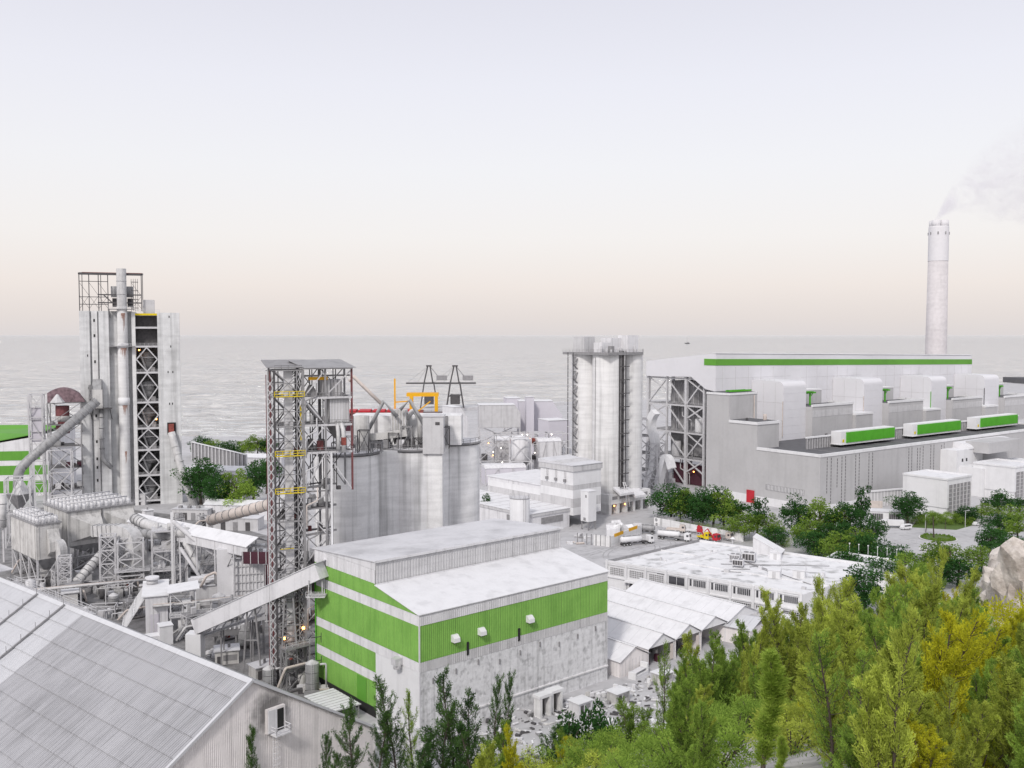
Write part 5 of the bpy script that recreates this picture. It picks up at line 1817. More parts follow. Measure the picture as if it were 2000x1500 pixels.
# panelled bunker wall under it
q = pix(456, 1185, 0)
bw = thing("ribbed_bunker", "square bunker with grid-ribbed white walls left of the steel tower", "building", (q.x, q.y, 0), radians(14))
box("wall", 0, 9, 0, 9, 0, 14.5, "grey_clad_light", bw)
for i in range(9):
    box("wall_rib", .2 + i * 1.05, .45 + i * 1.05, -.28, 0, 0, 14.3, "white_paint", bw)
for z in (2.2, 4.6, 7, 9.4, 11.8, 14.2):
    box("wall_ledge", 0, 9, -.4, -.28, z, z + .3, "grey_clad", bw)
box("roof_deck", -.5, 9.5, -1.2, 9, 14.5, 14.8, "grey_roof", bw)
railing(bw, [(-.5, -1.1, 14.8), (9.5, -1.1, 14.8)], 1.2, "steel_light", 1.3, .1)
for i in range(5):
    box("machine_box", 1 + i * 1.6, 2.2 + i * 1.6, .5, 2, 14.8, 16.2 + (i % 3) * .5, ("tan_pipe", "grey_clad_light", "steel_light")[i % 3], bw)
for i in range(2):
    box("canopy", .6 + i * 4.6, 4.6 + i * 4.6, -1.4, 1.6, 17.8, 18.0, "white_paint", bw)
    bar("canopy_post", (1 + i * 4.6, -1.2, 14.8), (1 + i * 4.6, -1.2, 17.8), .15, "steel_light", bw)
box("side_annex", -4.6, 0, 1, 8, 0, 17, "grey_clad_light", bw)
box("striped_panel", 9, 11.6, -.6, -.3, 6, 12, "maroon", bw)
for i in range(4):
    box("panel_strip", 9.1 + i * .7, 9.3 + i * .7, -.75, -.6, 6, 11.9, "grey_clad_light", bw)

# lattice-fronted shed
q = pix(285, 1240, 0)
ls = thing("lattice_shed", "pale shed with a slanted open lattice side beside the warehouse roof", "building", (q.x, q.y, 0), radians(20))
Wd, Ld, Hh = 5.6, 17, 10.2
box("wall", 0, Wd, 0, 5.2, 0, Hh, "grey_clad_light", ls)
for i in range(5):
    box("wall_seam", .9 + i * 1.0, .96 + i * 1.0, -.05, 0, 0, Hh, "grey_clad", ls)
box("door", 1.2, 3.4, -.08, 0, 0, 5.4, "lilac_clad", ls)
box("rear_wall", 1.2, Wd, 5.2, Ld, 0, Hh - .3, "lilac_clad", ls)
extrude("roof", [(-.9, Hh), (Wd + .4, Hh), (Wd + .4, Hh + .25), (-.9, Hh + .25)], 'y', -.5, Ld, "white_paint", ls)
for i in range(7):
    y = i * Ld / 6
    bar("raker", (-6.2, y, .4), (0, y, Hh), .26, "white_paint", ls)
    if i < 6:
        y2 = (i + 1) * Ld / 6
        for (xa, xb, za_, zb_) in ((-6.2, -3.1, .4, 5.3), (-3.1, 0, 5.3, Hh)):
            bar("lattice_brace", (xa, y, za_), (xb, y2, zb_), .16, "white_paint", ls)
            bar("lattice_brace", (xb, y, zb_), (xa, y2, za_), .16, "white_paint", ls)
bar("lattice_rail", (-3.1, 0, 5.3), (-3.1, Ld, 5.3), .24, "white_paint", ls)
bar("lattice_rail", (-6.2, 0, .4), (-6.2, Ld, .4), .24, "white_paint", ls)
cyl("roof_fan", 1.6, 13, Hh + .25, Hh + 1.5, 1.5, "grey_clad", ls, 16)
cyl("roof_fan_cap", 1.6, 13, Hh + 1.5, Hh + 2.2, 1.9, "grey_clad_light", ls, 16)

# open platform house and the small white boxes
q = pix(334, 1240, 0)
ph = thing("platform_house", "open two-level platform house with white lean-to roof and stair", "building", (q.x, q.y, 0), radians(22))
lattice(ph, 0, 6.4, 0, 5, (0, 4.6, 11.4), .3, .24, .16, "white_paint", style='z')
prism("roof", [(-.8, -.8), (7.4, -.8), (7.4, 5.8), (-.8, 5.8)], [11.3, 11.9, 12.5, 11.9], [11.5, 12.1, 12.7, 12.1], "white_roof", ph)
box("floor_deck", -.3, 6.8, -.4, 5.2, 4.5, 4.8, "steel_light", ph)
railing(ph, [(-.3, -.4, 4.8), (6.8, -.4, 4.8)], 1.2, "white_paint", 1.2, .1)
box("machine_box", 3.0, 5.2, 1, 3.4, 4.8, 8.6, "white_paint", ph)
box("machine_port", 3.5, 3.9, .9, 1.0, 6.4, 7.0, "opening", ph)
box("machine_port", 4.4, 4.8, .9, 1.0, 6.4, 7.0, "opening", ph)
cyl("hopper_pot", 3.0, -.2, .6, 3.8, 1.2, "duct_metal", ph, 16)
pipe("down_chute", [(4.6, 0, 6), (5.0, -1.4, 3.4), (5.2, -1.6, 0)], .6, "duct_metal", ph)
def stair(parent, p, q_, w_=1.1, mat="white_paint", n=12):
    p, q_ = Vector(p), Vector(q_)
    h = Vector(((q_ - p).x, (q_ - p).y, 0)).normalized()
    s = Vector((-h.y, h.x, 0)) * w_ / 2
    m = MB()
    for sg in (-1, 1):
        m.bar(p + s * sg, q_ + s * sg, .12, .3)
        m.bar(p + s * sg + Vector((0, 0, 1.0)), q_ + s * sg + Vector((0, 0, 1.0)), .08)
        for i in range(5):
            c = p + (q_ - p) * i / 4 + s * sg
            m.bar(c, c + Vector((0, 0, 1)), .07)
    for i in range(n):
        c = p + (q_ - p) * ((i + .5) / n)
        m.bar(c - s, c + s, .28, .06)
    return m.build("stair_flight", mat, parent)
stair(ph, (6.6, 1, 4.8), (1.4, -6, .3))
stair(ph, (7.8, 2.2, 4.8), (3.0, -5, .3))
box("side_deck", 6.8, 11, 0, 2.6, 4.5, 4.8, "steel_light", ph)
railing(ph, [(6.8, 0, 4.8), (11, 0, 4.8)], 1.2, "white_paint", 1.2, .1)
q = pix(313, 1262, 0)
wb = thing("white_kiosk", "plain white box kiosk just above the warehouse ridge", "building", (q.x, q.y, 0), radians(30))
box("wall", 0, 3.2, 0, 3.6, 0, 4.9, "white_paint", wb)
box("roof", -.15, 3.35, -.15, 3.75, 4.9, 5.1, "white_roof", wb)
box("low_wing", -7.6, 0, .6, 4, 0, 2.6, "white_paint", wb)
box("door", -3.2, -.6, .5, .6, 0, 1.9, "grey_clad_light", wb)
q = pix(123, 1190, 0)
k = thing("brick_kiosk", "small kiosk with flat white roof beneath the ringed pipe", "building", (q.x, q.y, 0), radians(25))
box("wall", 0, 4, 0, 3.6, 0, 4.6, "dusty_plate", k)
box("roof", -.5, 4.5, -.5, 4.1, 4.6, 4.9, "white_roof", k)
box("dark_base", -.06, 4.06, -.06, 3.66, 0, .6, "steel_dark", k)

# low flat roofs and machines filling the yard between
random.seed(41)
q = pix(405, 1185, 0)
fr_ = thing("mill_house", "low flat-roofed grey mill house with roof clutter right of the platform house", "building", (q.x - 5, q.y, 0), radians(20))
box("wall", 0, 11, 0, 10, 0, 5.8, "grey_clad", fr_)
box("roof", -.4, 11.4, -.4, 10.4, 5.8, 6.1, "grey_roof", fr_)
for i in range(9):
    box("roof_box", random.uniform(0, 9), random.uniform(9.2, 10.6), random.uniform(0, 4), random.uniform(5, 9), 6.1, 6.4 + random.random() * 1.6, random.choice(("steel_grey", "dusty_plate", "grey_clad_light")), fr_)
cyl("pulley", 8, -.6, 6.4, 9.4, 1.2, "steel_grey", fr_, 18)
pipe("bent_pipe", [(3, -1, 6), (4.5, -1.4, 9), (7, -1.4, 10), (9.5, -1.2, 7.4)], .4, "tan_pipe", fr_)
for n_, (px, py, lab) in enumerate((
        (60, 1150, "pile of pumps and pipes behind the walkway at the far left"),
        (170, 1160, "cluster of grey pumps and tanks under the ringed pipe"),
        (205, 1205, "tangle of low pipes beside the lattice shed"),
        (238, 1165, "grey fan set at the foot of the square duct"),
        (430, 1150, "row of motors in front of the ribbed bunker"),
        (350, 1190, "grey crusher parts beside the platform house"),
        (470, 1225, "low machine bed near the ribbed bunker"),
        (600, 1330, "crates and steel offcuts beside the kiosk"))):
    q = pix(px, py, 0)
    t = thing("pump_cluster", lab, "machinery", tuple(q), random.uniform(0, 1))
    for i in range(14):
        x, y = random.uniform(-6, 6), random.uniform(-4, 4)
        s = random.uniform(.5, 1.7)
        mm = random.choice(("steel_grey", "duct_metal", "dusty_plate", "grey_clad_light", "steel_light", "steel_dark"))
        r_ = i % 3
        if r_ == 0:
            box("machine_box", x, x + s * 1.6, y, y + s, 0, s * 1.5, mm, t)
        elif r_ == 1:
            cyl("tank", x, y, 0, s * 1.8, s * .6, mm, t, 14)
        else:
            pipe("pipe_run", [(x, y, 0), (x, y, s * 2), (x + 3, y + .6, s * 2), (x + 3, y + .6, 0)], .18, mm, t, 8)
    lattice(t, -4, 3, -1.5, 2, (0, 3.4), .22, .2, .12, "steel_light", style='z')

# ================================================================== DOOR YARD IN FRONT OF THE GREEN STORE
q = pix(640, 1372, 0)
cw_ = thing("canopy_roof", "white ribbed lean-to canopy at the foot of the green wall", "canopy", (q.x + 2.5, q.y - 6, 0), A_PLANT)
for i in range(9):
    box("canopy_sheet", -4, 3, -6 + i * 1.3, -4.75 + i * 1.3, 3.0, 3.12, "white_roof", cw_)
    box("canopy_rib", -4, 3, -6.04 + i * 1.3, -5.94 + i * 1.3, 3.12, 3.24, "grey_clad", cw_)
for x in (-3.6, 2.6):
    for y in (-5.6, 5.4):
        bar("post", (x, y, 0), (x, y, 3), .2, "steel_grey", cw_)
q = pix(640, 1352, 0)
for i, (dx, dy, mt, lab) in enumerate(((-3, 3, "grey_clad_light", "long pale steel beam stack by the green wall"), (-1, 0, "dusty_plate", "dusty machine bed with teal side by the green wall"),
                                       (0, -3.2, "steel_grey", "dark rail bundle by the green wall"))):
    t = thing("steel_stack", lab, "steel stack", (q.x + dx, q.y + dy, 0), A_PLANT - .5)
    for k in range(3):
        box("steel_beam", -4.5, 4.5, k * .6, k * .6 + .45, .2, .9 + (k % 2) * .5, mt, t)
    box("bearer", -3, -2.6, -.1, 1.8, 0, .2, "steel_dark", t)
    if i == 1:
        box("orange_rail", -2, 3, -.3, -.1, .3, .6, "orange_paint", t)

# ================================================================== LOW WHITE WORKSHOP
q = pix(1186, 1152, 0)
ang = radians(-37)
lw = thing("white_workshop", "long low white two-storey workshop with barred windows and a cluttered flat roof", "building", (q.x, q.y, 0), ang)
WL, HT = 62.0, 9.0
bd = radians(78)                               # direction of the side wall against the front
DPX, DPY = 46 * cos(bd), 46 * sin(bd)
foot = [(0, 0), (WL, 0), (WL + DPX, DPY), (DPX, DPY)]
prism("wall", foot, 0, HT - .5, "white_paint", lw)
prism("roof", foot, HT - .5, HT - .3, "roof_stained", lw)
def rim(p, q_, w=.45, h=.7, z=HT - .3, nm="parapet", mat="white_paint"):
    return MB().bar((p[0], p[1], z + h / 2), (q_[0], q_[1], z + h / 2), w, h).build(nm, mat, lw)
rim((0, .1), (WL, .1))
rim((.2, 0), (DPX + .2, DPY), .5, .75, HT - .3, "parapet", "steel_grey")
rim((DPX, DPY - .2), (WL + DPX, DPY - .2), .5, .7)
rim((15, .3), (15 + DPX, DPY), .4, .55)
rim((DPX * .55, DPY * .55), (15 + DPX * .55, DPY * .55), .35, .35)
rim((DPX * .3 + 15, DPY * .3), (WL + DPX * .3, DPY * .3), .35, .3)
nb = 9
bwid = WL / nb
def window(parent, x0, x1, z0, z1, nx_, nz_, y=-.02, glass="glass_dark"):
    m = MB()
    t_ = .1
    for i in range(nx_ + 1):
        x = x0 + (x1 - x0) * i / nx_
        m.box(x - t_ / 2, x + t_ / 2, y - .12, y, z0, z1)
    for j in range(nz_ + 1):
        z = z0 + (z1 - z0) * j / nz_
        m.box(x0, x1, y - .1, y - .01, z - t_ / 2, z + t_ / 2)
    w_ = m.build("window", "white_paint", parent)
    g_ = MB().box(x0, x1, y - .03, y - .005, z0, z1).build("pane", glass, w_)
    return w_
for i in range(nb + 1):
    box("pilaster", i * bwid - .35, i * bwid + .35, -.55, 0, 0, HT + (.6 if i in (0, 3) else .1), "white_paint", lw)
box("floor_ledge", 0, WL, -.4, 0, 4.2, 4.6, "white_paint", lw)
box("eave_ledge", 0, WL, -.3, 0, 8.2, 8.5, "white_paint", lw)
for i in range(nb):
    x0, x1 = i * bwid + .6, (i + 1) * bwid - .6
    if i < 3:
        window(lw, x0 + .5, x1 - .3, 5.2, 7.5, 8, 4, glass="steel_grey")
    elif i == 3:
        window(lw, x0 + .2, x1 - .2, 5.4, 7.9, 2, 1)
    else:
        window(lw, x0 + 1.4, x1 - .3, 5.9, 7.9, 7, 1)
        box("wall_slot", x0 + .2, x0 + .8, -.06, 0, 5.9, 7.9, "glass_dark", lw)
    if i == 1:
        box("gateway", x0 + .8, x1 - .6, -.05, .4, 0, 3.8, "opening", lw)
        box("gate_pier", x0 + .3, x0 + .8, -.9, 0, 0, 4, "white_paint", lw)
        box("gate_pier", x1 - .6, x1 - .1, -.9, 0, 0, 4, "white_paint", lw)
        box("gate_canopy", x0 - .4, x1 + .4, -2.2, 0, 4.0, 4.3, "white_paint", lw)
    elif i > 1:
        window(lw, x0 + .1, x1 - .1, 1.3, 3.7, 10, 4)
for i in range(7):                             # the faint short row of dark characters on the wall
    box("wall_lettering", 2.55 * bwid + i * .42, 2.55 * bwid + i * .42 + .26, -.07, 0, 7.75, 8.05, "steel_dark", lw)
def on_roof(s, t):
    return (s * WL + t * DPX, t * DPY)
random.seed(8)
for i in range(14):
    x, y = on_roof(random.uniform(.1, .95), random.uniform(.08, .9))
    w_ = random.uniform(.5, 1.6)
    box("roof_box", x, x + w_, y, y + w_ * .8, HT - .3, HT + random.uniform(.1, .8), random.choice(("white_paint", "grey_clad_light", "grey_clad")), lw)
for i in range(6):
    a = on_roof(random.uniform(.3, .9), random.uniform(.1, .9))
    b = on_roof(random.uniform(.3, .95), random.uniform(.1, .9))
    bar("roof_pipe", (a[0], a[1], HT - .1), (b[0], b[1], HT - .1), .16, "steel_grey", lw)
for i in range(5):
    x, y = on_roof(.32 + i * .14, .02)
    box("skylight", x, x + .9, .8, 1.6, HT - .3, HT + .15, "grey_clad_light", lw)
mat4 = Matrix.Translation(lw.location) @ Matrix.Rotation(ang, 4, 'Z')
def roof_thing(nm, label, cat, px, py, z=HT - .3, rz=0.2, group=None):
    q_ = pix(px, py, z)
    return thing(nm, label, cat, tuple(q_), ang + rz, group)
for i, (px, py, lab) in enumerate(((1436, 1098, "left one of three boxy cooling units on the white flat roof"),
                                   (1442, 1108, "front one of three boxy cooling units on the white flat roof"),
                                   (1463, 1098, "right, dark-grilled one of three cooling units on the white flat roof"))):
    t = roof_thing("cooling_unit", lab, "cooling unit", px, py, group="cooling units on the workshop roof")
    s = 1.15 if i == 2 else .95
    for x, y in ((-1.5, -1), (1.5, -1), (-1.5, 1), (1.5, 1)):
        bar("leg", (x * s, y * s, 0), (x * s, y * s, .7), .16, "steel_grey", t)
    box("cabinet", -1.7 * s, 1.7 * s, -1.2 * s, 1.2 * s, .7, 2.7 * s, "grey_clad_light", t)
    for k_ in range(4):
        box("grille", (-1.55 + k_ * .8) * s, (-.9 + k_ * .8) * s, -1.25 * s, -1.2 * s, .95, 2.4 * s, "steel_dark" if i else "steel_grey", t)
    for k_ in range(2):
        cyl("fan_ring", (-.8 + 1.6 * k_) * s, 0, 2.7 * s, 2.7 * s + .2, .65 * s, "steel_grey", t, 14)
t = roof_thing("roof_hutch", "white tilted monopitch roof hutch with open grey end on the workshop roof", "roof hutch", 1470, 1080)
prism("tilted_roof", [(0, 0), (9.5, -1), (9.5, 5), (0, 6)], [5.2, .9, .9, 5.2], [5.4, 1.1, 1.1, 5.4], "white_paint", t)
prism("side_wall", [(0, .2), (9.2, -.8), (9.2, -.6), (0, .4)], 0, [5.1, 1.0, 1.0, 5.1], "grey_clad_light", t)
box("end_wall", 0, .2, .4, 5.8, 0, 5.1, "white_paint", t)
for i, (px, py) in enumerate(((1503, 1092), (1548, 1128), (1500, 1128))):
    t = roof_thing("stair_bulkhead", ("small white gabled roof bulkhead behind the tilted hutch", "white box bulkhead at the right of the workshop roof",
                                      "low white bulkhead with a mast on the workshop roof")[i], "bulkhead", px, py)
    box("wall", 0, 3.4, 0, 3, 0, 2.2, "white_paint", t)
    if i == 0:
        extrude("roof", [(-.2, 2.2), (3.6, 2.2), (1.7, 3.4)], 'y', -.2, 3.2, "white_roof", t)
    else:
        box("roof", -.2, 3.6, -.2, 3.2, 2.2, 2.4, "white_roof", t)
        bar("mast", (3.8, -.3, 0), (3.8, -.3, 6), .1, "steel_light", t)
        bar("mast_arm", (3.2, -.3, 4.4), (4.6, -.3, 4.4), .1, "steel_light", t)
    box("door", 1.2, 2.2, -.05, 0, 0, 1.9, "grey_clad", t)
t = roof_thing("roof_beacon", "small white capped mast at the left of the cooling units", "mast", 1431, 1066)
bar("pole", (0, 0, 0), (0, 0, 2.4), .3, "steel_light", t)
MB().cyl(0, 0, 2.4, 3.0, .9, 10, .3).build("cap", "white_paint", t)
q = pix(1472, 1220, 0)
t = thing("lean_shed", "little white lean-to house with dark doorway in front of the workshop", "building", tuple(q), ang)
box("wall", 0, 6, 0, 5, 0, 3.8, "white_paint", t)
extrude("roof", [(-.4, 3.8), (6.4, 3.8), (3.4, 5.6)], 'y', -.4, 5.4, "white_roof", t)
box("doorway", 5.96, 6.06, 1, 2.4, 0, 2.6, "opening", t)
box("side_wing", 6, 10, .5, 4, 0, 3.2, "white_paint", t)
box("wing_roof", 5.8, 10.3, .2, 4.3, 3.2, 3.4, "white_roof", t)

# second range of the white building, to the right behind the trees
q = pix(1590, 1150, 0)
t = thing("rear_range", "white flat-roofed rear range half hidden by the hillside trees", "building", (q.x, q.y, 0), ang)
box("wall", 0, 24, 0, 22, 0, 7.2, "white_paint", t)
box("roof", .3, 23.7, .3, 21.7, 7.2, 7.3, "roof_stained", t)
for a in ((-.1, 24.1, -.1, .3), (-.1, 24.1, 21.7, 22.1), (-.1, .3, .3, 21.7), (23.7, 24.1, .3, 21.7)):
    box("parapet", *a, 7.2, 8.0, "white_paint", t)
for i in range(6):
    bar("lamp_mast", (4 + i * 3, 21.9, 8), (4 + i * 3, 21.9, 11), .12, "white_paint", t)
    box("mast_lamp", 3.8 + i * 3, 4.2 + i * 3, 21.7, 22.1, 11, 11.3, "white_paint", t)

# ================================================================== OPEN SHEDS
def shed(label, ox, oy, width, length, eave, ridge, endwall, rz=A_PLANT, mat="white_roof", group="pale gabled sheds in a row"):
    # ridge runs along local +y (left, away); gable end at y = 0 faces the viewer
    t = thing("gabled_shed", label, "shed", (ox, oy, 0), rz, group)
    h = width / 2
    n = max(4, int(length / 3.2))
    for i in range(n):
        y0, y1 = -.5 + (length + 1) * i / n, -.5 + (length + 1) * (i + 1) / n - .04
        for s in (-1, 1):
            v = [(0, y0, ridge), (0, y1, ridge), (s * (h + .5), y1, eave - .25), (s * (h + .5), y0, eave - .25)]
            v += [(x, y, z + .1) for x, y, z in v]
            f = [(0, 1, 2, 3), (7, 6, 5, 4), (0, 4, 5, 1), (1, 5, 6, 2), (2, 6, 7, 3), (3, 7, 4, 0)]
            if s > 0:
                f = [tuple(reversed(k)) for k in f]
            link("roof_sheet", new_mesh("roof_sheet", v, f, mat), t)
    box("ridge_cap", -.3, .3, -.6, length + .6, ridge + .06, ridge + .2, "white_paint", t)
    extrude("gable", [(-h, eave - .3), (h, eave - .3), (0, ridge - .05)], 'y', -.05, .1, "gable_sheet" if endwall else "white_paint", t)
    if endwall:
        box("end_wall", -h, h, -.05, .1, 0, eave - .3, "gable_sheet", t)
        for i in range(int(width / 1.2)):
            box("wall_seam", -h + .6 + i * 1.2, -h + .68 + i * 1.2, -.1, -.05, 0, eave - .3, "grey_clad", t)
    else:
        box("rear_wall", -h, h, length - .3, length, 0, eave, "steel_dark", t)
    box("side_wall", -h, -h + .12, 0, length, 0, eave - .3, "gable_sheet", t)
    for y in [length * k_ / 4 for k_ in range(5)]:
        for x in (-h + .2, h - .2):
            bar("post", (x, y + .2, 0), (x, y + .2, eave - .3), .22, "white_paint", t)
    return t
gxv = Vector((cos(A_PLANT), sin(A_PLANT)))
q = pix(1238, 1315, 0)
b0 = Vector((q.x, q.y))
lab = ("nearest small closed shed with grey gable beside the green store", "second shed with open dark end and slim posts",
       "third shed with open end and purple sacks inside", "fourth shed, longer, partly behind the hillside trees",
       "fifth, broad shed mostly hidden behind the trees")
specs = ((9.6, 15, 4.0, 6.4, True), (9.8, 26, 5.0, 7.6, False), (9.8, 31, 5.2, 7.8, False), (10.5, 36, 5.4, 7.8, False), (14, 36, 5.4, 8.2, False))
off = 0
for i, (w_, ln, ev, rd, ew) in enumerate(specs):
    c = b0 + gxv * (off + w_ / 2 - 4.8)
    sh_ = shed(lab[i] + ", open-yard row", c.x, c.y, w_, ln, ev, rd, ew)
    off += w_ + .25
    if i in (1, 2):
        for k_ in range(6):
            box("stored_crate", -3.5 + k_ * 1.2, -2.6 + k_ * 1.2, 1.5 + (k_ % 3) * 1.3, 2.5 + (k_ % 3) * 1.3, 0, 1 + (k_ % 2) * .8, ("maroon", "steel_grey", "dusty_plate")[k_ % 3], sh_)
        box("hanging_sheet", 3.2, 4.4, -.02, .05, .4, 4.2, "tan_pipe", sh_)
# the wide low store behind them with a grey end wall
q = pix(1238, 1216, 0)
t = thing("flat_store", "low wide store with pale ribbed roof and plain grey end wall behind the gabled sheds", "shed", (q.x, q.y, 0), radians(-37))
box("wall", 0, 34, 0, 12, 0, 4.2, "gable_sheet", t)
box("doorway", 7, 9.4, -.06, .1, 0, 3.4, "opening", t)
for i in range(17):
    x0 = -.6 + i * 2.08
    prism("roof_sheet", [(x0, -.8), (x0 + 2.04, -.8), (x0 + 2.04, 6), (x0, 6)], [4.3, 4.3, 6, 6], [4.42, 4.42, 6.12, 6.12], "white_roof" if i < 6 else "corrugated_new", t)
    prism("roof_sheet", [(x0, 6), (x0 + 2.04, 6), (x0 + 2.04, 12.8), (x0, 12.8)], [6, 6, 4.3, 4.3], [6.12, 6.12, 4.42, 4.42], "grey_roof" if i > 4 else "white_roof", t)
q = pix(1210, 1205, 0)
t = thing("steel_rack", "rusty grey stock rack standing in the yard by the flat store", "rack", (q.x, q.y, 0), radians(-30))
lattice(t, 0, 5, 0, 3, (0, 1.8), .2, .2, .12, "steel_grey")
for i in range(4):
    bar("stored_bar", (-1.5, .4 + i * .7, 1.95), (5.5, .4 + i * .7, 1.95), .3, ("steel_dark", "dusty_plate")[i % 2], t)

# ================================================================== VEHICLES
_wheel = {}
def wheel(parent, x, y, r=.5, w=.3):
    t = link("wheel", unit_cyl("rubber", 16), parent, (x, y, r), (pi / 2, 0, 0), (r, r, w))
    link("rim", unit_cyl("steel_light", 10), t, (0, 0, 0), None, (.5, .5, 1.06))
    return t
def truck_cab(t, x0, col, s=1.0):
    # cab faces +x from x0
    extrude("cab", [(x0, .8), (x0 + 2.2, .8), (x0 + 2.25, 1.9), (x0 + 1.95, 3.1), (x0 + .1, 3.25), (x0, 3.1)], 'y', -1.22, 1.22, col, t)
    v = [(x0 + 2.26, -1.05, 1.95), (x0 + 2.26, 1.05, 1.95), (x0 + 2.0, 1.0, 2.95), (x0 + 2.0, -1.0, 2.95)]
    link("windscreen", new_mesh("windscreen", v, [(0, 1, 2, 3)], "glass_dark"), t)
    for y in (-1.24, 1.22):
        box("side_window", x0 + .9, x0 + 1.8, y, y + .02, 1.95, 2.75, "glass_dark", t)
    box("bumper", x0 + 2.0, x0 + 2.4, -1.2, 1.2, .5, .85, "steel_grey", t)
    for y in (-.95, .75):
        box("headlight", x0 + 2.24, x0 + 2.3, y, y + .25, .95, 1.15, "white_paint", t)
def tanker(label, px, py, rz, col="white_paint", cabcol="white_paint", full=True):
    q = pix(px, py, 0)
    t = thing("tanker_truck", label, "truck", (q.x, q.y, .01), rz, "cement tankers in the loading yard")
    prof = [(-5.6, 1.7), (-5.2, 1.2), (2.6, 1.2), (3.4, 1.7), (3.4, 3.1), (2.9, 3.5), (-5.2, 3.5), (-5.6, 3.1)]
    n = 14
    v, f = [], []
    secs = [(-5.7, .55), (-5.2, 1.0), (-2.5, 1.02), (-1.2, 1.0), (.1, 1.02), (2.7, 1.0), (3.3, .55)]
    for x, k_ in secs:
        v += [(x, 1.22 * k_ * cos(2 * pi * i / n), 2.35 + 1.2 * k_ * sin(2 * pi * i / n)) for i in range(n)]
    for a in range(len(secs) - 1):
        for i in range(n):
            j = (i + 1) % n
            f.append((a * n + i, a * n + j, (a + 1) * n + j, (a + 1) * n + i))
    f.append(tuple(range(n - 1, -1, -1)))
    f.append(tuple((len(secs) - 1) * n + i for i in range(n)))
    link("tank", new_mesh("tank", v, f, col, True), t)
    for x in (-3.6, -1.0, 1.4):
        MB().cyl(x, 0, .75, 1.4, .3, 10, .95).build("discharge_cone", "steel_light", t)
        cyl("manhole", x, 0, 3.5, 3.72, .35, "steel_light", t, 12)
    box("catwalk", -5, 2.6, -.55, .55, 3.56, 3.62, "steel_grey", t)
    box("chassis", -5.6, 7.8 if full else 3.4, -.45, .45, .75, 1.05, "steel_dark", t)
    for x in ((-4.8, -3.5, -2.2, 4.6, 7.0) if full else (-4.8, -3.5, 2.4)):
        for y in (-1.05, 1.05):
            wheel(t, x, y)
    if full:
        truck_cab(t, 5.9, cabcol)
        box("fifth_wheel", 3.2, 5.4, -.9, .9, 1.05, 1.25, "steel_dark", t)
    else:
        for y in (-.5, .5):
            bar("landing_leg", (3, y, 0), (3, y, 1), .16, "steel_grey", t)
    return t
def lorry(label, px, py, rz, cabcol, bodycol, L=5.0, flat=False, arm=None):
    q = pix(px, py, 0)
    t = thing("lorry", label, "truck", (q.x, q.y, .01), rz, "lorries parked along the yard fence")
    box("chassis", -L, 2, -.45, .45, .7, 1.0, "steel_dark", t)
    if flat:
        box("flat_bed", -L, -.1, -1.2, 1.2, 1.0, 1.2, bodycol, t)
        box("bed_board", -L, -.1, -1.2, -1.12, 1.2, 1.6, bodycol, t)
        box("bed_board", -L, -.1, 1.12, 1.2, 1.2, 1.6, bodycol, t)
    else:
        box("cargo_box", -L, -.15, -1.2, 1.2, 1.0, 3.2, bodycol, t)
        box("tail_door", -L - .05, -L, -1.1, 1.1, 1.1, 3.1, "grey_clad_light", t)
    truck_cab(t, 0, cabcol)
    for x in (-L + 1, 1.1):
        for y in (-1.05, 1.05):
            wheel(t, x, y)
    if arm:
        bar("loader_arm", (-.4, 0, 1.2), (-3.2, 0, 4.6), .35, arm, t)
        bar("loader_arm", (-3.2, 0, 4.6), (-4.6, 0, 3.2), .25, arm, t)
    return t
tanker("white cement tanker truck with cab parked by the loading bay wall", 1238, 1064, radians(22))
tanker("bulky white cement tanker trailer standing in mid yard", 1312, 1054, radians(-24), full=False)
tanker("dusty grey tanker trailer behind the bay wall with yellow boards", 1263, 1042, radians(-20), "duct_grey", full=False)
tanker("dusty grey tanker trailer by the far corner fence", 1306, 1027, radians(-22), "duct_grey", full=False)
lorry("white lorry cab with flat bed to the right of the white tanker trailer", 1338, 1057, radians(-30), "white_paint", "steel_grey", 4.2, True)
lorry("red crane lorry with raised arm nearest the fence end", 1395, 1058, radians(-48), "red_paint", "steel_grey", 4.4, True, "red_paint")
lorry("lorry with small yellow bed and red arm beside the red crane lorry", 1378, 1055, radians(-48), "yellow_paint", "yellow_paint", 3.4, True, "red_paint")
lorry("dusty tan lorry parked last at the fence end", 1420, 1055, radians(-45), "tan_pipe", "steel_grey", 4, True)
lorry("dark red lorry with pale flat bed along the fence", 1362, 1042, radians(-20), "red_paint", "grey_clad_light", 4.6, True)
lorry("pinkish long flat lorry at the far side of the yard", 1328, 1040, radians(-20), "tan_pipe", "tan_pipe", 5.5, True)
def car(label, px, py, rz, col="white_paint", van=False, z=0, group="cars by the gatehouse and far road"):
    q = pix(px, py, z)
    t = thing("van" if van else "car", label, "van" if van else "car", (q.x, q.y, z + .01), rz, group)
    if van:
        pr_ = [(-2.4, .4), (2.4, .4), (2.45, 1.1), (1.9, 1.35), (1.4, 2.1), (-2.3, 2.15), (-2.4, 1.9)]
    else:
        pr_ = [(-2.1, .35), (2.1, .35), (2.15, .85), (1.1, .98), (.5, 1.45), (-1.0, 1.48), (-1.7, 1.0), (-2.15, .92)]
    extrude("body", pr_, 'y', -.86, .86, col, t)
    for y in (-.88, .86):
        box("side_glass", -1.9 if van else -1.1, 1.3 if van else .6, y, y + .02, 1.35 if van else 1.0, 1.9 if van else 1.38, "glass_dark", t)
    for x in (-1.35, 1.35):
        for y in (-.8, .8):
            wheel(t, x, y, .32, .22)
    for y in (-.7, .5):
        box("headlight", (2.42 if van else 2.12), (2.47 if van else 2.17), y, y + .22, .6, .78, "white_paint", t)
    return t
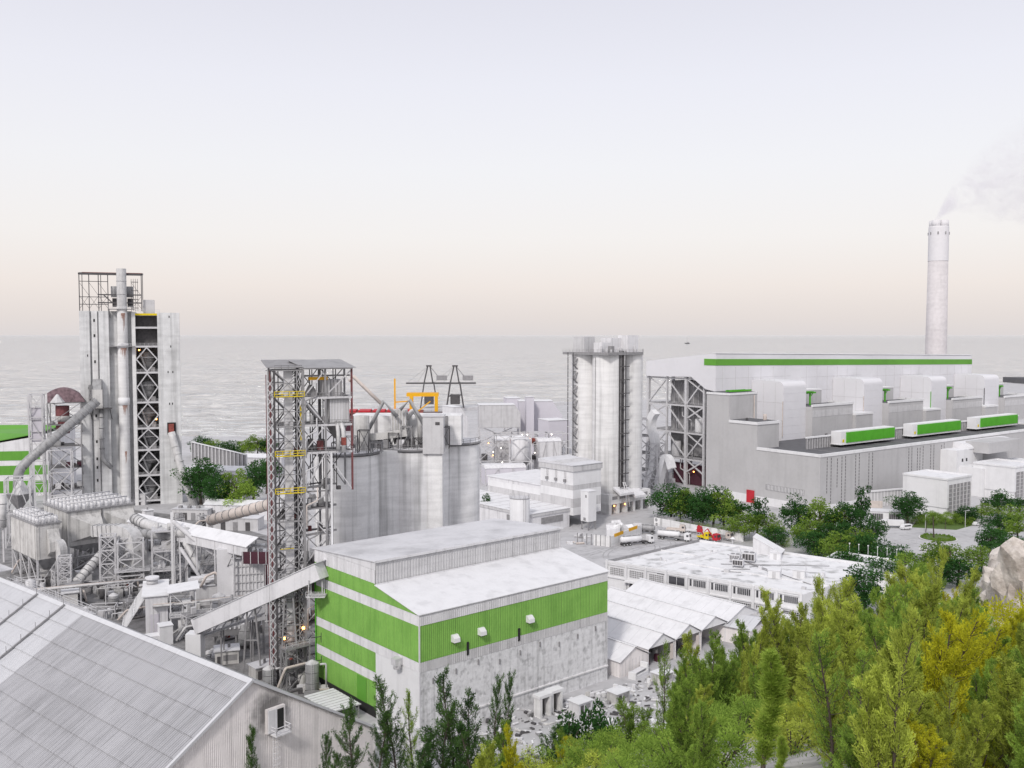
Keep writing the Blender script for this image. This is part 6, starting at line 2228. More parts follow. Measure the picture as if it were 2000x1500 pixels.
car("white minibus on the side road at the far right", 1950, 1003, radians(10), van=True)
car("white van facing left beside the roundabout palm trees", 1769, 1034, radians(200), van=True)
car("white car emerging below the roundabout, seen by its roof", 1808, 1076, radians(150))
car("white car parked under the tree left of the gatehouse", 1700, 1018, radians(20))
car("pale car at the roadside right of the lawn", 1908, 1026, radians(30))
car("second pale car behind the first at the lawn's right", 1914, 1021, radians(30), "grey_clad_light")
lorry("white box lorry parked across the gatehouse front", 1732, 1030, radians(170), "white_paint", "white_paint", 6.5)
lorry("white box lorry pointing at the viewer left of the gatehouse front", 1712, 1042, radians(255), "white_paint", "white_paint", 5)

q = pix(1217, 1168, 0)
t = thing("forklift", "small red forklift truck outside the workshop gateway", "forklift", (q.x, q.y, .01), radians(60))
box("body", -1.3, .6, -.55, .55, .3, 1.1, "red_paint", t)
box("counterweight", -1.6, -1.2, -.55, .55, .35, 1.2, "steel_dark", t)
box("seat", -.6, -.1, -.3, .3, 1.1, 1.4, "rubber", t)
for x in (-.9, .5):
    for y in (-.5, .5):
        bar("guard_post", (x, y, 1.1), (x * .9, y, 2.2), .08, "steel_dark", t)
box("guard_roof", -.9, .5, -.55, .55, 2.2, 2.28, "steel_dark", t)
for y in (-.3, .3):
    bar("mast_rail", (.8, y, .2), (.8, y, 2.4), .12, "steel_grey", t)
    box("fork", .85, 1.9, y - .07, y + .07, .15, .22, "steel_grey", t)
for x in (-.95, .35):
    for y in (-.5, .5):
        wheel(t, x, y, .34, .24)
base = None
for i in range(9):
    q = pix(1190 + i * 2.6, 1147 + i * .9, 0)
    t = thing("bicycle", "%s bicycle from the left in the row along the workshop wall" % ("first","second","third","fourth","fifth","sixth","seventh","eighth","last")[i], "bicycle", (q.x, q.y, 0), radians(60) + random.uniform(-.1, .1), "bicycles by the workshop wall")
    for x in (-.5, .5):
        w_ = link("wheel", unit_cyl("rubber", 16), t, (x, 0, .34), (pi / 2, 0, 0), (.34, .34, .05))
    MB().bar((-.5, 0, .34), (-.1, 0, .8), .05).bar((-.1, 0, .8), (.4, 0, .85), .05).bar((.4, 0, .85), (.5, 0, .34), .05).bar((-.05, 0, .35), (-.1, 0, .95), .05).build("frame", "steel_dark", t)
    box("saddle", -.22, .02, -.06, .06, .93, 1.0, "rubber", t)
    bar("handlebar", (.38, -.26, 1.0), (.38, .26, 1.0), .05, "steel_grey", t)

# walls, fences and boards of the loading yard
q0, q1 = pix(1192, 1068, 0), pix(1250, 1045, 0)
t = thing("yard_wall", "low white yard wall with railing and yellow boards on top", "wall", tuple(q0))
d = q1 - q0
MB().bar((0, 0, 2.0), d + Vector((0, 0, 2.0)), .5, 4.0).build("wall", "concrete_pale", t)
MB().bar((-6, 3, 2.0), (0, 0, 2.0), .5, 4.0).build("wall", "concrete_pale", t)
for s in (.12, .6):
    a = d * s + Vector((0, -.35, 3.8))
    MB().bar(a, a + d * .3, .12, 1.3).build("yellow_board", "orange_paint", t)
a = d * .35 + Vector((0, -.3, 2.2))
MB().bar(a, a + d * .16, .1, 1.0).build("red_sign", "red_paint", t)
for i in range(8):
    bar("wall_post", (-12 + i * 1.7, 5.6 - i * .8, 0), (-12 + i * 1.7, 5.6 - i * .8, 4.2), .4, "steel_grey", t)
q = pix(1205, 1045, 0)
t = thing("aggregate_bay", "heap of pale sacks and broken slabs behind the yard wall", "storage bay", tuple(q))
for i in range(12):
    s = random.uniform(.8, 2.4)
    x, y = random.uniform(-5, 7), random.uniform(-2, 6)
    prism("slab", [(x, y), (x + s * 2, y + .3), (x + s * 1.7, y + s), (x - .2, y + s * .8)], 0, [random.uniform(2, 5) for k_ in range(4)], random.choice(("white_paint", "grey_clad_light", "grey_clad")), t)
P0, P1 = pix(1278, 1025, 0), pix(1452, 1058, 0)
t = thing("boundary_wall", "long grey boundary wall with rail between loading yard and tree belt", "wall", tuple(P0))
d = P1 - P0
MB().bar((0, 0, 1.6), d + Vector((0, 0, 1.6)), .5, 3.2).build("wall", "concrete", t)
railing(t, [(0, 0, 3.2), tuple(d + Vector((0, 0, 3.2)))], 1.2, "steel_grey", 4, .1)
railing(t, [(0, -5, 0), tuple(d + Vector((-2, -4, 0)))], 1.2, "steel_light", 4, .12, "guard_rail")
q0, q1 = pix(700, 1330, 0), 0
for i, (a, b, lab) in enumerate((((375, 862), (482, 905), "tall slatted screen fence by the shore left of the steel tower"),)):
    A_, B_ = pix(a[0], a[1] + 36, 0), pix(b[0], b[1] + 22, 0)
    t = thing("screen_fence", lab, "fence", tuple(A_))
    d = B_ - A_
    for k_ in range(16):
        c = d * (k_ / 15)
        bar("fence_post", c, c + Vector((0, 0, 11.5)), .7, "steel_light", t)
    MB().bar(Vector((0, .8, 5.6)), d + Vector((0, .8, 5.6)), .2, 10.6).build("fence_mesh", "steel_grey", t)
    MB().bar(Vector((0, -.3, 11.6)), d + Vector((0, -.3, 11.6)), .9, .5).build("fence_cap", "white_paint", t)
for i, (px, py, w_, d_, h, lab) in enumerate(((420, 935, 30, 14, 5, "low white shore shed behind the dark trees"), (500, 912, 34, 10, 6, "long white shore shed beyond the screen fence"),
                                              (430, 985, 24, 10, 7, "grey low store under the shore trees"), (480, 1012, 36, 9, 6, "pale long store behind the pinkish pipe"))):
    q = pix(px, py, 0)
    t = thing("shore_shed", lab, "shed", tuple(q - Vector((w_ / 2, 0, 0))), radians(-8))
    box("wall", 0, w_, 0, d_, 0, h, "grey_clad_light", t)
    extrude("roof", [(-.5, h), (d_ + .5, h), (d_ / 2, h + 1.8)], 'x', -.5, w_ + .5, "white_roof", t)
    for k_ in range(5):
        box("bay_opening", 2 + k_ * w_ / 5.4, 5 + k_ * w_ / 5.4, -.08, 0, .2, h * .6, "steel_grey", t)

# ================================================================== GATEHOUSE AND WHITE BLOCKS AT THE RIGHT
def white_block(label, px, py, wl, wr, h):
    q = pix(px, py, 0)
    t = thing("white_block", label, "building", (q.x, q.y, 0), A_POWER, "white cubic blocks before the turbine hall")
    box("wall", 0, wr, 0, wl, 4.0, h, "white_paint", t)
    box("base_wall", .4, wr - .4, .4, wl - .4, 0, 4.0, "white_paint", t)
    for a in ((-.3, wr + .3, -.3, .5), (-.3, .5, .5, wl), (wr - .5, wr + .3, .5, wl), (.5, wr - .5, wl - .5, wl + .3)):
        box("parapet", *a, h, h + .8, "white_paint", t)
    box("roof", .5, wr - .5, .5, wl - .5, h, h + .12, "white_roof", t)
    gz0, gz1 = 1.2, h - 2.2
    for i in range(6):
        x0 = 1.4 + i * (wr - 2.4) / 6
        x1 = x0 + (wr - 2.4) / 6 - .45
        fr2 = box("window_bay", x0, x1, -.10, 0, gz0, gz1, "steel_grey", t)
        for k_ in range(7):
            z = gz0 + (gz1 - gz0) * k_ / 7
            box("glazing_bar", x0, x1, -.22, -.1, z, z + .22, "steel_light", t)
        box("fin", x1 + .1, x1 + .34, -.45, 0, gz0, gz1, "steel_light", t)
    return t
white_block("left white cubic block with grey glazed side before the grey hall", 1849, 1011, 21, 20.6, 16.4)
white_block("right white cubic block with grey glazed side, cut by the frame", 1981, 978, 20.6, 24, 15.8)
q = pix(1893, 975, 0)
t = thing("stair_annex", "white stepped annex with small windows between the two white blocks and the hall", "building", (q.x, q.y + 14, 0), A_POWER)
box("wall", 0, 26, 0, 14, 0, 22, "white_paint", t)
extrude("round_roof", [(-.4, 22)] + [(7 - 7.4 * cos(pi * k_ / 10), 22 + 3 * sin(pi * k_ / 10)) for k_ in range(11)], 'x', 12, 60, "white_roof", t)
for x in (5, 9):
    box("small_window", x, x + 1.4, -.08, 0, 16, 17.6, "glass_dark", t)
box("grey_box", 16, 50, -8, 4, 20, 25.5, "grey_wall", t)
box("terrace", 3, 60, -12, 0, 0, 14, "white_paint", t)
q = pix(1700, 1020, 0)
t = thing("gate_building", "low white gate building with two barred openings", "building", (q.x, q.y + 3, 0), radians(-14))
box("wall", 0, 16, 0, 6, 0, 4.2, "white_paint", t)
box("roof", -.4, 16.4, -.4, 6.4, 4.2, 4.5, "white_roof", t)
for x in (1.5, 8.5):
    box("barred_opening", x, x + 4.6, -.06, .1, .6, 3.4, "steel_dark", t)
    for k_ in range(6):
        bar("opening_bar", (x + .4 + k_ * .76, -.12, .6), (x + .4 + k_ * .76, -.12, 3.4), .12, "steel_light", t)
q = pix(1695, 1000, 0)
t = thing("slatted_wall", "grey slatted wall with white coping behind the gate building", "wall", (q.x, q.y + 10, 0), A_POWER - .25)
box("wall", 0, 42, 0, .6, 0, 7.0, "grey_clad", t)
for i in range(21):
    box("wall_slat", .4 + i * 2, .7 + i * 2, -.2, 0, 0, 7.0, "white_paint", t)
box("coping", -.2, 42.2, -.5, 1.0, 7.0, 7.6, "white_paint", t)
q = pix(1740, 1006, 0)
t = thing("notice_board", "pale yellow-green notice board on posts by the round tree", "sign", (q.x - 8, q.y + 4, 0), radians(-14))
box("panel", 0, 5.4, -.1, .1, 2.6, 5.8, "tan_pipe", t)
for x in (.5, 2.7, 4.9):
    bar("post", (x, .2, 0), (x, .2, 5.8), .2, "steel_light", t)
# road, island, lawn
rd = prism("road", [tuple(pix(px, py, 0)[:2]) for px, py in ((1640, 1085), (1720, 1100), (1880, 1095), (1960, 1060), (2000, 1040), (2060, 1000), (2020, 985), (1930, 1010), (1870, 1036), (1780, 1032), (1690, 1022))],
           0.0, .012, "asphalt")
tag(rd, "pale road circling the round grass island", None, None, "structure")
q = pix(1832, 1052, 0)
t = thing("traffic_island", "round kerbed grass island in the road below the white block", "traffic island", (q.x, q.y, .012))
cyl("kerb", 0, 0, 0, .25, 7.0, "concrete_pale", t, 40)
cyl("grass", 0, 0, .25, .45, 6.5, "grass_green", t, 40)
random.seed(4)
mb = MB()
for i in range(160):
    a, r_ = random.uniform(0, 2 * pi), random.uniform(4.6, 6.2)
    x, y = r_ * cos(a), r_ * sin(a)
    s = random.uniform(.2, .5)
    mb.poly([(x - s, y, .45), (x + s, y, .45), (x, y + s * .4, .45 + s * 1.6)], [(0, 1, 2)])
mb.build("hedge_ring", "leaf_mid", t)
lwn = prism("lawn", [tuple(pix(px, py, 0)[:2]) for px, py in ((1780, 1030), (1868, 1035), (1915, 1022), (1905, 1008), (1850, 1015), (1790, 1018))], 0, .03, "grass_green")
tag(lwn, "strip of green lawn along the road by the white block", None, None, "structure")
for i, (px, py, lab) in enumerate(((1885, 1031, "white lamp post on the lawn edge by the road"), (1807, 1040, "pale street lamp left of the island palm"),
                                   (1968, 1078, "pale lamp post among the trees at the right"), (1558, 1052, "slim street lamp in the gap between the tree belts"),
                                   (1464, 1052, "white lamp mast just behind the tilted roof hutch"))):
    q = pix(px, py, 0)
    t = thing("street_lamp", lab, "street lamp", tuple(q), 0, "street lamps")
    bar("pole", (0, 0, 0), (0, 0, 7.2), .2, "steel_light", t, round_=True)
    bar("arm", (0, 0, 7.1), (1.2, 0, 7.4), .12, "steel_light", t)
    box("lamp_head", .9, 1.7, -.15, .15, 7.3, 7.45, "white_paint", t)
# fenced plot with gate by the road
q0, q1 = pix(1712, 1062, 0), pix(1790, 1065, 0)
t = thing("road_fence", "thin wire fence along the near side of the road", "fence", tuple(q0))
railing(t, [(0, 0, 0), tuple(q1 - q0)], 2.2, "steel_light", 2.5, .08, "fence_panel")

# ================================================================== SMALL THINGS FILLING THE LEFT WORKS
random.seed(314)
FILL = [(40, 1120, "frame"), (92, 1128, "tank"), (152, 1112, "frame"), (180, 1135, "hut"), (222, 1182, "tank"), (262, 1150, "frame"), (300, 1128, "hut"), (338, 1108, "frame"),
        (385, 1120, "tank"), (412, 1100, "frame"), (440, 1080, "hut"), (392, 1160, "frame"), (428, 1205, "tank"), (455, 1160, "frame"), (300, 1075, "tank"), (345, 1062, "frame"),
        (405, 1060, "hut"), (230, 1140, "tank"), (125, 1150, "frame"), (490, 1180, "frame"), (480, 1262, "tank"), (440, 1250, "frame"), (500, 1330, "hut"), (525, 1345, "tank"),
        (560, 1352, "frame"), (610, 1352, "tank"), (160, 1175, "frame"), (250, 1210, "frame"), (400, 1230, "tank"), (365, 1250, "frame"), (420, 1300, "hut"), (60, 1175, "tank"),
        (300, 1010, "hut"), (355, 1000, "tank"), (390, 1030, "frame"), (440, 1035, "hut")]
PLACE = ("left of the precipitators", "under the precipitators", "below the square duct", "beside the platform frame", "near the roofed gallery", "before the ribbed bunker", "at the foot of the steel tower")
KIND = {"frame": ("valve_rack", "small steel pipe rack with valves", "steel structure"), "tank": ("process_tank", "small grey process tank with ladder", "tank"), "hut": ("machine_hut", "little flat-roofed machine hut", "hut")}
seen = {}
ORD = ("first", "second", "third", "fourth", "fifth", "sixth", "seventh", "eighth", "ninth")
for px, py, kd in FILL:
    q = pix(px, py, 0)
    pl = PLACE[0] if px < 70 else PLACE[1] if px < 185 else PLACE[2] if px < 280 else PLACE[3] if px < 375 else PLACE[4] if px < 415 and py < 1130 else PLACE[5] if px < 500 else PLACE[6]
    nm, lb_, ct = KIND[kd]
    seen[(kd, pl)] = seen.get((kd, pl), 0) + 1
    n_ = seen[(kd, pl)]
    t = thing(nm, (ORD[n_ - 1] + " " if n_ > 1 else "") + lb_ + " " + pl, ct, tuple(q), random.choice((A_PLANT, A_PLANT + pi / 2, .3)))
    if kd == "frame":
        w_, d_, h_ = random.uniform(3, 6), random.uniform(2.5, 4), random.uniform(4, 10)
        lattice(t, 0, w_, 0, d_, [h_ * k_ / 2 for k_ in range(3)], .3, .26, .17, random.choice(("steel_light", "steel_grey", "steel_light")), style=random.choice("xz"), slab="steel_grey")
        for i in range(5):
            s_ = random.uniform(.5, 1.3)
            x, y, z = random.uniform(.3, w_ - 1.2), random.uniform(.3, d_ - 1), random.choice((0, h_ / 2 + .3, h_ + .3))
            if i % 2:
                cyl("vessel", x + .5, y + .5, z, z + s_ * 2, s_ * .5, random.choice(("duct_metal", "duct_grey", "rust_red", "steel_dark")), t, 12)
            else:
                box("machine_box", x, x + s_, y, y + s_, z, z + s_ * 1.4, random.choice(("steel_dark", "grey_clad", "dusty_plate", "steel_grey")), t)
        pipe("pipe_run", [(-3, -.5, .5), (-.5, -.5, h_ * .6), (w_ + .5, -.5, h_ * .6), (w_ + 3.5, -.5, .4)], .3, random.choice(("duct_metal", "steel_grey", "tan_pipe")), t, 8)
        pipe("pipe_run", [(-1, -1.0, .3), (w_ + 4, -1.1, .3)], .22, "steel_dark", t, 8)
        railing(t, [(0, -.1, h_ + .3), (w_, -.1, h_ + .3)], 1.1, "steel_light", 1.4, .08)
    elif kd == "tank":
        r_, h_ = random.uniform(1.1, 2.2), random.uniform(3, 7)
        cyl("shell", 0, 0, .8, h_, r_, random.choice(("duct_metal", "grey_clad_light", "duct_grey", "white_paint")), t, 20)
        MB().cyl(0, 0, h_, h_ + .7, r_, 20, .3).build("roof_cone", "grey_clad", t)
        MB().cyl(0, 0, 0, .8, r_ * 1.1, 16).build("plinth", "steel_dark", t)
        for z in (h_ * .35, h_ * .7):
            cyl("band", 0, 0, z, z + .15, r_ * 1.03, "steel_grey", t, 20)
        pipe("pipe_run", [(r_ + .2, 0, h_ - .5), (r_ + 1.6, 0, h_ - .5), (r_ + 1.6, 0, 0)], .25, "steel_light", t, 8)
        m_ = MB()
        for x in (-.25, .25):
            m_.bar((x, -r_ - .15, 0), (x, -r_ - .15, h_ + .8), .08)
        for k_ in range(int(h_ / .5)):
            m_.bar((-.25, -r_ - .15, .5 * k_), (.25, -r_ - .15, .5 * k_), .05)
        m_.build("ladder", "steel_light", t)
        box("motor", -r_ - 1.6, -r_ - .6, -.4, .4, 0, 1.0, "steel_dark", t)
    else:
        w_, d_, h_ = random.uniform(3.5, 6.5), random.uniform(3, 5), random.uniform(2.8, 4.4)
        box("wall", 0, w_, 0, d_, 0, h_, random.choice(("dusty_plate", "grey_clad_light", "grey_clad")), t)
        box("roof", -.3, w_ + .3, -.4, d_ + .3, h_, h_ + .2, random.choice(("white_roof", "grey_roof")), t)
        box("door", .5, 1.5, -.06, 0, 0, 2.1, "steel_dark", t)
        box("shutter", 1.9, w_ - .4, -.06, 0, .9, 2.3, "steel_grey", t)
        cyl("roof_vent", w_ * .6, d_ * .5, h_ + .2, h_ + 1.2, .35, "steel_grey", t, 10)
for i, (p0, p1, z, lab) in enumerate((((300, 1240), (520, 1215), 7.5, "long pipe bridge running right before the ribbed bunker"), ((60, 1195), (300, 1170), 6.0, "pipe bridge crossing under the precipitators"),
                                      ((330, 1080), (470, 1110), 9.0, "pipe bridge beside the roofed gallery"))):
    a_, b_ = pix(*p0, 0), pix(*p1, 0)
    t = thing("pipe_bridge", lab, "pipe", tuple(a_))
    d_ = b_ - a_
    n_ = max(3, int(d_.length / 6))
    s_ = Vector((-d_.y, d_.x, 0)).normalized()
    for k_ in range(n_ + 1):
        c = d_ * (k_ / n_)
        for sg in (-1, 1):
            bar("post", c + s_ * sg * 1.1, c + s_ * sg * 1.1 + Vector((0, 0, z)), .22, "steel_light", t)
        bar("cross_beam", c + s_ * 1.3 + Vector((0, 0, z)), c - s_ * 1.3 + Vector((0, 0, z)), .2, "steel_grey", t)
    for k_, (o_, r_, mt) in enumerate(((-.8, .3, "duct_metal"), (-.1, .2, "steel_grey"), (.35, .25, "tan_pipe"), (.85, .18, "steel_dark"))):
        pipe("pipe_run", [s_ * o_ + Vector((0, 0, z + .4)), d_ + s_ * o_ + Vector((0, 0, z + .4))], r_, mt, t, 8)
# flat-roofed stores and yard walls behind the gallery
for px, py, w_, d_, h_, lab in ((250, 985, 18, 8, 5, "flat grey store behind the roofed gallery's upper end"), (372, 1015, 16, 8, 4.5, "flat pale store left of the pinkish rotary pipe"),
                                (455, 1035, 22, 7, 5, "grey store under the pinkish rotary pipe"), (340, 965, 10, 6, 4, "small store at the concrete tower's right foot")):
    q = pix(px, py, 0)
    t = thing("flat_store", lab, "building", (q.x - w_ / 2, q.y, 0), radians(-6))
    box("wall", 0, w_, 0, d_, 0, h_, "grey_clad", t)
    box("roof", -.3, w_ + .3, -.3, d_ + .3, h_, h_ + .25, "grey_roof", t)
    for k_ in range(4):
        box("shutter", 1 + k_ * w_ / 4.2, 3 + k_ * w_ / 4.2, -.08, 0, 0, h_ * .7, "steel_dark" if k_ % 2 else "steel_grey", t)
    for k_ in range(3):
        box("roof_box", 2 + k_ * w_ / 4, 3.4 + k_ * w_ / 4, 2, 3.5, h_ + .25, h_ + 1.2, "steel_grey", t)
# people-sized huts and stock round the sheds and the workshop yard
for px, py, lab in ((1215, 1148, "small stack of pale drums near the bicycle row"), (1195, 1195, "pallet stack behind the green store's corner"), (1245, 1190, "pallets beside the flat store's doorway"),
                    (1120, 1062, "dusty pipes lying behind the green store's roof edge"), (1140, 1050, "second bundle of dusty pipes in the yard"), (1330, 1075, "crates at the workshop's far wall"),
                    (1270, 1335, "white crates before the open shed"), (1225, 1345, "pipe pieces in the scrap strip"), (1160, 1360, "broken slabs in the scrap strip"), (1300, 1365, "grey crates at the edge of the trees")):
    q = pix(px, py, 0)
    q.z = hill(q.x, q.y)
    t = thing("stock_pile", lab, "stock pile", tuple(q), random.uniform(0, 3))
    for i in range(9):
        x, y, s_ = random.uniform(-2.5, 2.5), random.uniform(-1.5, 1.5), random.uniform(.4, .9)
        if i % 3 == 0:
            bar("pipe_piece", (x - 1.6, y, s_ * .5), (x + 1.6, y + .3, s_ * .5), s_, random.choice(("duct_metal", "tan_pipe", "grey_clad")), t, round_=True)
        else:
            box("crate", x, x + s_ * 1.3, y, y + s_, 0, s_ * random.uniform(.6, 1.6), random.choice(("white_paint", "dusty_plate", "steel_grey", "grey_clad_light")), t)

random.seed(62)
tm = MB()
for k_ in range(8):
    p0 = pix(random.uniform(1110, 1240), random.uniform(1070, 1105), 0)
    p1 = pix(random.uniform(1260, 1400), random.uniform(1045, 1066), 0)
    mid = (p0 + p1) / 2 + Vector((random.uniform(-14, 14), random.uniform(-14, 14), 0))
    prev = None
    for off_ in (-.9, .9):
        prev = None
        for i in range(17):
            t_ = i / 16
            p = p0 * (1 - t_) ** 2 + mid * 2 * t_ * (1 - t_) + p1 * t_ * t_
            d_ = ((mid - p0) * (1 - t_) + (p1 - mid) * t_).normalized()
            s_ = Vector((-d_.y, d_.x, 0))
            a_, b_ = p + s_ * (off_ - .22), p + s_ * (off_ + .22)
            if prev:
                tm.poly([(prev[0].x, prev[0].y, .004 + k_ * .0012), (prev[1].x, prev[1].y, .004 + k_ * .0012), (b_.x, b_.y, .004 + k_ * .0012), (a_.x, a_.y, .004 + k_ * .0012)], [(3, 2, 1, 0)])
            prev = (a_, b_)
material("tyre_dust", (.40, .395, .405), var=.3, scale=.6)
tm = tm.build("tyre_marks", "tyre_dust")
tag(tm, "curving dark tyre marks across the dusty loading yard", "tyre marks", None, "stuff")
for px, py, lab in ((1292, 1340, "low grey hut at the edge of the scrap strip"), (1130, 1398, "little white hut among the scrub below the stained wall"), (1205, 1378, "flat-roofed store hut in the scrap strip")):
    q = pix(px, py, 0)
    q.z = hill(q.x, q.y)
    t = thing("site_hut", lab, "hut", tuple(q), A_PLANT)
    box("wall", 0, 4, 0, 3, 0, 2.4, random.choice(("grey_clad_light", "dusty_plate", "white_paint")), t)
    box("roof", -.3, 4.3, -.3, 3.3, 2.4, 2.55, "white_roof", t)
    box("door", .6, 1.5, -.06, 0, 0, 1.9, "steel_dark", t)
    box("shutter", 2.1, 3.5, -.06, 0, 1.0, 1.9, "steel_grey", t)

# ================================================================== VEGETATION
def leafquads(v, f, p, d, L, w, rnd):
    """one slim leaf or needle tuft: a tapered two-triangle blade from p along d"""
    s = d.cross(Vector((rnd.uniform(-1, 1), rnd.uniform(-1, 1), rnd.uniform(-1, 1))))
    if s.length < 1e-4:
        return
    s.normalize()
    n = len(v)
    v += [p, p + d * L * .5 + s * w * .5, p + d * L, p + d * L * .5 - s * w * .5]
    f.append((n, n + 1, n + 2, n + 3))

def tube_into(v, f, pts, r0, r1, seg=6):
    n0 = len(v)
    for i, p in enumerate(pts):
        d = (pts[min(i + 1, len(pts) - 1)] - pts[max(i - 1, 0)]).normalized()
        a = d.cross(Vector((.3, 1, .1))).normalized()
        b = d.cross(a)
        r = r0 + (r1 - r0) * i / (len(pts) - 1)
        v += [p + a * r * cos(2 * pi * k / seg) + b * r * sin(2 * pi * k / seg) for k in range(seg)]
    for i in range(len(pts) - 1):
        for k in range(seg):
            j = (k + 1) % seg
            f.append((n0 + i * seg + k, n0 + i * seg + j, n0 + (i + 1) * seg + j, n0 + (i + 1) * seg + k))

def leaf_mesh(name, v, f, tone, mat):
    me = new_mesh(name, v, f, mat, True)
    at = me.attributes.new("tone", 'FLOAT', 'FACE')
    at.data.foreach_set("value", tone)
    return me

def casuarina(seed, mat, nbr=70, tufts=9, per=6, spread=2.3, h=10.0, lean=.6, low=.12, nl=.55, nw=.075, asc=.9, stems=1):
    r = random.Random(seed)
    tv, tf, cv, cf = [], [], [], []
    tone = []
    for st in range(stems):
        hs_ = h * (1 if st == 0 else r.uniform(.62, .92))
        ox, oy = (0, 0) if stems == 1 else (r.uniform(-.5, .5), r.uniform(-.5, .5))
        lx, ly = r.uniform(-lean, lean), r.uniform(-lean, lean)
        axis = lambda t: Vector((ox * (1 - t) + lx * t * t + .3 * sin(t * 5 + seed), oy * (1 - t) + ly * t * t + .25 * cos(t * 4 + seed), hs_ * t))
        tube_into(tv, tf, [axis(i / 9) for i in range(10)], .15, .025)
        for i in range(nbr):
            t = low + (1 - low) * (i + r.random()) / nbr
            p = axis(min(t, .99))
            a = r.uniform(0, 2 * pi)
            prof = (sin(pi * min(1, (1 - t) * .95 + .06)) ** .7) * (.5 + .5 * (1 - t))
            ln = spread * prof * r.uniform(.35, 1.55) + .25
            d = Vector((cos(a), sin(a), asc * r.uniform(.35, 1.2))).normalized()
            q1 = p + d * ln * .55
            q2 = q1 + (d * .5 + Vector((0, 0, .85))).normalized() * ln * .6       # the branch turns up into a plume
            tube_into(tv, tf, [p, q1, q2], .03, .008, 4)
            tn = min(1, max(0, r.gauss(.5, .42)))
            c0 = len(cf)
            m_ = int(tufts * per * (.35 + ln / spread))
            for k in range(m_):
                s = .18 + .82 * r.random() ** .8
                b = p * (1 - s) ** 2 + q1 * 2 * s * (1 - s) + q2 * s * s
                sg = .05 + .15 * s * (1.15 - s)
                b = b + Vector((r.gauss(0, sg), r.gauss(0, sg), r.gauss(0, sg)))
                dd = (d * .5 + Vector((r.gauss(0, .6), r.gauss(0, .6), r.gauss(.5, .5)))).normalized()
                leafquads(cv, cf, b, dd, nl * r.uniform(.5, 1.25), nw, r)
            tone += [tn] * (len(cf) - c0)
        for k in range(60):
            b = axis(.9 + .1 * r.random())
            leafquads(cv, cf, b, Vector((r.gauss(0, .25), r.gauss(0, .25), 1)).normalized(), nl * .9, nw, r)
            tone.append(.7)
    tone += [.5] * (len(cf) - len(tone))
    return new_mesh("trunk", tv, tf, "bark", True), leaf_mesh("crown", cv, cf, tone[:len(cf)], mat)

def broad(seed, mat, blobs=34, per=95, h=10.0, rad=4.6, low=.3, leaf=.42, clump=1.25, top=1.0):
    r = random.Random(seed)
    tv, tf, cv, cf = [], [], [], []
    ax = lambda t: Vector((.3 * sin(t * 3 + seed), .3 * cos(t * 2 + seed), h * t))
    tube_into(tv, tf, [ax(i / 6 * .8) for i in range(7)], .28, .07, 8)
    cz, rz = h * (low + 1) / 2, h * (1 - low) / 2
    tone = []
    for i in range(blobs):
        while True:
            u = Vector((r.uniform(-1, 1), r.uniform(-1, 1), r.uniform(-1, 1)))
            if .25 < u.length < 1:
                break
        k = .82
        c = Vector((u.x * rad * k, u.y * rad * k, cz + u.z * rz * k))
        c.x += .5 * sin(seed + i)
        rr = clump * r.uniform(.6, 1.25)
        if i % 2 == 0:
            t0 = ax(min(.75, max(.25, (c.z / h) * .7)))
            tube_into(tv, tf, [t0, (t0 + c) / 2 + Vector((0, 0, .2)), c], .09, .02, 5)
        tn = min(1, max(0, r.gauss(.45, .3)))
        c0 = len(cf)
        for _ in range(per):
            d = Vector((r.gauss(0, 1), r.gauss(0, 1), r.gauss(0, 1))).normalized()
            p = c + Vector((d.x, d.y, d.z * .75)) * rr * r.uniform(.55, 1.05)
            dd = (d + Vector((r.gauss(0, .6), r.gauss(0, .6), r.gauss(0, .6)))).normalized()
            leafquads(cv, cf, p, dd, leaf * r.uniform(.6, 1.3), leaf * .6, r)
        tone += [tn] * (len(cf) - c0)
    return new_mesh("trunk", tv, tf, "bark", True), leaf_mesh("crown", cv, cf, tone, mat)

def palm(seed, mat):
    r = random.Random(seed)
    tv, tf, cv, cf = [], [], [], []
    tube_into(tv, tf, [Vector((.1 * i, 0, i * 1.2)) for i in range(7)], .22, .15, 8)
    top = Vector((.6, 0, 7.2))
    for i in range(17):
        a = 2 * pi * i / 17 + r.uniform(-.1, .1)
        el = r.uniform(.1, .9)
        prev = top
        for k in range(9):
            t = k / 8
            p = top + Vector((cos(a) * 3 * t, sin(a) * 3 * t, el * 3 * t - 2.9 * t * t))
            for sd in (-1, 1):
                s = Vector((-sin(a), cos(a), -.35)) * sd
                leafquads(cv, cf, p, (s + Vector((cos(a), sin(a), 0)) * .5).normalized(), .8 * (1 - .5 * t), .16, r)
    return new_mesh("trunk", tv, tf, "bark", True), new_mesh("crown", cv, cf, mat)

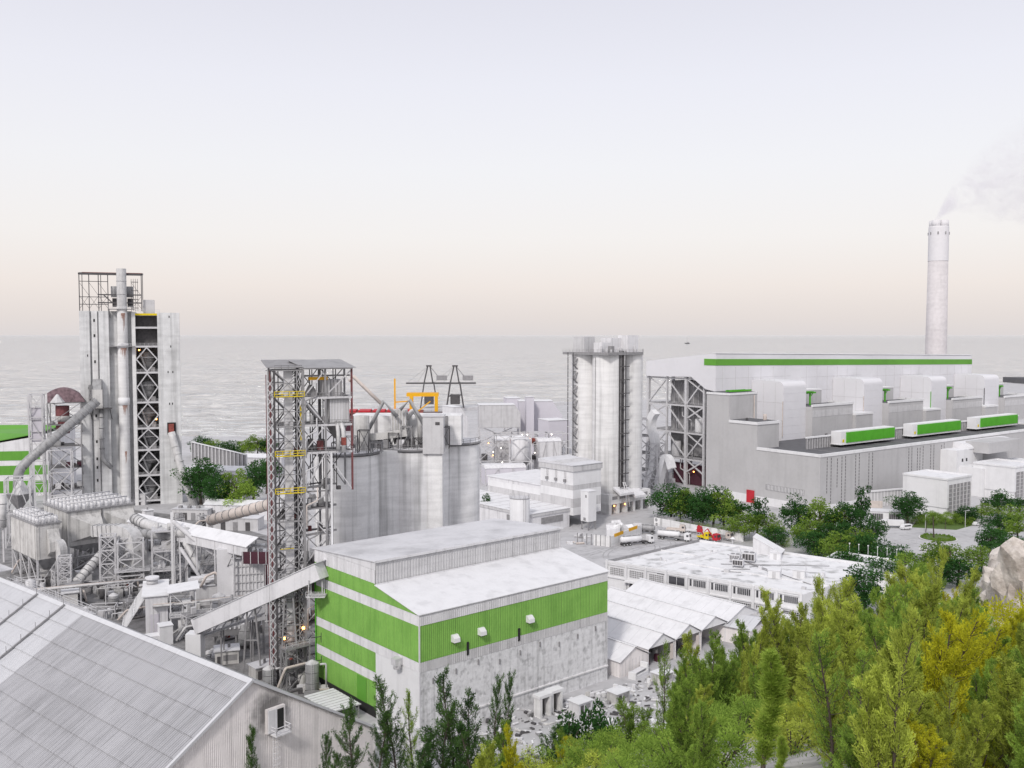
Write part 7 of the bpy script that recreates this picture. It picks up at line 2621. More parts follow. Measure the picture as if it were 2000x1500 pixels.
def bush(seed, mat, n=2600, leaf=.12, r_=1.0):
    r = random.Random(seed)
    cv, cf, tv, tf = [], [], [], []
    for i in range(7):
        a = r.uniform(0, 2 * pi)
        tube_into(tv, tf, [Vector((0, 0, -.3)), Vector((cos(a) * .4, sin(a) * .4, .6)), Vector((cos(a) * .8, sin(a) * .8, 1.2))], .04, .012, 4)
    tone = []
    cl = [Vector((r.gauss(0, .55), r.gauss(0, .55), r.uniform(.2, 1.3))) for _ in range(16)]
    for i in range(n):
        c = r.choice(cl)
        d = Vector((r.gauss(0, 1), r.gauss(0, 1), r.gauss(.3, 1))).normalized()
        c0 = len(cf)
        leafquads(cv, cf, c + d * r.uniform(.1, .42), (d + Vector((0, 0, .4))).normalized(), leaf * r.uniform(.5, 1.3), leaf * .4, r)
        tone += [(c.x * 7.3 + c.y * 3.1) % 1.0] * (len(cf) - c0)
    return new_mesh("stem", tv, tf, "bark", True), leaf_mesh("foliage", cv, cf, tone, mat)

PROTO = {}
for m_, ks in (("leaf_pine", 3), ("leaf_mid", 3), ("leaf_olive", 4), ("leaf_gold", 2)):
    PROTO["c_" + m_] = [casuarina(10 + i + hash(len(m_)) % 7, m_, nbr=52 + 6 * i, tufts=10, per=12, nl=.26, nw=.055, lean=2.3, stems=3, spread=(1.7, 2.2, 1.6, 2.0)[i % 4]) for i in range(ks)]
PROTO["slim"] = [casuarina(50 + i, "leaf_pine", nbr=58, tufts=8, per=9, nl=.26, nw=.055, spread=1.5, lean=.8) for i in range(3)]
PROTO["loose"] = [casuarina(40 + i, "leaf_pine", nbr=60, tufts=8, per=10, nl=.3, nw=.06, spread=2.0, lean=1.4) for i in range(4)]
PROTO["wispy"] = [casuarina(60 + i, "leaf_mid", nbr=55, tufts=8, per=8, nl=.26, nw=.05, spread=1.6, lean=1.0) for i in range(3)]
PROTO["b_dark"] = [broad(70 + i, "leaf_dark", low=.12, rad=(4.6, 4.0, 5.0)[i], blobs=40) for i in range(3)]
PROTO["b_round"] = [broad(80, "leaf_dark", low=.1, rad=4.4, blobs=46, clump=1.4)]
PROTO["b_mid"] = [broad(90 + i, "leaf_mid", low=.15, rad=4.4, blobs=30) for i in range(2)]
PROTO["b_gap"] = [broad(95 + i, "leaf_dark", low=.05, rad=3.4, blobs=22, clump=1.0) for i in range(2)]
PROTO["palm"] = [palm(3, "leaf_mid")]
PROTO["bush_gold"] = [bush(101 + i, "leaf_gold", n=3600, leaf=.09) for i in range(2)]
PROTO["bush_lime"] = [bush(104 + i, "leaf_lime") for i in range(2)]
PROTO["bush_dark"] = [bush(107 + i, "leaf_mid") for i in range(2)]
PROTO["bush_olive"] = [bush(110 + i, "leaf_olive") for i in range(2)]

def plant(nm, proto, label, loc, h, w=None, rz=0, group=None, base=10.0, tilt=(0, 0), cat="tree"):
    me = PROTO[proto] if isinstance(proto, str) else proto
    tm, cm = random.choice(me)
    s = h / base
    t = link(nm, None, None, loc, (tilt[0], tilt[1], rz))
    tag(t, label, cat, group)
    sx = s * (w or 1)
    link("trunk" if base > 2 else "stem", tm, t, (0, 0, 0), None, (sx, sx, s))
    link("crown" if base > 2 else "foliage", cm, t, (0, 0, 0), None, (sx, sx, s))
    return t

random.seed(2024)
# ---- trees of the flat belt, each where it stands
belt = [  # px, py of the foot, py of the top, crown width in pixels, prototype, what tells it apart
    (1308, 1018, 948, 74, "b_round", "leftmost round dark tree of the belt, beside the silo loading bays"),
    (1350, 1024, 966, 62, "b_dark", "dark tree before the foot of the steel boiler frame"),
    (1392, 1030, 952, 66, "b_dark", "dark tree before the grey service block, left of the red door"),
    (1432, 1036, 978, 60, "b_dark", "dense dark tree just in front of the red door"),
    (1478, 1052, 968, 58, "b_gap", "loose-crowned tree with sky gaps right of the red door"),
    (1452, 1056, 1000, 60, "b_mid", "lower green tree at the end of the lorry fence"),
    (1512, 1070, 1030, 46, "b_dark", "low dark tree behind the tilted roof hutch"),
    (1560, 1052, 972, 66, "b_dark", "left dark tree of the second clump, before the hall corner"),
    (1604, 1060, 974, 84, "b_mid", "big mid green tree in the middle of the second clump"),
    (1652, 1066, 985, 70, "b_dark", "dark tree on the right of the second clump"),
    (1682, 1048, 942, 46, "b_gap", "tall loose tree standing above the second clump"),
    (1702, 1076, 1012, 58, "b_dark", "dark tree left of the parked box lorries"),
    (1590, 1092, 1040, 70, "b_dark", "low dark tree under the second clump, behind the workshop"),
    (1640, 1098, 1040, 76, "b_mid", "wide low green tree at the near edge of the belt"),
    (1692, 1110, 1046, 76, "b_dark", "spreading dark tree at the near road edge"),
    (1745, 1128, 1066, 84, "b_round", "rounded dark tree left below the road island"),
    (1715, 1160, 1088, 84, "b_dark", "dark tree below the fenced road edge"),
    (1690, 1200, 1110, 90, "b_dark", "deep green tree behind the olive hillside trees"),
    (1850, 1126, 1058, 96, "b_mid", "broad green tree in front of the road bend"),
    (1806, 1130, 1085, 60, "b_mid", "smaller green tree left of the broad road bend tree"),
    (1772, 1022, 962, 62, "b_round", "clipped-looking round tree beside the left white block"),
    (1948, 1010, 958, 52, "b_dark", "dark pointed tree between the two white blocks"),
    (1918, 1018, 984, 50, "b_mid", "small green tree right of the lawn"),
    (1893, 1022, 990, 46, "b_dark", "small dark tree at the glazed side of the left white block"),
    (1955, 1052, 1006, 60, "b_dark", "dark tree right of the pale roadside cars"),
    (1990, 1062, 1002, 60, "b_mid", "green tree at the right edge above the rock"),
    (1936, 1086, 1030, 62, "b_dark", "dark tree on the far side of the road bend"),
    (1982, 1104, 1048, 70, "b_dark", "lower dark tree at the right edge behind the rock"),
    (1990, 1000, 972, 44, "b_dark", "dark tree before the right white block at the edge"),
    (1330, 1022, 958, 60, "b_mid", "green tree filling the gap behind the leftmost round belt tree"),
    (1412, 1036, 962, 60, "b_mid", "green tree between the two dark ones before the service block"),
    (1372, 1032, 972, 56, "b_dark", "low dark tree in the middle of the first clump"),
    (1500, 1064, 1006, 56, "b_mid", "leafy green tree under the loose-crowned one"),
    (1580, 1078, 1012, 64, "b_mid", "near green tree at the left of the second clump"),
    (1625, 1084, 1022, 70, "b_dark", "near dark tree in the middle of the second clump"),
    (1668, 1090, 1030, 66, "b_mid", "near green tree at the right of the second clump"),
    (1770, 1150, 1080, 80, "b_mid", "leafy green tree below the road island's left"),
    (1660, 1140, 1072, 80, "b_dark", "dark tree behind the rear white range"),
    (1625, 1120, 1062, 70, "b_mid", "green tree touching the rear white range's lamps"),
    (1870, 1150, 1090, 80, "b_dark", "dark tree at the foot of the slope before the road bend"),
    (1915, 1120, 1064, 60, "b_mid", "green tree under the road bend near the rock"),
    (1972, 1030, 985, 50, "b_mid", "green tree by the white minibus"),
    (392, 985, 898, 78, "b_round", "big dark shore tree right of the concrete tower's duct"),
    (430, 1004, 930, 70, "b_dark", "dark shore tree left of the pinkish pipe"),
    (462, 1008, 922, 66, "b_mid", "greener shore tree above the pinkish pipe"),
    (498, 985, 905, 64, "b_dark", "dark shore tree close to the steel tower"),
    (522, 965, 896, 50, "b_dark", "dark shore tree partly behind the steel tower"),
    (392, 892, 854, 46, "b_dark", "far shore tree left of the screen fence end"),
    (418, 898, 858, 46, "b_mid", "far shore tree above the screen fence"),
    (446, 902, 862, 48, "b_dark", "far shore tree at the middle of the fence"),
    (474, 896, 862, 44, "b_mid", "low far shore tree before the sea"),
    (502, 894, 852, 46, "b_mid", "far shore tree beside the steel tower"),
    (524, 892, 854, 40, "b_dark", "last far shore tree half behind the steel tower"),
    (947, 1016, 962, 30, "b_gap", "lone slim tree at the right of the stained silos"),
    (1196, 1232, 1206, 26, "b_mid", "small bushy plant at the green store's far corner"),
]
for px, py, ty, wpx, pr_, lab in belt:
    q = pix(px, py, 0)
    h = (py - ty) * q.y / 1850 * 1.12
    w = wpx * q.y / 1850 * 1.28
    t = plant("broadleaf_tree", pr_, lab, (q.x, q.y, -.1), h, (w / 9.4) / (h / 10) , random.uniform(0, 6))
for px, py, ty, lab in ((1824, 1052, 1002, "palm tree on the round grass island"), (1662, 1040, 985, "palm tree at the right of the second clump"),
                        (1808, 1040, 1012, "short palm left of the lawn"), (1846, 1034, 1012, "short palm before the white block's corner"),
                        (1960, 1082, 1032, "palm among the trees right of the road bend")):
    q = pix(px, py, 0)
    plant("palm_tree", "palm", lab, (q.x, q.y, 0), (py - ty) * q.y / 1850, 1.0, random.uniform(0, 6), None, 7.8)
random.seed(12)
for i, (px, py) in enumerate([(1786 + k * 11, 1024 - (k % 3) * 4) for k in range(11)] + [(1330, 1030), (1375, 1038), (1420, 1046), (1530, 1066), (1666, 1078)]):
    q = pix(px, py, 0)
    plant("shrub", "bush_dark", "dark rounded shrub in the hedge along the foot of the white block" if i < 11 else "dark undergrowth shrub at the foot of the tree belt",
          (q.x, q.y, 0), random.uniform(3, 5), 1.3, random.uniform(0, 6), "hedge shrubs by the white block" if i < 11 else "undergrowth shrubs of the belt", 1.7, cat="shrub")

# ---- hillside trees
LIM = [(400, 1452), (470, 1440), (520, 1470), (620, 1450), (700, 1415), (760, 1370), (795, 1345), (830, 1420), (870, 1325), (920, 1350), (985, 1345), (1040, 1385),
       (1100, 1372), (1160, 1345), (1230, 1370), (1290, 1300), (1340, 1262), (1372, 1190), (1450, 1180), (1520, 1140), (1552, 1085), (1620, 1105), (1690, 1165),
       (1740, 1130), (1795, 1068), (1850, 1085), (1893, 1075), (1925, 1150), (1960, 1175), (2010, 1150), (2100, 1150)]
def lim(px):
    for (a, ya), (b, yb) in zip(LIM[:-1], LIM[1:]):
        if px <= b:
            return ya + (yb - ya) * max(0, (px - a)) / (b - a)
    return LIM[-1][1]
def on_screen(x, y, z):
    v = Vector((x, y, z - EYE))
    dep = v.y * cos(PITCH) - v.z * sin(PITCH)
    up = v.y * sin(PITCH) + v.z * cos(PITCH)
    return 1000 + 1850 * v.x / dep, 750 - 1850 * up / dep
GL = {"leaf_pine": ("dark green casuarina with upright feathery crown low on the slope", "dark casuarinas low on the slope"),
      "leaf_mid": ("mid green feathery casuarina on the middle of the slope", "mid green casuarinas on the slope"),
      "leaf_olive": ("olive feathery casuarina crowding the right of the slope", "olive casuarinas on the right slope"),
      "leaf_gold": ("yellowing casuarina among the olive trees at the right", "yellowing casuarinas on the right slope")}
WORD = {"leaf_pine": "dark green", "leaf_mid": "mid green feathery", "leaf_olive": "olive feathery", "leaf_gold": "yellowing"}
COLW = ("on the slope before the open gabled sheds", "on the slope before the workshop's right end", "on the slope below the rear white range",
        "on the slope below the gate building", "on the slope below the road island", "on the slope beside the rock outcrop")
cells = {}
count = 0
tries = 0
random.seed(99)
while count < 262 and tries < 60000:
    tries += 1
    D = random.uniform(16, 158) if random.random() < .6 else random.uniform(16, 55)
    px = random.uniform(1325, 2090)
    u = (px - 1000) / 1850
    x, y = u * (D + 3), D
    z = hill(x, y)
    if z < 1.5 or z > 73:
        continue
    sx_, sy_ = on_screen(x, y, z)
    if sx_ > 2050:
        continue
    if sx_ < 430 and random.random() < .5:
        continue
    if 860 < sx_ < 1330 and random.random() < .55:
        continue
    gap = 2.9 * (D / 95) ** .75
    if D < 80 and abs(sx_ - 1490) < 120:
        continue
    if any((x - a) ** 2 + (y - b) ** 2 < gap * gap for a, b in cells):
        continue
    L0 = lim(sx_) + abs(random.gauss(0, 60)) + max(0, 95 - D) * 4.2 * random.random()
    ztop = EYE - (L0 - 654) * D / 1850 * 1.0
    h = ztop - z
    hmin, hmax = 1.2, (16.0 if D > 70 else 3.6 + D * .16)
    if h < hmin:
        continue
    h = min(h, hmax * random.uniform(.75, 1.0))
    tx, ty = on_screen(x, y, z + h)
    if ty > 1530:
        continue
    if sx_ < 1000:
        k = random.choice(("leaf_pine", "leaf_pine", "leaf_pine", "slim"))
    elif sx_ < 1330:
        k = random.choice(("leaf_pine", "leaf_mid", "wispy", "slim", "leaf_olive"))
    elif sx_ < 1540:
        k = random.choice(("leaf_mid", "leaf_mid", "leaf_mid", "leaf_olive", "wispy"))
    elif sx_ < 1800:
        k = random.choice(("leaf_olive", "leaf_olive", "leaf_olive", "leaf_mid", "leaf_mid", "wispy"))
    else:
        k = random.choice(("leaf_olive", "leaf_olive", "leaf_olive", "leaf_mid", "leaf_gold", "leaf_gold" if L0 > 1280 else "leaf_olive", "leaf_gold" if L0 > 1340 else "leaf_mid"))
    cells[(x, y)] = 1
    if k == "slim":
        t = plant("casuarina_tree", "slim", "slim dark green casuarina spire at the foot of the slope", (x, y, z - .4), h, .95, random.uniform(0, 6), "slim dark casuarina spires")
    elif k == "wispy":
        t = plant("casuarina_tree", "wispy", "thin, see-through casuarina sapling on the slope", (x, y, z - .4), h, 1.0, random.uniform(0, 6), "thin casuarina saplings")
    else:
        la, gr_ = GL[k]
        cx_, cy_ = on_screen(x, y, z + h * .6)
        la = WORD[k] + " casuarina " + (COLW[0] if cx_ < 1430 else COLW[1] if cx_ < 1530 else COLW[2] if cx_ < 1640 else COLW[3] if cx_ < 1760 else COLW[4] if cx_ < 1870 else COLW[5]) + \
            (", in the top rank" if cy_ < 1215 else ", in the middle ranks" if cy_ < 1340 else ", near the bottom edge")
        t = plant("casuarina_tree", "c_" + k, la, (x, y, z - .4), h, random.uniform(.55, .95) * (10 / h) ** .2, random.uniform(0, 6), gr_,
                  tilt=(random.gauss(0, .08), random.gauss(-.05, .1)))
    count += 1

# the separate trees along the foot of the slope, left to right
FOOT = [(443, 1440, 147, "loose", 40, "leftmost small leafy tree against the sooty gable"), (490, 1443, 147, "loose", 36, "second small leafy tree against the sooty gable"),
        (636, 1448, 152, "loose", 36, "narrow dark tree at the right end of the sooty gable"), (655, 1478, 148, "loose", 46, "low dark tree below the narrow one at the gable's end"),
        (692, 1396, 154, "loose", 62, "bushy dark tree at the warehouse eave"), (738, 1405, 156, "loose", 50, "dark tree between the warehouse eave and the white wall"),
        (770, 1342, 158, "loose", 64, "taller dark tree before the white concrete corner"), (800, 1360, 160, "wispy", 40, "thin tree leaning before the white concrete corner"),
        (842, 1452, 140, "loose", 80, "dense dark tree at the bottom, left of the spires"), (880, 1322, 150, "slim", 46, "tall slim spire before the stained wall, left of a pair"),
        (908, 1362, 150, "slim", 46, "slim spire just right of the tallest one"), (868, 1405, 143, "loose", 84, "broad dark tree under the slim spires"),
        (962, 1338, 150, "slim", 30, "narrow green spire, left of the twin spires"), (986, 1332, 150, "slim", 28, "narrow green spire, right of the twin spires"),
        (930, 1432, 140, "loose", 76, "dark bushy tree below the twin spires"), (975, 1440, 138, "c_leaf_mid", 60, "mid green tree below the twin spires on the right"),
        (1010, 1446, 134, "c_leaf_gold", 46, "yellowish small tree at the bottom centre"), (1062, 1432, 136, "loose", 56, "dark small tree before the portal frames"),
        (1108, 1372, 146, "b_gap", 70, "round leafy tree right of the portal frames"), (1152, 1352, 148, "b_gap", 60, "taller round leafy tree at the wall's far end"),
        (1196, 1384, 144, "b_gap", 66, "leafy tree among the scrap, left of the thin sapling"), (1240, 1392, 140, "c_leaf_mid", 60, "mid green tree in front of the white shelter"),
        (1126, 1440, 128, "c_leaf_mid", 60, "loose green tree at the bottom, under the round leafy tree"), (1180, 1452, 124, "wispy", 60, "pale see-through sapling at the bottom centre"),
        (1292, 1268, 138, "wispy", 40, "tall thin sapling in front of the shed gables"), (1316, 1310, 136, "c_leaf_mid", 46, "feathery tree right of the thin sapling"),
        (1262, 1430, 120, "wispy", 70, "wispy pale green sapling on the white ground"), (1318, 1420, 116, "c_leaf_mid", 70, "loose mid green tree at the foot of the sandy boulder"),
        (1085, 1452, 126, "c_leaf_gold", 40, "small golden tree at the bottom, right of the white board"), (1225, 1448, 116, "c_leaf_olive", 60, "olive small tree on the white ground"),
        (1120, 1462, 116, "c_leaf_olive", 60, "olive bushy tree at the bottom edge"), (955, 1468, 128, "c_leaf_olive", 56, "olive tree at the bottom edge under the spires"),
        (1290, 1468, 100, "c_leaf_mid", 80, "feathery green tree at the bottom edge beside the boulder"), (800, 1482, 136, "loose", 60, "low dark tree at the bottom edge by the white duct")]
for px, ty, D, k, wpx, lab in FOOT:
    x = (px - 1000) / 1850 * (D + 3)
    z = hill(x, D)
    h = EYE - (ty - 654) * D / 1850 - z
    base_w = {"slim": 1.9, "wispy": 2.4}.get(k, 4.6 if k == "b_gap" else 3.0)
    plant("casuarina_tree" if k != "b_gap" else "broadleaf_tree", k, lab, (x, D, z - .3), h, (wpx * D / 1850 / base_w) / (h / 10), random.uniform(0, 6))


# ---- the pale plume-like sapling close to the viewer
pm = [casuarina(301, "leaf_lime", nbr=85, tufts=9, per=12, spread=1.2, lean=.5, low=.02, nl=.6, nw=.055, asc=2.0)]
for px, py_top, py_base, D, lab in ((1478, 1298, 1475, 30.0, "bright green plume-shaped sapling bending right, nearest to the viewer"),
                                    (1500, 1462, 1540, 28.0, "short bright green plume sapling at the bottom edge beside the tall one")):
    x = (px - 1000) / 1850 * (D + 2)
    z = hill(x, D)
    zb = EYE - (py_base - 654) / 1850 * D
    zt_ = EYE - (py_top - 654) / 1850 * D
    z0 = min(z, zb)
    plant("plume_sapling", pm, lab, (x, D, z0 - .2), zt_ - z0 + .2, 1.5, 1.0, None, 10.0, tilt=(0, .13))

# ---- bushes
random.seed(55)
n = 0
for i in range(1500):
    px = random.uniform(830, 2060)
    D = random.uniform(24, 172)
    x, y = (px - 1000) / 1850 * (D + 3), D
    z = hill(x, y)
    if z > 68 or D < 40:
        continue
    sx_, sy_ = on_screen(x, y, z)
    if not (840 < sx_ < 2040 and 1240 < sy_ < 1540):
        continue
    if sx_ < 1340 and random.random() < .45:
        continue
    if sx_ > 1840 and sy_ > 1300:
        k, la = random.choice((("bush_gold", "golden yellow leafy bush in the bottom right corner"), ("bush_lime", "bright lime bush in the bottom right corner")))
        g = "bright bushes in the bottom right corner"
        s = random.uniform(1.2, 2.0)
    elif sx_ > 1500:
        k, la, g, s = random.choice((("bush_olive", "olive bush between the hillside trees", "olive bushes under the hillside trees", random.uniform(1.2, 2.4)),
                                     ("bush_gold", "golden bush between the hillside trees", "golden bushes under the hillside trees", random.uniform(1, 1.8))))
    else:
        k, la, g, s = ("bush_dark", "dark green scrub bush at the foot of the slope", "dark scrub bushes", random.uniform(1.2, 2.8)) if random.random() < .85 else \
            ("bush_olive", "pale olive scrub bush at the foot of the slope", "pale olive scrub bushes", random.uniform(1.0, 2.2))
    plant("bush", k, la, (x, y, z - .2), s, 1.15, random.uniform(0, 6), g, 1.7, cat="bush")
    n += 1
    if n > 290:
        break

# ---- the golden bushes of the lower right corner
random.seed(88)
def slope_hit(px, py):
    for k in range(20, 160):
        p = pixd(px, py, k)
        if p.z <= hill(p.x, p.y):
            return p
    return pixd(px, py, 60)
for i, (px, py) in enumerate(((1990, 1330), (1960, 1372), (1998, 1400), (1935, 1420), (1975, 1440), (1910, 1462), (1950, 1480), (1996, 1478), (1870, 1490), (2010, 1360), (1985, 1262), (2006, 1215), (1880, 1440))):
    p = slope_hit(px, py + 40)
    plant("bush", "bush_gold" if i % 4 else "bush_lime", "bright golden bush in the lower right corner" if i % 4 else "bright lime bush among the golden ones in the lower right corner",
          (p.x, p.y, p.z - .3), random.uniform(.045, .075) * p.y, 1.1, random.uniform(0, 6), "golden corner bushes" if i % 4 else "lime corner bushes", 1.7, cat="bush")

# ---- straw-coloured reed tufts
cv, cf = [], []
r = random.Random(6)
for i in range(26):
    px, D = r.uniform(1820, 1975), r.uniform(40, 52)
    x, y = (px - 1000) / 1850 * (D + 2), D
    z = hill(x, y)
    for k in range(26):
        d = Vector((r.gauss(0, .45), r.gauss(0, .45), 1)).normalized()
        p = Vector((x + r.gauss(0, .2), y + r.gauss(0, .2), z))
        leafquads(cv, cf, p, d, r.uniform(.8, 1.9), .06, r)
o = link("reed_tufts", new_mesh("reed_tufts", cv, cf, "leaf_straw"))
tag(o, "straw and orange coloured long grass tufts in the lower right", "grass", None, "stuff")

# ---- undergrowth carpeting the upper slope
cv, cf = [], []
for i in range(5200):
    px, D = r.uniform(860, 2080), r.uniform(30, 165)
    x, y = (px - 1000) / 1850 * (D + 2), D
    z = hill(x, y)
    if z < 1 or (px < 1300 and r.random() < .6):
        continue
    for k in range(5):
        d = Vector((r.gauss(0, .6), r.gauss(0, .6), .9)).normalized()
        leafquads(cv, cf, Vector((x + r.gauss(0, .3), y + r.gauss(0, .3), z - .1)), d, r.uniform(.2, .6) * min(1, D / 70), .07 * min(1, D / 70), r)
o = link("undergrowth", new_mesh("undergrowth", cv, cf, "leaf_mid"))
tag(o, "low green undergrowth on the slope beneath the trees", "undergrowth", None, "stuff")

# ---- rock outcrop at the right edge
def rock(label, c, rx, ry, rz_, seed, sub=5):
    bm = bmesh.new()
    bmesh.ops.create_icosphere(bm, subdivisions=sub, radius=1)
    from mathutils import noise as mn
    for v in bm.verts:
        p = v.co.copy()
        k = 1 + .28 * mn.noise(p * 1.6 + Vector((seed, 0, 0))) + .2 * mn.noise(p * 4 + Vector((seed, 3, 0))) + .12 * mn.noise(p * 9) + .06 * mn.noise(p * 22)
        k = k + .2 * round(5 * mn.noise(p * 2.2 + Vector((0, seed, 0)))) / 5
        v.co = Vector((p.x * rx, p.y * ry, p.z * rz_)) * k
    me = bpy.data.meshes.new("rock_outcrop")
    bm.to_mesh(me)
    bm.free()
    me.materials.append(MATS["rock"])
    o = link("rock_outcrop", me, None, c)
    return tag(o, label, "rock")
x, y = .525 * 104, 100
rock("pale brown weathered rock outcrop at the right edge", (x + 4, y, 46), 8, 9, 12.5, 2)
rock("tawny lower rock ledge below the outcrop at the right edge", (x - 3.5, y - 4, 42), 5, 6, 7.5, 7)
x, y = .20 * 124, 122
rock("sandy boulder half hidden by trees at the bottom centre", (x, y, hill(x, y)), 3.2, 3, 1.8, 5, 3)

# ================================================================== RUBBLE STRIP BELOW THE GREEN STORE
random.seed(17)
mats_ = ("white_paint", "grey_clad_light", "steel_grey", "dusty_plate", "steel_dark")
mbs = {k: MB() for k in mats_}
for i in range(1500):
    px, py = random.uniform(860, 1360), random.uniform(1310, 1500)
    if py < 1420 - (px - 860) * .23:
        continue
    q = pix(px, py, 0)
    z = hill(q.x, q.y)
    if z > 9:
        continue
    s = random.uniform(.06, .32)
    m = mbs[random.choice(mats_)]
    n = len(m.v)
    a = random.uniform(0, 3)
    ca, sa = cos(a), sin(a)
    L = s * random.uniform(1, 4)
    for zz in (0, s * random.uniform(.5, 1.5)):
        for yy in (-s, s):
            for xx in (-L, L):
                m.v.append((q.x + xx * ca - yy * sa, q.y + xx * sa + yy * ca, z + zz + random.uniform(0, .2)))
    m.f += [tuple(k + n for k in q_) for q_ in [(0, 2, 3, 1), (4, 5, 7, 6), (0, 1, 5, 4), (2, 6, 7, 3), (0, 4, 6, 2), (1, 3, 7, 5)]]
for k, m in mbs.items():
    o = m.build("scrap_heap", k)
    tag(o, {"white_paint": "white scrap pieces", "grey_clad_light": "pale grey scrap pieces", "steel_grey": "grey steel scrap pieces", "dusty_plate": "dusty brown scrap pieces",
            "steel_dark": "dark scrap pieces"}[k] + " strewn below the green store's long wall", "scrap", None, "stuff")
for i, (px, py, lab) in enumerate(((1060, 1398, "left white concrete portal frame at the foot of the stained wall"), (1082, 1388, "right white concrete portal frame at the foot of the stained wall"))):
    q = pix(px, py, 0)
    t = thing("portal_arch", lab, "frame", tuple(q), A_PLANT, "portal arches by the stained wall")
    box("post", -1.6, -1.0, -1, 1, 0, 4.2, "concrete_pale", t)
    box("post", 1.0, 1.6, -1, 1, 0, 4.2, "concrete_pale", t)
    box("lintel", -1.9, 1.9, -1.1, 1.1, 4.2, 4.8, "white_paint", t)
    box("dark_infill", -1, 1, .6, .8, 0, 4.2, "steel_dark", t)
q = pix(1247, 1320, 0)
t = thing("white_shelter", "small open white shelter with two raised ends among the scrap", "shelter", tuple(q), A_PLANT + .2)
box("base", -3, 3, -1, 1, 0, .8, "white_paint", t)
box("end_wall", 2.4, 3, -1, 1, .8, 2.6, "white_paint", t)
box("end_wall", -3, -2.6, -1, 1, .8, 1.6, "white_paint", t)
box("roof_plate", -2.6, 2.4, -.8, .8, 1.4, 1.55, "grey_clad_light", t)
q = pix(1015, 1482, 0)
q.z = hill(q.x, q.y)
t = thing("white_board", "white upright board with dark frame among the scrub", "board", tuple(q), .5)
box("panel", -1.6, 1.6, -.06, .06, .6, 2.5, "white_paint", t)
for x in (-1.65, 1.65):
    bar("post", (x, .1, 0), (x, .1, 2.7), .12, "steel_dark", t)
# white duct, pipe and drums at the near corner of the store
q = pix(812, 1452, 0)
t = thing("corner_duct", "white boxed duct with curved head at the near corner of the green store", "duct", (q.x - 1, q.y - 1.2, 0), A_PLANT)
extrude("duct_head", [(0, 2.2)] + [(2.6 * cos(pi / 2 * k / 6), 2.2 + 1.6 * sin(pi / 2 * k / 6)) for k in range(7)], 'y', -1.2, 1.2, "white_paint", t)
box("duct_base", 0, 2.6, -1.2, 1.2, 0, 2.2, "grey_clad_light", t)
pipe("ribbed_pipe", [(2.4, 0, 2.2), (4.6, 0, 1.6), (6.6, .3, .2)], .85, "duct_metal", t)
for i in range(3):
    cyl("drum", 1.2 + i * 1.5, -3 - (i % 2), 0, 1.3, .7, "duct_metal", t, 16)
q = pix(735, 1430, 0)
t = thing("vent_cluster", "row of small white roof fans beside the foot of the green store", "machinery", (q.x - 1, q.y - .6, 0), A_PLANT)
for i in range(4):
    box("fan_box", i * 1.3, i * 1.3 + .9, -(i % 2), .9 - (i % 2), 0, 1.1 + .3 * (i % 2), "white_paint", t)
    cyl("fan_ring", i * 1.3 + .45, .45 - (i % 2), 1.1 + .3 * (i % 2), 1.3 + .3 * (i % 2), .35, "steel_grey", t, 12)
bar("rail", (-1, -1.8, .3), (8, -1.8, .3), .3, "steel_grey", t)
bar("rail", (-1, -2.5, .3), (8, -2.5, .3), .3, "steel_light", t)

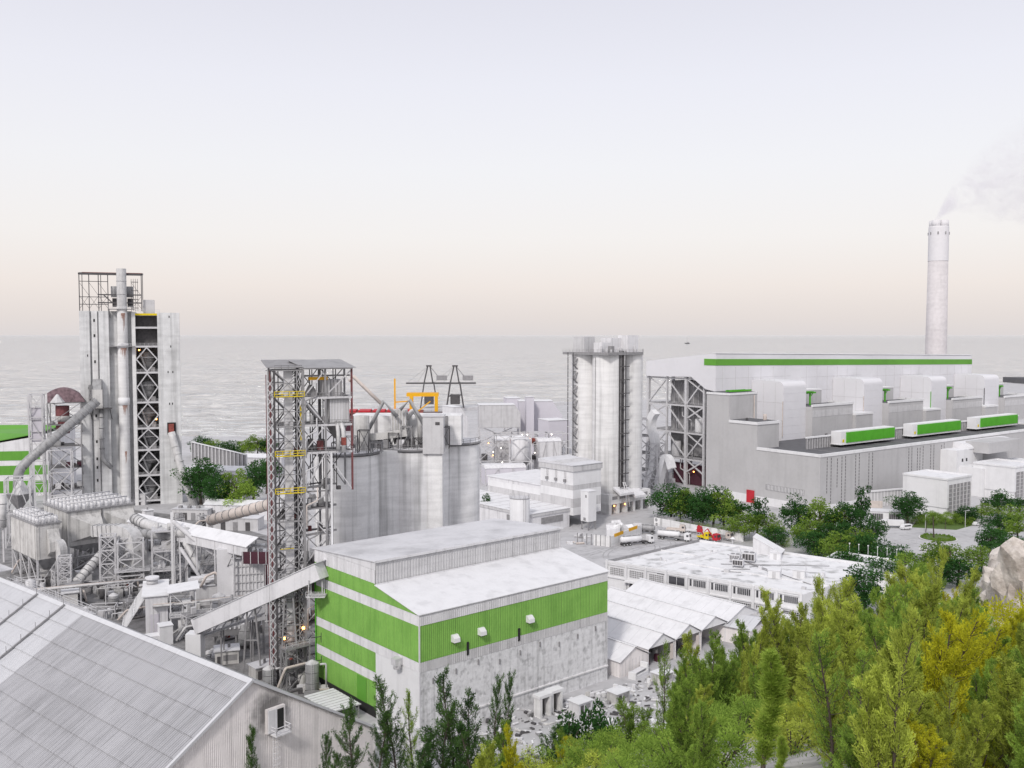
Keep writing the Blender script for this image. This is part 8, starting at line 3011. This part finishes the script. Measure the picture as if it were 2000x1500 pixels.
# ================================================================== SMOKE
def smoke():
    x0, z0, y0 = cp.x - 4, 187.0, 897.0
    m = bpy.data.materials.new("smoke")
    m.use_nodes = True
    t = m.node_tree
    N, L = t.nodes, t.links
    N.clear()
    o = N.new("ShaderNodeOutputMaterial")
    pv = N.new("ShaderNodeVolumePrincipled")
    pv.inputs["Color"].default_value = (.955, .94, .965, 1)
    pv.inputs["Anisotropy"].default_value = 0.0
    L.new(pv.outputs[0], o.inputs["Volume"])
    g = N.new("ShaderNodeNewGeometry")
    sx = N.new("ShaderNodeSeparateXYZ")
    L.new(g.outputs["Position"], sx.inputs[0])
    def M(op, a, b=None, c=None):
        n = N.new("ShaderNodeMath")
        n.operation = op
        for i, v in enumerate((a, b, c)):
            if v is None:
                continue
            if isinstance(v, (int, float)):
                n.inputs[i].default_value = v
            else:
                L.new(v, n.inputs[i])
        return n.outputs[0]
    dx = M('SUBTRACT', sx.outputs[0], x0)
    px_ = M('MAXIMUM', dx, 0)
    # centre line climbs steeply then levels: z = 46 * (1 - exp(-x / 26))
    cz = M('MULTIPLY', M('SUBTRACT', 1, M('EXPONENT', M('MULTIPLY', px_, -1 / 26))), 42)
    rad = M('ADD', 2.0, M('MULTIPLY', px_, .75))
    dz = M('SUBTRACT', sx.outputs[2], M('ADD', cz, z0 + 1))
    dy = M('SUBTRACT', sx.outputs[1], y0)
    dist = M('DIVIDE', M('SQRT', M('ADD', M('MULTIPLY', dz, dz), M('MULTIPLY', M('MULTIPLY', dy, dy), .6))), rad)
    core = M('MAXIMUM', M('SUBTRACT', 1, dist), 0)
    mp = N.new("ShaderNodeMapping")
    mp.inputs["Scale"].default_value = (.06, .08, .09)
    mp.inputs["Rotation"].default_value = (0, .5, 0)
    L.new(g.outputs["Position"], mp.inputs[0])
    n = N.new("ShaderNodeTexNoise")
    n.inputs["Detail"].default_value = 6
    n.inputs["Scale"].default_value = 1
    n.inputs["Distortion"].default_value = .8
    L.new(mp.outputs[0], n.inputs["Vector"])
    nn = N.new("ShaderNodeMapRange")
    for i, v in enumerate((.47, .66, 0.0, 1.0)):
        nn.inputs[i + 1].default_value = v
    L.new(n.outputs["Fac"], nn.inputs[0])
    thick = M('DIVIDE', 1.5, rad)
    near = M('MAXIMUM', M('SUBTRACT', 1, M('MULTIPLY', px_, 1 / 16)), 0)
    nz = M('MAXIMUM', nn.outputs[0], near)
    d = M('MULTIPLY', M('MULTIPLY', core, nz), M('MULTIPLY', M('POWER', thick, .7), .5))
    d = M('ADD', d, M('MULTIPLY', M('MULTIPLY', core, near), .3))
    d = M('MULTIPLY', d, M('GREATER_THAN', dx, -2))
    L.new(d, pv.inputs["Density"])
    MATS["smoke"] = m
    b = MB().box(x0 - 3, x0 + 190, y0 - 60, y0 + 60, z0, z0 + 130)
    s = b.build("smoke_plume", "smoke")
    tag(s, "thin pale smoke drifting right from the chimney top", "smoke", None, "stuff")
smoke()
